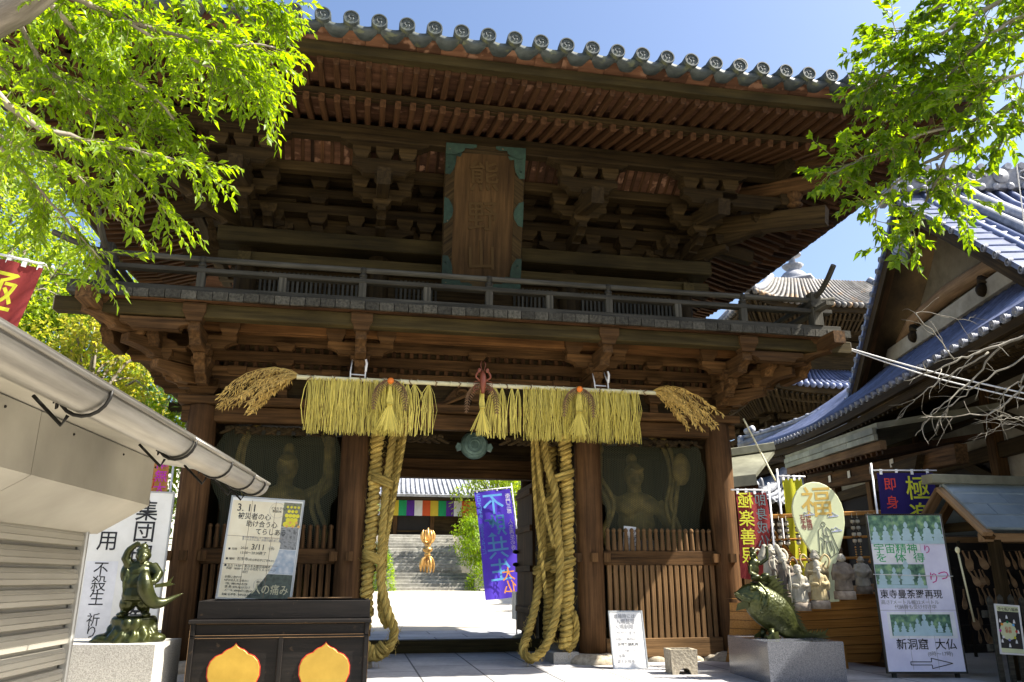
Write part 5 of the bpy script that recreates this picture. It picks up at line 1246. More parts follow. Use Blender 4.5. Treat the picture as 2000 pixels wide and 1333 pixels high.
def figure(px, py0, py1, depth, label, kind, mat, mat2=None, q=1):
    base = at_depth(px, py1, depth); top = at_depth(px, py0, depth); h = (top - base).length * 1.0
    t = thing('lucky_god_statue', label, 'statue', base, (0, 0, rad(-14)), 'seven small stone gods on the boat'); h_ = h
    m = MB(); m.lathe([(.25 * h, -.06), (.25 * h, .045 * h), (.22 * h, .06 * h)], (0, 0, 0), seg=14, sy=.8); part('base', m, M['statue_dark'], t, local=True)
    m = MB(); s = h
    m.lathe([(.21 * s, .06 * s), (.22 * s, .12 * s), (.18 * s, .35 * s), (.165 * s, .52 * s), (.17 * s, .62 * s), (.13 * s, .69 * s), (.06 * s, .73 * s)], (0, 0, 0), seg=14, sy=.75)
    for i in range(9):
        a = -1.6 + i * .4 - 1.57 + 1.57; x = math.sin(a) * .2 * s; y = -math.cos(a) * .15 * s
        m.tube([(x, y, .07 * s), (x * .9, y * .98, .3 * s), (x * .6, y * .8, .58 * s)], [.022 * s, .018 * s, .01 * s], 5)
    for s_ in (-1, 1):
        el = V((s_ * .21 * s, -.04 * s, .46 * s)); ha = V((s_ * .08 * s, -.19 * s, .45 * s))
        if kind == 'staff' and s_ < 0: el = V((-.22 * s, -.08 * s, .5 * s)); ha = V((-.24 * s, -.17 * s, .58 * s))
        if kind == 'arms': el = V((s_ * .2 * s, -.03 * s, .72 * s)); ha = V((s_ * .12 * s, -.03 * s, .92 * s))
        m.tube([(s_ * .13 * s, 0, .65 * s), el, ha], [.075 * s, .075 * s, .05 * s], 8); m.ball(ha, (.045 * s, .04 * s, .04 * s))
        m.tube([el, el + V((s_ * .01, 0, -.16 * s))], [.075 * s, .03 * s], 8)
    if kind == 'belly': m.ball((0, -.08 * s, .45 * s), (.18 * s, .15 * s, .17 * s)); m.ball((0, -.06 * s, .60 * s), (.15 * s, .10 * s, .08 * s))
    if kind == 'lute': m.ball((.05 * s, -.2 * s, .5 * s), (.10 * s, .04 * s, .08 * s)); m.tube([(.05 * s, -.2 * s, .5 * s), (.2 * s, -.2 * s, .72 * s)], .02 * s, 6)
    fuse(m, 'robe', M[mat], t, .0075, 1)
    m = MB(); hz = .80 * s; m.ball((0, -.03 * s, hz), (.085 * s, .09 * s, .10 * s))
    m.ball((0, -.125 * s, hz - .005), (.02 * s, .02 * s, .025 * s))
    for s_ in (-1, 1): m.ball((s_ * .088 * s, -.02 * s, hz - .01), (.018 * s, .03 * s, .045 * s)); m.ball((s_ * .04 * s, -.10 * s, hz - .02 * s), (.03 * s, .02 * s, .025 * s)); m.tube([(s_ * .015 * s, -.115 * s, hz + .035 * s), (s_ * .06 * s, -.10 * s, hz + .03 * s)], .010 * s, 5)
    if kind == 'tall': m.ball((0, -.01 * s, hz + .11 * s), (.085 * s, .08 * s, .14 * s))
    if kind in ('beard', 'tall', 'staff'): m.ball((0, -.12 * s, hz - .13 * s), (.05 * s, .03 * s, .11 * s))
    if kind in ('beard',): m.lathe([(.09 * s, hz + .03 * s), (.10 * s, hz + .06 * s), (.08 * s, hz + .13 * s), (.03 * s, hz + .15 * s)], (0, 0, 0), seg=12)
    if kind == 'staff': m.lathe([(.10 * s, hz + .05 * s), (.09 * s, hz + .10 * s), (.05 * s, hz + .16 * s), (.02 * s, hz + .19 * s)], (0, 0, 0), seg=12)
    if kind in ('lute', 'arms'): m.ball((0, 0, hz + .1 * s), (.06 * s, .06 * s, .06 * s)); m.ball((0, .01, hz + .03 * s), (.10 * s, .10 * s, .09 * s))
    fuse(m, 'head', M['statue'], t, .005, 1)
    if kind in ('staff', 'beard'):
        m = MB(); m.tube([(-.25 * s, -.18 * s, .05 * s), (-.24 * s, -.18 * s, .5 * s), (-.25 * s, -.17 * s, .85 * s)], .018 * s, 8); m.ball((-.25 * s, -.17 * s, .87 * s), (.035 * s,) * 3); part('staff', m, M['statue'], t, local=True)
    if kind in ('lute', 'staff', 'arms'):
        m = MB()
        for s_ in (-1, 1): m.tube(curve([(s_ * .1 * s, 0, .7 * s), (s_ * .24 * s, .03 * s, .86 * s), (s_ * .33 * s, 0, .74 * s), (s_ * .26 * s, -.03 * s, .55 * s)], 12), .022 * s, 6)
        part('scarf', m, M[mat], t, local=True)
    return t
figure(1512, 1062, 1160, 8.9, 'pale green-stained small god with both arms raised beside the fish rider', 'arms', 'statue')
figure(1535, 1080, 1164, 8.75, 'umber small god in a pointed cap holding a staff and a floating scarf', 'staff', 'statue_dark')
figure(1564, 1102, 1182, 8.45, 'grey-robed long-bearded small god with a cap and staff in the front row', 'beard', 'statue')
figure(1598, 1074, 1160, 8.9, 'small goddess with a lute standing behind the yellow-robed tall-headed god', 'lute', 'statue_tan')
figure(1602, 1100, 1178, 8.45, 'yellow-robed small god with a very tall bald head in the front row', 'tall', 'statue_tan')
figure(1650, 1076, 1160, 8.6, 'laughing bald small god with a bare round belly and umber skirt', 'belly', 'statue_dark')
figure(1687, 1082, 1150, 9.2, 'small pale god half hidden by the picture board edge', 'belly', 'statue')
# paddle
pdl = thing('giant_rice_paddle', 'giant cream rice paddle with ochre lettering and an ink monk standing behind the small gods', 'rice paddle', at_depth(1629, 1176, 8.95), (rad(-3), rad(-3), rad(-9)))
def pad(a):
    out = [(-.055, 0), (.055, 0), (.06, .30)]
    out += [(.10, .42), (.17, .56), (.245, .72), (.29, .86), (.305, 1.0)]
    for k in range(1, 12): q = k / 12 * math.pi; out.append((.305 * math.cos(q), 1.0 + .36 * math.sin(q)))
    out += [(-.305, 1.0), (-.29, .86), (-.245, .72), (-.17, .56), (-.10, .42), (-.06, .30)]; return out
M['cream'] = plain('cream_paint', (.62, .66, .40), .5, var=.04)
m = MB(); m.prism(pad(0), (0, 0, 0), (1, 0, 0), (0, 0, 1), .04, bev=.006); part('blade', m, M['cream'], pdl, local=True)
text('福', .38, M['ink_gold'], pdl, -.20, .985, -.021, bold=.008, shear=.08); text('石手寺', .068, M['ink_maroon'], pdl, -.235, .93, -.021, vert=True, ls=.85, bold=.002); text('伊豫國', .068, M['ink_maroon'], pdl, -.165, .93, -.021, vert=True, ls=.85, bold=.002)
m = MB()
def ink(pts, r=.0035): m.tube([V((x, -.0215, z)) for x, z in pts], r, 4)
for a in ([(.0, .86), (.02, .89), (.045, .885), (.055, .86), (.04, .835), (.015, .835), (0, .86)], [(0, .83), (-.04, .80), (-.05, .70), (-.06, .6), (-.08, .53)], [(.06, .83), (.10, .79), (.12, .70), (.14, .62), (.16, .54)], [(.02, .82), (.01, .7), (-.01, .58)], [(.05, .82), (.06, .7), (.08, .56)], [(.0, .76), (.04, .72), (.09, .73)], [(-.03, .72), (.02, .66), (.10, .66)], [(-.12, .55), (-.06, .50), (0, .53), (.06, .49), (.13, .53), (.19, .52)], [(.03, .68), (.03, .56), (.05, .5)], [(.09, .68), (.11, .58), (.10, .52)], [(-.02, .66), (-.03, .58), (-.03, .52)], [(-.16, .58), (-.11, .57), (-.08, .54)], [(.15, .57), (.19, .58), (.22, .56)]): ink(a)
part('ink_drawing', m, M['ink'], pdl, local=True)
m = MB()
for cx_, cz_ in ((-.12, .98), (.16, .95), (.17, .78)): ink([(cx_ - .06, cz_), (cx_ - .05, cz_ + .03), (cx_ - .02, cz_ + .02), (cx_, cz_ + .045), (cx_ + .03, cz_ + .02), (cx_ + .07, cz_), (cx_ - .06, cz_ - .01), (cx_ + .02, cz_ + .01)], .0025)
part('ink_clouds', m, M['ink_blue'], pdl, local=True)
# rack with hanging strings of charms
A, B_ = at_depth(1490, 1010, 9.6), at_depth(1745, 1000, 9.6)
rk = thing('charm_rack', 'yellow timber rack hung with strings of little lantern charms behind the boat', 'rack', (A.x, A.y, 0))
m = MB(); m.beam(A, B_, .05, .05); part('top_bar', m, M['wood_gold'], rk)
for t in (0, .5, 1):
    p = A.lerp(B_, t); m = MB(); m.box(p.x - .03, p.x + .03, p.y - .02, p.y + .04, 0, p.z - .03); part('post', m, M['wood_gold'], rk)
m = MB(); m.beam(A + V((.02, -.02, -.05)), A + V((.42, -.02, -.60)), .05, .03); m.beam(B_ + V((-.02, -.02, -.05)), B_ + V((-.42, -.02, -.60)), .05, .03); part('brace', m, M['wood_gold'], rk)
for dz in (-.28, -.52): m = MB(); m.beam(A + V((0, 0, dz)), B_ + V((0, 0, dz)), .03, .03); part('cross_bar', m, M['wood_gold'], rk)
cs = MB()
for k in range(4):
    z = -.06 - k * .075; cs.lathe([(.004, z), (.028, z - .004), (.030, z - .014), (.022, z - .018)], (0, 0, 0), seg=9)
for z in (-.38, -.42, -.46, -.5, -.54): cs.ball((0, 0, z), .008, 6, 4)
charm = None
spots = [1503, 1516, 1530, 1550, 1658, 1668, 1690, 1702, 1716, 1730]
for i, px in enumerate(spots):
    p = A.lerp(B_, (px - 1490) / 255.0) + V((0, -.05, 0))
    t = thing('charm_string', 'string of black and white lantern charms hanging from the yellow rack', 'charm string', p, group='charm strings on the yellow rack')
    if charm is None:
        charm = part('cap', cs, M['iron'], t, local=True); q = MB()
        for k in range(4): z = -.078 - k * .075; q.lathe([(.020, z), (.025, z - .012), (.025, z - .03), (.018, z - .042)], (0, 0, 0), seg=9)
        q.tube([(0, 0, 0), (0, 0, -.4)], .002, 4); cs2 = part('lantern', q, M['statue'], t, local=True)
        q = MB()
        for z in [-.40 - .028 * j for j in range(7)]: q.ball((0, 0, z), .011, 7, 5)
        cs3 = part('bead', q, M['gold_metal'], t, local=True)
    else:
        for s_ in (charm, cs2, cs3): c = s_.copy(); COL.objects.link(c); c.parent = t
# ================================================================ CLOTH BANNERS
def banner(name, label, tl_, w, h, rz, mat, group=None, sway=.03, skew=0, pole=True, rope_side=1, poleh=None):
    t = thing(name, label, 'banner', tl_, (0, 0, rz), group)
    m = MB(); m.grid(lambda u, v: V((w * u + skew * v + .02 * math.sin(v * 5), sway * math.sin(u * 4 + v * 6) * v + .012 * math.sin(u * 11 + v * 3), -h * v - .02 * math.sin(u * 3) * v)), 12, 20)
    part('cloth', m, M[mat], t, local=True)
    if pole:
        q = MB(); q.tube([(-.05, 0, .03), (w + .06, 0, .03)], .009, 7); part('cross_rod', q, M['p_white'], t, local=True)
        px_ = -.05 if rope_side < 0 else w + .05
        q = MB(); q.tube([(px_, .01, .12), (px_, .01, -(poleh or h))], .013, 8); part('pole', q, M['p_white'], t, local=True)
        for k in range(4): q = MB(); q.box(w * (.08 + .28 * k) - .015, w * (.08 + .28 * k) + .015, -.006, .006, -.02, .045, ch=0); part('tab', q, M['p_white'], t, local=True)
    return t
p = at_depth(1436, 962, 9.4)
bn = banner('red_banner', 'faded red banner with mirrored yellow lettering seen from behind, right of the corner pillar', (p.x, p.y, p.z), .37, .98, rad(-6), 'c_red', poleh=1.9)
text('極楽善根', .20, M['p_yellow'], bn, .20, -.17, -.035, vert=True, ls=1.05, mirror=True, bold=.003); text('即身成仏道', .15, M['p_teal'], bn, .36, -.15, -.035, vert=True, ls=1.05, mirror=True)
p = at_depth(1712, 924, 9.6)
bn = banner('purple_banner', 'navy purple banner with bold yellow lettering hanging above the picture board', (p.x, p.y, p.z), .68, 1.3, rad(-10), 'c_navy', sway=.045, rope_side=-1, skew=-.05, poleh=2.2)
text('極楽', .30, M['p_yellow'], bn, .30, -.30, -.055, vert=True, ls=1.05, bold=.005); text('即身成', .16, M['p_red'], bn, .04, -.20, -.055, vert=True, ls=1.35, bold=.002)
p = at_depth(-22, 500, 5.6)
bn = banner('red_banner', 'red banner with yellow lettering at the upper left above the kiosk roof', (p.x, p.y, p.z), .38, 1.5, rad(0), 'c_red', rope_side=-1, poleh=2.6, skew=-.1); bn.rotation_euler = (0, rad(11), 0)
text('極楽', .33, M['p_yellow'], bn, -.03, -.36, -.04, vert=True, ls=1.0, bold=.012)
p = at_depth(290, 893, 9.4)
bn = banner('orange_banner', 'orange banner with magenta lettering behind the white banner board', (p.x, p.y, p.z), .24, 1.6, rad(0), 'c_orange', pole=True, poleh=2.3)
text('南無大師', .15, M['p_magenta'], bn, .10, -.13, -.035, vert=True, ls=1.0, bold=.003); text('力', .16, M['p_red'], bn, -.03, -.36, -.035, bold=.004)
p = at_depth(1527, 935, 9.8)
banner('yellow_banner', 'yellow green banner half hidden behind the giant rice paddle', (p.x, p.y, p.z), .26, 1.2, rad(0), 'c_yellow', rope_side=-1, poleh=2.0)
p = at_y(926, 962, 7.5)
bn = banner('blue_banner', 'tall blue banner with mirrored light blue lettering standing in the sunny courtyard', (p.x, p.y, p.z), .82, 2.30, rad(2), 'c_blue', poleh=3.0, skew=.02); bn.rotation_euler = (0, rad(-7), rad(2))
text('不敗共生', .50, M['p_cyan'], bn, .64, -.48, -.06, vert=True, ls=.95, mirror=True, bold=.010); text('衛門三郎 人生再生の寺', .115, M['p_white'], bn, .79, -.2, -.06, vert=True, ls=.98, mirror=True); text('コロナに不敗 始まるくらしに', .105, M['p_cyan'], bn, .13, -.12, -.05, vert=True, ls=.9, mirror=True)
text('大', .30, M['p_orange'], bn, .70, -1.93, -.075, bold=.012, mirror=True); text('仏', .30, M['p_orange'], bn, .70, -2.2, -.075, bold=.012, mirror=True)
# small white cabinet beside the blue banner
m = MB(); c = at_y(1016, 1250, 4.2); m.box(c.x - .11, c.x + .12, 4.0, 4.4, .32, .78); wc = thing('white_cabinet', 'small white box on thin legs by the open door leaf in the courtyard', 'box', (c.x, 4.2, 0)); part('body', m, M['white'], wc)
for dx in (-.09, .1): m = MB(); m.tube([(c.x + dx, 4.05, 0), (c.x + dx, 4.05, .32)], .012, 6); part('leg', m, M['alu'], wc)

# ================================================================ KIOSK
kd = V((math.sin(rad(5.1)), math.cos(rad(5.1)), 0)); kn = V((kd.y, -kd.x, 0)); KO = V((-2.07, -5.04, 0))   # along the eave, outward (right)
ki = thing('kiosk', 'closed cream stall with a ribbed roller shutter and a steel gutter along its roof', 'kiosk', (-3.4, -7.2, -.5))
def KP(a, o, z): return KO + kd * a + kn * o + V((0, 0, z))
def zt(a): return 1.0 + .0 * a
wall_o = -.80
m = MB()
n = 18
for i in range(n):
    z0 = -.52 + i * .099; z1 = z0 + .099
    vs = []
    prof = [(-.022, z0), (.010, z0 + .008), (.013, z0 + .03), (.009, z0 + .033), (.012, z0 + .036), (.012, z0 + .06), (.008, z0 + .063), (.010, z0 + .066), (.004, z0 + .082), (-.022, z0 + .086), (-.022, z1)]
    for a in (-4.2, -.37):
        for o, z in prof: vs.append(KP(a, wall_o + o, z))
    k = len(prof); m.add(vs, [(j, j + 1, k + j + 1, k + j) for j in range(k - 1)], [(p.y, 0, p.z) for p in vs])
sh = part('roller_shutter', m, M['shutter'], ki)
m = MB(); m.beam(KP(-.355, wall_o + .005, -.52), KP(-.355, wall_o + .005, 1.26), .05, .03, up=kd); part('shutter_rail', m, M['alu'], sh)
m = MB()
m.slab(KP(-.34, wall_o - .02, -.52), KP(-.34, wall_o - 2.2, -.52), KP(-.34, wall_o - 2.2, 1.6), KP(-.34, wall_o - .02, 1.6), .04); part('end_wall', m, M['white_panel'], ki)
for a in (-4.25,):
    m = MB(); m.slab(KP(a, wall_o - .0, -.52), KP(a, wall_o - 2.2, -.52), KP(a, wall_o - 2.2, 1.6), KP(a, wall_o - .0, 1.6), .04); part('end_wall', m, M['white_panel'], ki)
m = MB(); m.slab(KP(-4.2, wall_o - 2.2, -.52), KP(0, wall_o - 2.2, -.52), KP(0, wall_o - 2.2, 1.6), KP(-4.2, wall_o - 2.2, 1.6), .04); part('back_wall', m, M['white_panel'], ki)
# white pelmet box above the shutter: vertical face and sloping underside
bo_ = -.52
m = MB()
def pel(a0, a1):
    sec = [(wall_o - .02, 1.24), (wall_o + .02, 1.24), (bo_ - .02, 1.385), (bo_, 1.40), (bo_, 1.66), (wall_o - .02, 1.66)]
    vs = [KP(a, o, z) for a in (a0, a1) for o, z in sec]; k = len(sec)
    m.add(vs, [(j, (j + 1) % k, k + (j + 1) % k, k + j) for j in range(k)] + [tuple(range(k - 1, -1, -1)), tuple(range(k, 2 * k))])
pel(-4.3, -1.62); pel(-1.615, -.22)
for a, b, fa, fb in m.pc:
    q = MB(); q.v = m.v[a:b]; q.g = m.g[a:b]; q.r = m.r[a:b]; q.f = [tuple(i - a for i in f) for f in m.f[fa:fb]]; q.sm = m.sm[fa:fb]; part('pelmet', q, M['white_panel'], ki)
m = MB()
for a in (-3.2, -2.6, -1.9, -1.3, -.7, -.2): m.ball(KP(a, bo_ + .002, 1.62), .006, 8, 5); m.ball(KP(a, bo_ - .1, 1.352), .006, 8, 5)
part('screw', m, M['iron'], ki)
# roof sheet with white underside, sloping down to the gutter
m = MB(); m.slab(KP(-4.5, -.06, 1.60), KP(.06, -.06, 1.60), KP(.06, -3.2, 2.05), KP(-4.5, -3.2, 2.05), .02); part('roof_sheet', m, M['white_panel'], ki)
m = MB(); m.slab(KP(-4.5, -.04, 1.625), KP(.08, -.04, 1.625), KP(.08, -3.2, 2.08), KP(-4.5, -3.2, 2.08), .025); part('roof_cover', m, M['steel'], ki)
m = MB(); m.beam(KP(-4.5, -.10, 1.585), KP(.04, -.10, 1.585), .03, .07); part('eave_batten', m, M['white_panel'], ki)
# gutter: half-round with rolled lip, in three lengths, on iron brackets
def gutter(a0, a1, z, r=.072):
    m = MB(); vs = []; n = 14; gs = []
    for a in (a0, a1):
        for rr_ in (r, r - .004):
            for i in range(n + 1):
                q = math.pi + math.pi * i / n; vs.append(KP(a, .02 + rr_ * math.cos(q), z + rr_ * math.sin(q) * 1.05)); gs.append((a, i * .015, rr_))
    k = n + 1; fs = []
    for i in range(n): fs += [(i, i + 1, 2 * k + i + 1, 2 * k + i), (k + i + 1, k + i, 3 * k + i, 3 * k + i + 1)]
    fs += [(0, 2 * k, 3 * k, k), (n, k + n, 3 * k + n, 2 * k + n)]
    m.add(vs, fs, gs, True)
    m.tube([KP(a0, .02 + r, z), KP(a1, .02 + r, z)], .009, 8); m.tube([KP(a0, .02 - r, z), KP(a1, .02 - r, z)], .005, 6)
    return m
gt = part('gutter', gutter(-4.5, -1.55, 1.56), M['steel'], ki); part('gutter', gutter(-1.6, -.42, 1.558, .076), M['steel'], ki); part('gutter', gutter(-.45, .02, 1.556, .072), M['steel'], ki)
m = MB(); m.add([KP(.02, .02 + .072 * math.cos(math.pi + math.pi * i / 14), 1.556 + .0756 * math.sin(math.pi + math.pi * i / 14)) for i in range(15)], [tuple(range(15))]); part('gutter_end', m, M['steel'], ki)
for a in (-3.6, -2.5, -1.58, -.95, -.43, -.12):
    m = MB(); m.tube([KP(a, .02 + .079 * math.cos(math.pi + math.pi * i / 10), 1.557 + .083 * math.sin(math.pi + math.pi * i / 10)) for i in range(11)], .006, 6)
    m.tube([KP(a, -.02, 1.476), KP(a, -.035, 1.445), KP(a, -.13, 1.535)], .006, 6); part('gutter_bracket', m, M['iron'], ki)
for a in (-2.9, -2.35, -1.35, -1.2, -.7, -.55, -.3, .0):
    m = MB(); m.tube([KP(a, -.13, 1.56)] + [KP(a + .018 * math.sin(q), -.13, 1.525 - .018 * math.cos(q) + .018) for q in (0.2, 1, 2, 3, 4, 4.9)], .0032, 5); part('hook', m, M['iron'], ki)
# ================================================================ HALL ON THE RIGHT
az = rad(14); HD = V((math.sin(az), math.cos(az), 0)); HN = V((HD.y, -HD.x, 0)); HO = V((6.18, -2.51, 0))   # along the eave (away), into the hall (right)
def HP(t, o, z): return HO + HD * t + HN * o + V((0, 0, z))
hall = thing('temple_hall', 'large tiled temple hall with a plastered gable and curved blue-grey eaves on the right', 'hall', (8.5, 1.5, 0))
T0, T1 = -6.0, 14.4
def ez(t): return 4.05 + .62 * max(0, (t - 5) / 9.4) ** 2.2 + .02 * max(0, -t)
def skirt(u, v):   # u along eave, v up slope
    t0 = T0 + (T1 - T0) * u; t = t0 + (0 if u < .6 else -v * 2.6 * ((u - .6) / .4) ** 2)
    return HP(t, 2.4 * v, ez(t0) * (1 - v) + (5.5 + .4 * v) * v + .05 * math.sin(v * 3.14) * -1)
m = MB(); m.grid(skirt, 40, 6); sk = part('skirt_roof', m, M['tile_blue'], hall)
m = MB(); NTH = 78
for i in range(NTH):
    u = i / (NTH - 1); m.tube([skirt(u, q / 5) + V((0, 0, .035)) for q in range(6)], .055, 6)
part('tile_rolls', m, M['tile_blue'], sk)
src = None
for i in range(NTH):
    u = i / (NTH - 1); p = skirt(u, 0) + V((0, 0, .025))
    if src is None:
        e = MB(); e.lathe([(0, 0), (.062, 0), (.066, -.01), (.066, -.06)], (0, 0, 0), (-1, 0, 0), 16, smooth=False); e.lathe([(.046, .001), (.05, .012), (.06, .012), (.064, .001)], (0, 0, 0), (-1, 0, 0), 16); e.lathe([(0, .008), (.02, .006), (.026, 0)], (0, 0, 0), (-1, 0, 0), 10)
        src = part('eave_tile', e, M['tile_grey'], sk, local=True); place(sk, src, p.x, p.y, p.z, -az, first=True)
    else: place(sk, src, p.x, p.y, p.z, -az)
m = MB()
for (o0, o1, z0, z1) in ((.0, .10, -.16, -.045), (.10, .22, -.30, -.17)):
    m2 = MB(); strip(m2, lambda t: [HP(T0 + (T1 - T0) * t, o, ez(T0 + (T1 - T0) * t) + z) for o, z in ((o0, z0), (o1, z0), (o1, z1), (o0, z1))], 30); part('eave_fascia', m2, M['wood_dark'], hall)
m = MB(); k = 0
t = T0
while t < T1:
    m.beam(HP(t, .12, ez(t) - .30), HP(t, 1.9, ez(min(t, 8)) + .22), .07, .09, ch=0); t += .2
part('rafter_row', m, M['wood_dark'], hall, kind='stuff')
m = MB(); m.grid(lambda u, v: HP(T0 + (T1 - T0) * u, .1 + 1.9 * v, ez(T0 + (T1 - T0) * u) * (1 - v) + 4.2 * v - .2 + .1 * v), 30, 2); part('eave_soffit', m, M['wood_dark'], hall)
# gable: wall plane at offset 2.2, barge boards at offset 1.45
GC, GZ = 5.6, 8.35
def rake(s, side): # s 0 apex .. 1 foot
    h = 4.6 * s; return (GC + side * h * .92, GZ - 3.75 * (.72 * s ** .8 + .28 * s * s) + .18 * s ** 5)
m = MB(); pts = [(GC, 8.0)] + [(rake(s, 1)[0] - .2, rake(s, 1)[1] - .3) for s in (.25, .5, .75, 1)] + [(rake(s, -1)[0] + .2, rake(s, -1)[1] - .3) for s in (1, .75, .5, .25)]
m.add([HP(a, 2.25, z) for a, z in pts], [tuple(range(len(pts)))]); part('gable_wall', m, M['plaster_shade'], hall)
for side, nm in ((1, 'far'), (-1, 'near')):
    for (o, w_, d, mt) in ((1.42, .30, .07, 'wood_dark'), (1.50, .14, .16, 'wood')):
        m = MB(); 
        def sec(t):
            a, z = rake(t, side); return [HP(a, o, z - w_ - (.28 if d > .1 else 0) * 0), HP(a, o + d, z - w_), HP(a, o + d, z - .02), HP(a, o, z - .02)]
        strip(m, sec, 16); part('barge_board', m, M[mt], hall)
    m = MB(); strip(m, lambda t: [HP(rake(t, side)[0], o_, rake(t, side)[1] + z_) for o_, z_ in ((1.36, 0), (2.6, 0), (2.6, .10), (1.36, .10))], 16); rb = part('rake_tiles', m, M['tile_blue'], hall)
    m = MB(); strip(m, lambda t: [HP(rake(t, side)[0], o_, rake(t, side)[1] + z_) for o_, z_ in ((1.48, -.05), (2.6, -.05), (2.6, -.004), (1.48, -.004))], 16); part('rake_soffit', m, M['wood_dark'], hall)
    n = 19 if side > 0 else 15; src2 = None
    for i in range(n):
        a, z = rake((i + .7) / n, side); p = HP(a, 1.34, z + .05)
        o = src.copy(); COL.objects.link(o); o.parent = rb; o.location = p - ORG[rb]; o.rotation_euler = (0, 0, -az); ORG[o] = p
        q = MB(); q.tube([p + HN * .02, p + HN * 1.2 + V((0, 0, .02))], .055, 7); part('roll_tile', q, M['tile_blue'], rb)
def gbeam(m, a0, z0, a1, z1, w, h, o=2.1): m.beam(HP(a0, o, z0), HP(a1, o, z1), w, h)
m = MB(); gbeam(m, 1.5, 5.85, 9.4, 5.80, .25, .32); part('gable_beam', m, M['plaster'], hall, label='pale weathered gable beam')
m = MB(); m.tube([HP(a, 2.12, z) for a, z in ((3.2, 6.0), (4, 6.25), (5.6, 6.32), (7.2, 6.25), (8, 6.0))], [.10, .15, .17, .15, .10], 10); part('rainbow_beam', m, M['wood_pale'], hall)
m = MB(); gbeam(m, GC, 6.5, GC, 7.9, .2, .2); part('king_post', m, M['wood_dark'], hall)
for a in (4.2, 7.0): m = MB(); m.tube([HP(a - .2, 2.05, 5.9), HP(a, 2.0, 6.05), HP(a + .25, 2.05, 5.7)], [.06, .1, .05], 8); m.ball(HP(a, 1.98, 5.85), .13); part('carved_nose', m, M['wood_dark'], hall)
# pendant ornament under the apex
m = MB(); c = HP(GC, 1.38, 7.55)
for s_ in (-1, 1):
    for r in (.30, .2, .1): m.tube([c + HD * s_ * (.16 + r * .9 * math.cos(q)) + V((0, 0, -.1 + r * .9 * math.sin(q))) for q in [i / 14 * 6.0 for i in range(15)]], .05, 6)
m.ball(c + V((0, 0, -.45)), (.1, .1, .2)); m.ball(c, (.12, .12, .3)); part('gable_pendant', m, M['tile_grey'], hall)
# main roof slopes and ridge
for side in (1, -1):
    m = MB(); m.grid(lambda u, v: HP(rake(v, side)[0], 1.38 + 9 * u, rake(v, side)[1] + .06) if side < 0 else HP(rake(v, side)[0], 1.38 + 9 * (1 - u), rake(v, side)[1] + .06), 10, 12); mr = part('main_roof', m, M['tile_blue'], hall)
    m = MB()
    for i in range(36):
        o = 1.9 + i * .24; m.tube([HP(rake(v / 8, side)[0], o, rake(v / 8, side)[1] + .10) for v in range(9)], .06, 6)
    part('tile_rolls', m, M['tile_blue'], mr)
    for o in (2.3, 2.75): m = MB(); m.tube([HP(rake(v / 10, side)[0], o, rake(v / 10, side)[1] + .2) for v in range(10)], .10, 8); part('descending_ridge', m, M['tile_grey'], mr)
m = MB(); m.beam(HP(GC, 1.3, GZ + .30), HP(GC, 9, GZ + .30), .34, .42); rdg = part('ridge', m, M['tile_grey'], hall)
m = MB()
for i in range(30): m.tube([HP(GC - .2, 1.5 + i * .26, GZ + .56), HP(GC + .2, 1.5 + i * .26, GZ + .56)], .075, 7)
for i in range(26): m.lathe([(0, 0), (.07, 0), (.075, -.05)], HP(GC - .2, 1.6 + i * .28, GZ + .12), -HD, 12)
part('ridge_tiles', m, M['tile_grey'], rdg)
m = MB()
for i in range(12):
    c = HP(GC - .19, 1.9 + i * .5, GZ + .34)
    if i % 4 == 3: m.lathe([(0, .03), (.03, .03), (.04, .0), (.15, .02), (.16, 0)], c, -HD, 16)
    else: m.tube([c + HN * (.22 - .012 * q) * math.cos(q * .7) + V((0, 0, (.13 - .006 * q) * math.sin(q * .7))) for q in range(16)], .022, 5)
part('ridge_relief', m, M['tile_grey'], rdg)
m = MB(); c = HP(GC, 1.25, GZ + .35); m.prism([(-.35, -.4), (.35, -.4), (.42, -.1), (.3, .1), (.33, .4), (.12, .3), (0, .55), (-.12, .3), (-.33, .4), (-.3, .1), (-.42, -.1)], c, HD, (0, 0, 1), .15, bev=.03); m.ball(c - HN * .1, (.14, .14, .16)); part('ridge_end_tile', m, M['tile_grey'], rdg)
# far hip ridge of the skirt roof, with stepped tile ends
for (b, e, w_) in (((14.5, -.05, 4.80), (9.7, 3.2, 5.85), .20), ((15.6, 2.0, 5.0), (10.8, 4.5, 6.3), .17)):
    p0, p1 = HP(*b), HP(*e); pts = [p0.lerp(p1, q / 8) - V((0, 0, .22 * math.sin(q / 8 * 3.14))) for q in range(9)]
    m = MB(); m.tube(pts, w_ * .75, 8); hp = part('hip_ridge', m, M['tile_grey'], hall)
    m = MB(); m.tube([p + V((0, 0, w_)) for p in pts], .07, 7); m.lathe([(0, 0), (.13, 0), (.14, -.2)], p0 + V((0, 0, .1)), (p0 - p1), 14); m.lathe([(0, 0), (.09, 0), (.10, -.3)], p0 + V((0, 0, .33)) + (p1 - p0) * .04, (p0 - p1), 12)
    for q in range(14): pp_ = pts[0].lerp(pts[-1], q / 14) - V((0, 0, .22 * math.sin(q / 14 * 3.14))); m.ball(pp_ + V((0, 0, w_ + .03)), (.09, .09, .07), 8, 5)
    part('hip_tiles', m, M['tile_grey'], hp)
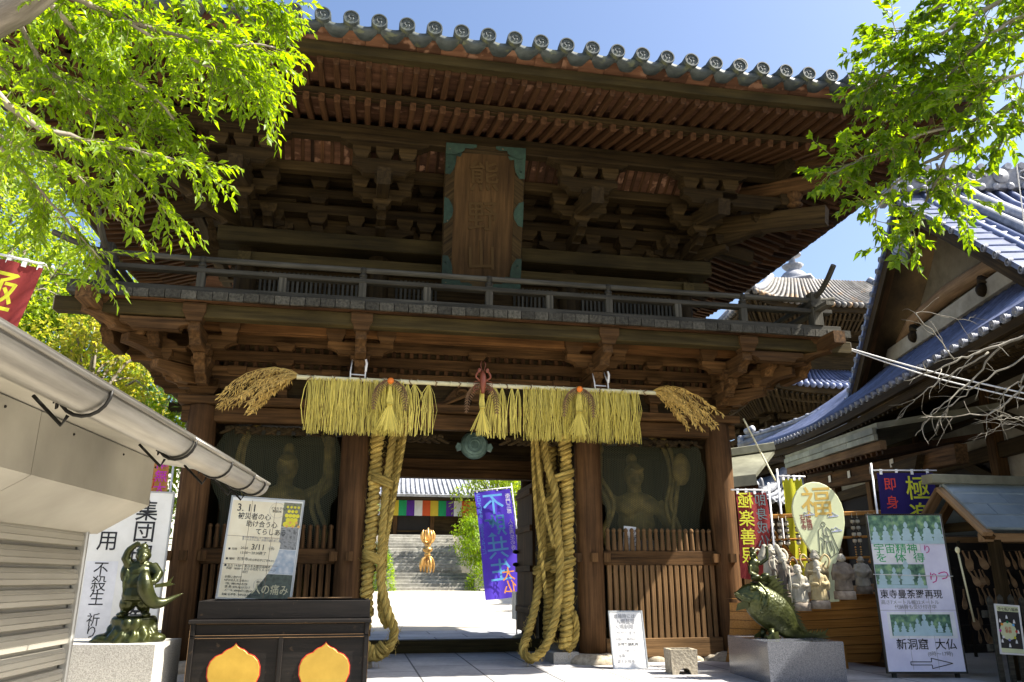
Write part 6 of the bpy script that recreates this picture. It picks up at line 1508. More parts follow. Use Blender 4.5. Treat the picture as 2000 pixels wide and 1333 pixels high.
# hall wall under the eaves
WO = 1.75
m = MB(); m.add([HP(-6, WO, 0), HP(14.2, WO, 0), HP(14.2, WO, 4.5), HP(-6, WO, 4.5)], [(0, 1, 2, 3)]); part('wall', m, M['plaster'], hall)
m = MB(); m.add([HP(14.2, WO, 0), HP(14.2, WO + 7, 0), HP(14.2, WO + 7, 4.5), HP(14.2, WO, 4.5)], [(0, 1, 2, 3)]); part('wall', m, M['plaster'], hall)
for z, h in ((3.75, .3), (3.0, .24), (2.35, .26)): m = MB(); m.beam(HP(-6, WO - .06, z), HP(14.3, WO - .06, z), .14, h); part('wall_beam', m, M['wood_dark'], hall)
for t in (-4, -1.3, 1.4, 4.1, 6.8, 9.5, 11.8, 14.1): m = MB(); m.beam(HP(t, WO - .05, 0), HP(t, WO - .05, 4.3), .24, .24, up=HN); part('wall_post', m, M['wood'], hall)
for a, b in ((-1.2, 1.3), (1.5, 4.0), (4.2, 6.7)): m = MB(); m.beam(HP(a, WO - .04, 2.5), HP(b, WO - .04, 3.6), .12, .18); part('strut', m, M['wood_dark'], hall)
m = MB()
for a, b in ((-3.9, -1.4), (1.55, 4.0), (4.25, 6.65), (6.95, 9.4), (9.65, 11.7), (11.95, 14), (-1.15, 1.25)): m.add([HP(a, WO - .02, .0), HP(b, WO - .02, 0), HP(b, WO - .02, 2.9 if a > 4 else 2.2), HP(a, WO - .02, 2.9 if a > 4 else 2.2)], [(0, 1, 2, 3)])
part('opening_shade', m, M['dark'], hall)  # near-black sheets on the wall, painting the unlit interior
m = MB()
for i in range(26):
    t = -1.15 + i * .16
    for s_ in (-1, 1): m.beam(HP(t, WO - .07, 1.0), HP(t + s_ * 1.0, WO - .07, 2.2), .02, .025, ch=0)
part('lattice', m, M['wood_grey'], hall)
# copper-edged porch roof below the main eaves
po_ = -.35
def zz(t): return 3.06 + .048 * t
m = MB(); m.slab(HP(3.7, po_, zz(3.7) + .08), HP(9, po_, zz(9) + .08), HP(9, 1.7, zz(9) + .3), HP(3.7, 1.7, zz(3.7) + .4), -.10); pr_ = part('porch_roof', m, M['copper'], hall)
for a_, b_, d_ in ((3.7, 6.2, -.03), (6.21, 9, .02)):
    n_ = max(2, int((b_ - a_) / .9))
    for k_ in range(n_):
        t0, t1 = a_ + (b_ - a_) * k_ / n_, a_ + (b_ - a_) * (k_ + 1) / n_ - .008
        for z_ in (-.055, .05): m = MB(); m.beam(HP(t0, po_ - .02 + d_ - .012 * (z_ > 0), zz(t0) + z_), HP(t1, po_ - .02 + d_ - .012 * (z_ > 0), zz(t1) + z_), .06, .10, ch=.003); part('copper_edge', m, M['copper'], pr_)
m = MB(); m.beam(HP(3.7, po_ + .05, zz(3.7) - .18), HP(9, po_ + .05, zz(9) - .18), .10, .14); part('porch_fascia', m, M['wood_pale'], hall)
m = MB()
for i in range(23): t = 3.8 + i * .235; m.beam(HP(t, po_ + .06, zz(t) - .28), HP(t, 1.5, zz(t) - .0), .07, .08, ch=0)
part('porch_rafter_row', m, M['wood_red'], hall, kind='stuff')
m = MB(); m.beam(HP(2.2, .15, zz(2.2) - .48), HP(9, .15, zz(9) - .48), .18, .28); part('porch_beam', m, M['wood'], hall)
for t in (3.6, 8.6): m = MB(); m.beam(HP(t, .15, 0), HP(t, .15, zz(t) - .62), .22, .22, up=HN, ch=.02); part('porch_post', m, M['wood'], hall)
m = MB(); m.prism([(-.5, .25), (-.3, .0), (.3, .0), (.5, .25)], HP(3.6, .0, zz(3.6) - .68), HD, (0, 0, 1), .12); part('porch_bracket', m, M['wood_dark'], hall)
for t, dz in ((4.3, -.42), (5.2, -.46), (6.3, -.45), (7.4, -.46)): m = MB(); c = HP(t, .04, zz(t) + dz); m.beam(c - HD * .07, c + HD * .07, .008, .13, ch=0); part('votive_slip', m, M['paper'], hall)
# small side roof with copper sheets by the corner pillar
sr = thing('side_shed', 'low shed roof of pale copper sheets just right of the corner pillar', 'shed', (4.6, 2.6, 0))
a = at_depth(1428, 892, 12.2); b = at_depth(1512, 880, 12.2); c = at_depth(1430, 931, 11.2); d = at_depth(1476, 926, 11.2)
m = MB(); m.slab(c, d, b, a, -.06); part('roof', m, M['copper'], sr)
m = MB(); m.beam(c - V((0, 0, .08)), d - V((0, 0, .08)), .05, .16); part('eave', m, M['copper'], sr)
m = MB(); m.beam(a + V((0, 0, .06)), b + V((0, 0, .06)), .12, .12); part('ridge', m, M['copper'], sr)
m = MB()
for i in range(6): p = c.lerp(d, i / 5); m.beam(p - V((0, 0, .18)), p - V((0, 0, .14)) + V((0, 1, .25)), .05, .06)
part('rafter', m, M['wood_red'], sr)
for i in (.2, 1): p = c.lerp(d, i); m = MB(); m.box(p.x - .06, p.x + .06, p.y + .5, p.y + .62, 0, p.z + .02); part('post', m, M['wood'], sr)
# ================================================================ PADDLE SHED AND PICKETS ON THE RIGHT
sd = thing('paddle_shed', 'little gabled roof of blue-grey sheets over racks of wooden rice paddles', 'shed', (6.0, -1.8, 0))
GX = 5.12; yn, yf, zr, ze = -2.62, -1.50, 2.02, 1.50; yc = (yn + yf) / 2
m = MB(); m.slab((GX, yn, ze), (GX + 3.2, yn, ze), (GX + 3.2, yc, zr), (GX, yc, zr), .03); rf_ = part('roof', m, M['sheet_blue'], sd)
m = MB(); m.slab((GX + 3.2, yf, ze), (GX, yf, ze), (GX, yc, zr), (GX + 3.2, yc, zr), .03); part('roof', m, M['sheet_blue'], sd)
m = MB()
for k in range(1, 4):
    z = ze + (zr - ze) * k / 4; y = yn + (yc - yn) * k / 4; m.box(GX - .005, GX + 3.2, y - .012, y + .006, z + .022, z + .045, ch=0)
    for i in range(5): x = GX + .3 + i * .6 + (k % 2) * .3; m.beam((x, y - .005, z + .038), (x, y - .14, z + .038 - .13), .012, .012, ch=0)
part('sheet_step', m, M['sheet_blue'], rf_)
m = MB(); m.box(GX - .18, GX + 3.2, yc - .09, yc + .09, zr + .02, zr + .12); part('ridge_cap', m, M['copper'], rf_)
m = MB(); m.beam((GX - .02, yn - .03, ze - .05), (GX - .02, yc, zr - .04), .05, .13, up=(1, 0, 0)); m.beam((GX - .02, yf + .03, ze - .05), (GX - .02, yc, zr - .04), .05, .13, up=(1, 0, 0)); part('barge_board', m, M['wood_pale'], sd)
m = MB(); m.beam((GX + .10, yn + .08, ze - .08), (GX + .10, yc, zr - .18), .05, .12, up=(1, 0, 0)); m.beam((GX + .10, yf - .08, ze - .08), (GX + .10, yc, zr - .18), .05, .12, up=(1, 0, 0)); part('inner_board', m, M['wood'], sd)
m = MB(); m.box(GX + .25, GX + .35, yn + .1, yf - .1, 1.52, 1.62); part('tie_beam', m, M['wood_dark'], sd)
m = MB(); m.box(GX + .05, GX + 3.2, yn + .10, yn + .2, 1.38, 1.47); m.box(GX + .05, GX + 3.2, yf - .2, yf - .1, 1.38, 1.47); part('plate', m, M['wood_pale'], sd)
for x in (GX + .2, GX + 1.6, GX + 3.0):
    for y in (yn + .15, yf - .15): m = MB(); m.box(x - .05, x + .05, y - .05, y + .05, 0, 1.4); part('post', m, M['wood_dark'], sd)
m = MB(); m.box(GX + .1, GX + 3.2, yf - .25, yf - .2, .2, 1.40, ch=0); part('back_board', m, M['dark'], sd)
m = MB()
for z in (.30, .50, .70, .90, 1.10, 1.30): m.box(GX - .1, GX + 3.1, yn + .45, yn + .48, z, z + .02, ch=0)
for x in (GX, GX + .55, GX + 1.1, GX + 1.65): m.box(x, x + .02, yn + .44, yn + .47, .2, 1.4, ch=0)
part('rack_bar', m, M['black'], sd)
pm = MB(); pm.prism([(-.008, 0), (.008, 0), (.009, -.07), (.02, -.09), (.032, -.12), (.034, -.15), (.025, -.175), (0, -.185), (-.025, -.175), (-.034, -.15), (-.032, -.12), (-.02, -.09), (-.009, -.07)], (0, 0, 0), (1, 0, 0), (0, 0, 1), .008, bev=.001)
psrc = None
for z in (.49, .69, .89, 1.09, 1.29):
    x = GX - .08
    while x < GX + 1.25:
        x += R_.uniform(.035, .09)
        if R_.random() < .12: x += .08
        loc = V((x, yn + .43 + R_.uniform(-.03, .0), z + R_.uniform(-.005, .01)))
        if psrc is None: psrc = solo('rice_paddle', pm, M['wood_pale'], 'small wooden votive rice paddle hanging in the dark rack under the little shed roof', 'rice paddle', (0, 0, 0), 'rice paddles hanging in the rack'); o = psrc
        else: o = psrc.copy(); COL.objects.link(o)
        o.location = loc; o.rotation_euler = (R_.uniform(-.1, .1), R_.uniform(-.6, .1), R_.uniform(-.5, .5)); s_ = R_.uniform(.85, 1.25); o.scale = (s_, s_, s_)
for i, (x0, lab) in enumerate(((0, 'tall pale bamboo ladle handle leaning upright by the picture board'),)):
    p0 = at_depth(1903, 1215, 8.35); p1 = at_depth(1870, 1075, 8.45); m = MB(); m.tube([p0, p1], .010, 7); m.ball(p1, (.03, .012, .035)); solo('ladle', m, M['bamboo'], lab, 'ladle', (p0.x, p0.y, p0.z))
pf = thing('picket_fence', 'weathered grey picket fence below the paddle shed', 'fence', (5.6, -2.75, 0))
m = MB()
for z in (.30, .62): m.box(4.86, 7.2, -2.70, -2.66, z, z + .07)
part('rail', m, M['wood_grey'], pf)
src3 = None
for i in range(18):
    x = 4.92 + i * .125
    if src3 is None: q = MB(); q.prism([(-.028, 0), (.028, 0), (.028, .80), (0, .83), (-.028, .80)], (0, -.012, 0), (1, 0, 0), (0, 0, 1), .022, bev=.003); src3 = part('picket', q, M['wood_grey'], pf, local=True); place(pf, src3, x, -2.715, 0, rad(2), first=True)
    else: place(pf, src3, x, -2.715, R_.uniform(-.02, .02), R_.uniform(-.05, .05))
mp_ = board('map_poster', 'small black and cream poster with a circular chart tied to the grey picket fence', 'poster', (5.06, -2.76, .28), (rad(-2), rad(4), rad(-6)), .25, .46, 'ink', frame='white', th=.006)
poly('poster_band', [(-.12, .40), (.12, .40), (.12, .45), (-.12, .45)], 'cream', mp_); poly('poster_band', [(-.12, .01), (.12, .01), (.12, .05), (-.12, .05)], 'cream', mp_)
text('寺七転八福神', .036, M['ink'], mp_, -.105, .41, -.003)
m = MB(); m.lathe([(0, -.001), (.085, -.001), (.085, .001)], (-.02, -.002, .215), (0, 1, 0), 28, smooth=False); ch_ = part('poster_chart', m, M['cream'], mp_, local=True)
text('石手\n参拝', .036, M['p_red'], mp_, -.056, .225, -.0045, ls=.8)
for i, mt in enumerate(('p_red', 'p_cyan', 'c_green', 'p_orange', 'p_magenta', 'p_white', 'ink_blue', 'p_yellow')):
    a = i / 8 * 6.283; m = MB(); m.lathe([(0, -.001), (.013, -.001), (.013, .001)], (-.02 + .085 * math.cos(a), -.004, .215 + .085 * math.sin(a)), (0, 1, 0), 12, smooth=False); part('poster_dot', m, M[mt], ch_, local=True)
for i in range(8): a = i / 8 * 6.283; poly('poster_mark', [(.105 * math.cos(a) - .02 + dx, .215 + .15 * math.sin(a) * .9 + dz) for dx, dz in ((-.012, -.018), (.012, -.018), (.008, .006), (0, .02), (-.008, .006))], 'p_white', mp_)
# ================================================================ PAGODA
pg = thing('pagoda', 'distant tiled pagoda with layered upswept roofs between the gate and the hall', 'pagoda', (14.9, 16.3, 0))
PC = V((14.9, 16.3, 0)); pr = rad(-4)
def pagroof(zc, half, rise, mat='tile_rust', up_=.45):
    def f(side, u, v):
        a = -1 + 2 * u; h = half * (1 - v) + (.5 if rise > 1.8 else half * .55) * v; x, y = a * h, -h
        z = zc + rise * (.55 * v + .45 * v * v) + up_ * abs(a) ** 4 * (1 - v) ** 2; q = side * math.pi / 2 + pr
        return PC + V((x * math.cos(q) - y * math.sin(q), x * math.sin(q) + y * math.cos(q), z))
    r_ = MB()
    for s_ in range(4): r_.grid(lambda u, v: f(s_, u, v), 16, 6)
    ro = part('roof', r_, M[mat], pg)
    t_ = MB(); n = 34
    for s_ in (0, 3, 1):
        for i in range(n): u = i / (n - 1); t_.tube([f(s_, u, q / 5) + V((0, 0, .06)) for q in range(6)], .07, 6)
        for q in range(n): p = f(s_, q / (n - 1), 0) + V((0, 0, .02)); t_.ball(p, .105, 8, 6)
    part('tile_rolls', t_, M[mat], ro)
    h_ = MB()
    for s_ in range(4): h_.tube([f(s_, 0, q / 6) + V((0, 0, .15)) for q in range(7)], .14, 7); p = f(s_, 0, .02) + V((0, 0, .25)); h_.ball(p, (.12, .12, .2)); p = f(s_, 0, .2) + V((0, 0, .35)); h_.ball(p, (.08, .08, .22))
    part('hip_ridge', h_, M['tile_grey'], ro)
    for k_, (d, dz) in enumerate(((.04, -.22), (.12, -.55))):
        s2 = MB()
        for s_ in range(4): s2.grid(lambda u, v: f(s_, .02 + .96 * u, d) + V((0, 0, dz - .06 + .26 * v)), 14, 1)
        part('fascia', s2, M['wood_dark'], pg)
    s2 = MB()
    for s_ in range(4): s2.grid(lambda u, v: f(s_, u, 0) * (1 - v) + (PC + (f(s_, u, 1) - PC) * V((1, 1, 0)).length / 1.414 * 0 + (f(s_, u, 0) - PC).normalized() * 0) * v if False else f(s_, u, .02 + .9 * v) + V((0, 0, -.25 - rise * (.55 * (.02 + .9 * v) + .45 * (.02 + .9 * v) ** 2) - .9 * v * .6)), 14, 3)
    part('soffit', s2, M['wood_dark'], pg)
    s2 = MB()
    for s_ in (0, 3):
        for i in range(40): u = .02 + .96 * i / 39; p = f(s_, u, .02) + V((0, 0, -.32)); p2 = f(s_, .5 + (u - .5), .35) * 1; s2.beam(p, V((p2.x, p2.y, zc - .75)), .07, .09, ch=0)
    part('rafter_row', s2, M['wood_dark'], pg, kind='stuff')
def pagbody(z0, z1, h):
    b_ = MB()
    for s_ in range(4):
        q = s_ * math.pi / 2 + pr; u_ = V((math.cos(q), math.sin(q), 0)); n_ = V((math.sin(q), -math.cos(q), 0)); b_.add([PC + u_ * -h + n_ * h + V((0, 0, z0)), PC + u_ * h + n_ * h + V((0, 0, z0)), PC + u_ * h + n_ * h + V((0, 0, z1)), PC + u_ * -h + n_ * h + V((0, 0, z1))], [(0, 1, 2, 3)])
    part('wall', b_, M['wood_dark'], pg)
    b_ = MB()
    for s_ in (0, 3):
        q = s_ * math.pi / 2 + pr; u_ = V((math.cos(q), math.sin(q), 0)); n_ = V((math.sin(q), -math.cos(q), 0))
        for k_, z in enumerate((z0 + .3, z1 - .6, z1 - 1.0, z1 - 1.4)): b_.beam(PC + u_ * -(h + .3) + n_ * (h + .12 * (k_ + 1)) + V((0, 0, z)), PC + u_ * (h + .3) + n_ * (h + .12 * (k_ + 1)) + V((0, 0, z)), .16, .2)
        for i in range(4):
            c = PC + u_ * h * (-1 + 2 * i / 3) + n_ * h
            for k_ in range(3): b_.beam(c + V((0, 0, z1 - 1.3 + k_ * .35)), c + n_ * (.35 + .3 * k_) + V((0, 0, z1 - 1.3 + k_ * .35)), .18, .2); b_.beam(c + n_ * (.3 + .3 * k_) - u_ * .45 + V((0, 0, z1 - 1.1 + k_ * .35)), c + n_ * (.3 + .3 * k_) + u_ * .45 + V((0, 0, z1 - 1.1 + k_ * .35)), .14, .16)
    part('bracket_row', b_, M['wood_dark'], pg)
pagbody(0, 3.9, 2.3); pagbody(4.6, 7.0, 2.0); pagbody(7.5, 10.3, 1.8)
pagroof(3.0, 4.2, 1.3, 'tile_grey'); pagroof(7.05, 3.7, .9, 'tile_blue'); pagroof(10.0, 3.45, 1.45)
m = MB(); q = pr
m.lathe([(1.25, 11.35), (1.25, 11.65), (1.0, 11.68), (.98, 11.95), (1.15, 11.98), (1.15, 12.10)], PC, seg=4); part('dew_basin', m, M['tile_grey'], pg)
m = MB(); m.lathe([(.55, 12.10), (.58, 12.30), (.40, 12.52), (.22, 12.62), (.34, 12.75), (.42, 12.85), (.15, 12.95), (.10, 13.20), (.36, 13.26), (.36, 13.32), (.1, 13.35), (.1, 13.80), (.32, 13.85), (.32, 13.90), (.08, 13.95), (.05, 15.40), (0, 15.50)], PC, seg=16); part('finial', m, M['tile_grey'], pg)
# ================================================================ COURTYARD BEYOND THE GATE
st = MB(); yb = 26.0; xa, xb = .0, 3.75
n1, n2 = 5, 13
zc_ = gz(26)
for i in range(n1): st.box(xa, xb, yb + i * .36, yb + 3.5, zc_ + i * .15, zc_ + (i + 1) * .15 - .001, ch=.012)
z1 = zc_ + n1 * .15
stp = thing('stone_steps', 'wide grey stone stairway climbing to the old hall seen through the gateway', 'steps', (1.9, 26, zc_))
for i in range(n1):
    m = MB(); m.box(xa, xb, yb + i * .36, yb + i * .36 + .40, zc_ - .05, zc_ + (i + 1) * .15, ch=.015); part('step', m, M['stone_step'], stp)
y2 = yb + n1 * .36; m = MB(); m.box(xa - .1, xb + .1, y2 + .001, y2 + 2.0, zc_, z1 - .002, ch=.01); part('landing', m, M['stone_step'], stp)
for i in range(n2):
    m = MB(); m.box(xa + .15, xb - .1, y2 + 1.9 + i * .34, y2 + 1.9 + i * .34 + .40, zc_, z1 + (i + 1) * .155, ch=.015); part('step', m, M['stone_step'], stp)
for x in (xa - .25, xb): m = MB(); m.box(x, x + .25, yb - .1, y2, zc_ - .05, z1 - .1, ch=.02); part('side_wall', m, M['stone_step'], stp)
zt_ = z1 + n2 * .155; yt = y2 + 1.9 + n2 * .34
m = MB(); m.box(-8, 14, yt + .06, yt + 16, zt_ - 2.6, zt_ - .003, ch=0); struct('terrace', m, M['ground'])
vj = thing('gilt_vajra', 'tall gilded five-pronged thunderbolt standing on the stair landing', 'statue', (1.86, y2 + .8, z1))
m = MB(); m.lathe([(.05, .72), (.14, .78), (.16, .86), (.10, .92), (.23, 1.0), (.24, 1.12), (.10, 1.2), (.17, 1.27), (.15, 1.34), (.06, 1.38)], (0, 0, 0), seg=18); m.lathe([(.05, .0), (.05, .66)], (0, 0, 0)); part('grip', m, M['gold_metal'], vj, local=True)
for q in range(5):
    for up_ in (0, 1):
        a = q * math.pi / 2 if q < 4 else None; s_ = 1 if up_ else -1; z0 = 1.36 if up_ else .74
        m = MB()
        if a is None: m.tube([(0, 0, z0), (0, 0, z0 + s_ * .35), (0, 0, z0 + s_ * .72)], [.075, .085, .03], 8)
        else: d = V((math.cos(a + .4), math.sin(a + .4), 0)); m.tube(curve([V((0, 0, z0)), d * .22 + V((0, 0, z0 + s_ * .08)), d * .33 + V((0, 0, z0 + s_ * .34)), d * (.24 if up_ else .33) + V((0, 0, z0 + s_ * (.62 if up_ else .74)))], 10), [.08] * 8 + [.065, .045, .02], 8)
        part('prong', m, M['gold_metal'], vj, local=True)
mh = thing('old_hall', 'dark timber hall with a striped curtain at the top of the stone steps', 'hall', (1.7, yt + 3, zt_))
hy = yt + 2.2
m = MB(); m.box(-3.8, 7.4, hy, hy + 5, zt_, zt_ + 2.6, ch=0); part('wall', m, M['wood_dark'], mh)
for x in (-2.6, -.9, .62, 2.72, 4.4, 6.1): m = MB(); m.box(x - .11, x + .11, hy - .12, hy - .002, zt_, zt_ + 2.5); part('pillar', m, M['wood'], mh)
m = MB(); m.box(.75, 2.6, hy - .03, hy - .004, zt_ + .1, zt_ + 1.2, ch=0); part('doorway', m, M['dark'], mh)  # near-black slab on the wall paints the doorway's unlit depth
m = MB()
for k in range(2): m.box(.75, 2.6, hy - .25 + k * .1, hy - .05, zt_ + .05 + k * .22, zt_ + .15 + k * .22)
part('threshold', m, M['wood_dark'], mh)
m = MB(); m.slab((-5.0, hy - 1.3, zt_ + 2.15), (8.6, hy - 1.3, zt_ + 2.15), (7.6, hy + 2.5, zt_ + 4.6), (-4.0, hy + 2.5, zt_ + 4.6), .15); r_ = part('roof', m, M['tile_grey'], mh)
m = MB()
for i in range(50): x = -4.9 + i * .275; m.tube([(x, hy - 1.33, zt_ + 2.33), (1.7 + (x - 1.7) * .86, hy + 2.5, zt_ + 4.75)], .07, 6)
part('tile_rolls', m, M['tile_grey'], r_)
m = MB(); m.box(-4.9, 8.5, hy - 1.25, hy - 1.1, zt_ + 1.98, zt_ + 2.12); part('fascia', m, M['wood_dark'], mh)
cu_ = thing('striped_curtain', 'five-colour striped temple curtain hanging across the front of the old hall', 'curtain', (1.7, hy - .6, zt_ + 2.0))
for i in range(20):
    x = -2.85 + i * .45; mt = ('c_white', 'c_verm', 'c_gold', 'c_green', 'c_purple')[i % 5]
    m = MB(); m.grid(lambda u, v: V((x + .45 * u, hy - .6 + .03 * math.sin(u * 6.28 + i) * v, zt_ + 2.0 - .85 * v)), 6, 3); part('stripe', m, M[mt], cu_)
m = MB(); c = V((-.35, yt - 1.2, zt_ - 1.1)); m.box(c.x - .25, c.x + .25, c.y, c.y + .3, c.z - .8, c.z + .75); ls_ = solo('stone_marker', m, M['granite_pale'], 'small pale stone marker with dark lettering beside the top of the steps', 'stone marker', (c.x, c.y, c.z - .8))
t_ = text('石手', .3, M['ink'], ls_, -.15, 1.2, -.012, vert=True)
# ================================================================ WIRES
def wire(label, pts, r, mat='white'):
    m = MB(); m.tube(curve(pts, 16), r, 5); return solo('cable', m, M[mat], label, 'cable', pts[0])
wire('pale twin cable sloping from the balcony corner to the right hall, upper strand', [V((4.86, -1.02, 3.95)), V((4.86, -1.02, 3.95)).lerp(at_depth(2015, 772, 8.6), .5) - V((0, 0, .03)), at_depth(2015, 772, 8.6)], .010)
wire('pale twin cable sloping from the balcony corner to the right hall, lower strand', [V((4.86, -1.06, 3.91)), V((4.86, -1.06, 3.91)).lerp(at_depth(2015, 784, 8.6), .5) - V((0, 0, .05)), at_depth(2015, 784, 8.6)], .009)
p0, p1 = at_depth(1452, 818, 10.4), at_depth(1515, 940, 9.9)
wire('yellowed stay cord slanting down behind the right corner pillar', [p0, p0.lerp(p1, .5), p1], .012, 'bamboo')
p0, p1 = at_depth(1982, 290, 8), at_depth(1998, 420, 8)
wire('thin pale wire hanging in front of the hall ridge at the far right', [at_depth(1975, 180, 8), p0, p1, at_depth(2010, 520, 8)], .006)
# ================================================================ VEGETATION
RV = random.Random(21)
def leaf(m, p, d, nrm, L, Wd, curl=.15, at=.42):
    d = d.normalized(); s = d.cross(nrm)
    if s.length < 1e-3: s = d.orthogonal()
    s = s.normalized(); n = s.cross(d)
    mid = p + d * L * at - n * .0; tip = p + d * L - n * L * curl
    a = mid + s * Wd * .5 + n * Wd * .14; b = mid - s * Wd * .5 + n * Wd * .14
    k = len(m.v); r = RV.random()
    m.v += [tuple(p), tuple(a), tuple(mid), tuple(b), tuple(tip)]; m.g += [(0, 0, 0)] * 5; m.r += [r] * 5
    m.f += [(k, k + 1, k + 2), (k, k + 2, k + 3), (k + 2, k + 1, k + 4), (k + 2, k + 4, k + 3)]; m.sm += [False] * 4
def rv(s=1): return V((RV.gauss(0, s), RV.gauss(0, s), RV.gauss(0, s)))
def spray(ml, mt, p0, d, L, n, ll, lw, droop, r=.0035, rosette=False):
    d = d.normalized(); pts = [p0]
    for i in range(1, 7): d = (d + V((0, 0, -droop)) + rv(.10)).normalized(); pts.append(pts[-1] + d * L / 6)
    mt.tube(pts, [r * (1 - i * .11) for i in range(7)], 4, caps=False)
    for i in range(n):
        t = (i + .5) / n
        if rosette: t = 1 - (1 - t) ** 2 * .8
        t = .12 + .88 * t; k = min(5, int(t * 6)); p = pts[k].lerp(pts[k + 1], t * 6 - k); td = (pts[k + 1] - pts[k]).normalized()
        s = td.cross(UZ); s = s.normalized() if s.length > .01 else V((1, 0, 0))
        sg = 1 if i % 2 else -1
        ld = td * RV.uniform(.35, 1.0) + s * sg * RV.uniform(.4, 1.0) + V((0, 0, RV.uniform(-.75, .15))) + rv(.22)
        leaf(ml, p, ld, (V((0, 0, 1)) + rv(.45)), ll * RV.uniform(.45, 1.25), lw * RV.uniform(.6, 1.2), RV.uniform(.02, .3))
def near_tree(name, label, base, trunk, limbs, lm, every, sl, nl, ll, lw, droop, bark='bark', rosette=False, side=None):
    t = thing(name, label, 'tree', base)
    m = MB(); m.tube(curve(trunk[0], 14), trunk[1], 12); part('trunk', m, M[bark], t)
    ml = MB(); mt = MB(); mb_ = MB()
    for pts, r0, r1, dens in limbs:
        L = sum((pts[i + 1] - pts[i]).length for i in range(len(pts) - 1)); n = max(8, int(L / .07)); pp = curve(pts, n)
        mb_.tube([p + rv(.006) for p in pp], [r0 + (r1 - r0) * i / n for i in range(n + 1)], 7)
        if not dens: continue
        ns = int(L / every * dens)
        for i in range(ns):
            q = RV.uniform(.04, 1); k = min(n - 1, int(q * n)); p = pp[k].lerp(pp[k + 1], q * n - k); td = (pp[k + 1] - pp[k]).normalized()
            d = td * RV.uniform(.1, 1.1) + rv(.6) + V((0, 0, -.1))
            if side: d = d + side * .25
            spray(ml, mt, p, d, sl * RV.uniform(.5, 1.2), nl, ll, lw, droop, rosette=rosette)
    part('limb', mb_, M[bark], t); part('twigs', mt, M['twig'], t, kind='stuff'); part('foliage', ml, M[lm], t)
    return t
D_ = at_depth
LL = [
 ([D_(-120, 90, 4.3), D_(20, 25, 4.35), D_(140, -60, 4.4)], .10, .075, 0),
 ([D_(110, -20, 4.5), D_(250, 40, 4.8), D_(390, 80, 5.0), D_(535, 95, 5.2)], .022, .006, 1.2),
 ([D_(-20, 170, 4.3), D_(60, 240, 4.45), D_(150, 272, 4.6), D_(260, 290, 4.8), D_(395, 330, 5.0)], .024, .005, .9),
 ([D_(60, -30, 4.6), D_(200, 110, 4.9), D_(330, 220, 5.1), D_(390, 330, 5.2)], .02, .005, 1.2),
 ([D_(180, -50, 4.9), D_(400, -10, 5.2), D_(500, 10, 5.4), D_(560, 40, 5.5)], .02, .005, 1.3),
 ([D_(170, 270, 4.7), D_(260, 340, 4.9), D_(320, 410, 5.0)], .012, .004, 1.0),
 ([D_(-40, 240, 4.6), D_(40, 330, 4.8), D_(120, 420, 5.0), D_(195, 510, 5.1)], .014, .004, .7),
 ([D_(20, 20, 4.6), D_(90, 130, 4.8), D_(180, 200, 5.0), D_(270, 260, 5.1)], .016, .005, 1.2),
 ([D_(-60, 90, 4.5), D_(40, 160, 4.7), D_(130, 215, 4.9)], .016, .005, 1.0),
 ([D_(250, 40, 4.8), D_(380, 120, 5.0), D_(470, 140, 5.2), D_(520, 180, 5.3)], .012, .004, 1.3),
 ([D_(-40, 240, 5.2), D_(60, 300, 5.3), D_(160, 350, 5.4), D_(230, 430, 5.5)], .012, .004, 1.0),
 ([D_(-40, -20, 5.4), D_(120, 40, 5.6), D_(280, 60, 5.8), D_(420, 70, 6.0)], .012, .004, 1.0),
 ([D_(-40, 60, 5.4), D_(100, 150, 5.6), D_(230, 180, 5.8), D_(340, 170, 6.0)], .012, .004, 1.0),
 ([D_(200, 0, 5.2), D_(330, 70, 5.4), D_(450, 110, 5.6), D_(510, 130, 5.7)], .012, .004, 1.3),
]
tb = V((-6.3, -6.2, -.5))
near_tree('camphor_tree', 'bright green leafy tree reaching in from the upper left over the gate roof', tb, ([tb, tb + V((.1, 0, 1.2)), tb + V((.35, .1, 2.3)), D_(-150, 110, 4.3), D_(-100, 80, 4.3)], [.26, .24, .23, .22, .21, .20, .19, .18, .17, .165, .16, .155, .15, .14, .13]), LL, 'leaf_left', .026, .36, 17, .076, .029, .09)
RR = [
 ([D_(2120, 120, 5.2), D_(1990, 195, 5.3), D_(1900, 270, 5.4), D_(1790, 330, 5.5)], .035, .010, .5),
 ([D_(2080, -60, 5.3), D_(1920, 20, 5.4), D_(1790, 100, 5.5), D_(1690, 180, 5.6)], .022, .005, 1.3),
 ([D_(1960, 225, 5.3), D_(1840, 250, 5.4), D_(1710, 300, 5.5), D_(1620, 340, 5.6)], .016, .004, 1.2),
 ([D_(1850, 300, 5.4), D_(1810, 390, 5.5), D_(1765, 470, 5.55)], .012, .004, 1.1),
 ([D_(2060, 40, 5.5), D_(1940, 90, 5.6), D_(1820, 160, 5.7), D_(1730, 240, 5.8)], .018, .004, 1.4),
 ([D_(2060, 0, 5.2), D_(1960, 50, 5.2), D_(1880, 120, 5.3), D_(1800, 200, 5.4)], .016, .004, 1.3),
 ([D_(2020, -60, 5.6), D_(1900, -20, 5.7), D_(1790, 40, 5.8), D_(1720, 90, 5.9)], .016, .004, 1.3),
 ([D_(1830, 320, 5.5), D_(1860, 370, 5.5), D_(1880, 400, 5.5)], .009, .003, 1.0),
 ([D_(1780, 330, 5.5), D_(1730, 380, 5.5), D_(1700, 440, 5.5)], .009, .003, .5),
 ([D_(2040, 260, 5.2), D_(1985, 240, 5.3), D_(1950, 290, 5.3)], .009, .003, .8),
 ([D_(2060, 120, 5.0), D_(1970, 150, 5.05), D_(1900, 190, 5.1)], .012, .004, 1.2),
]
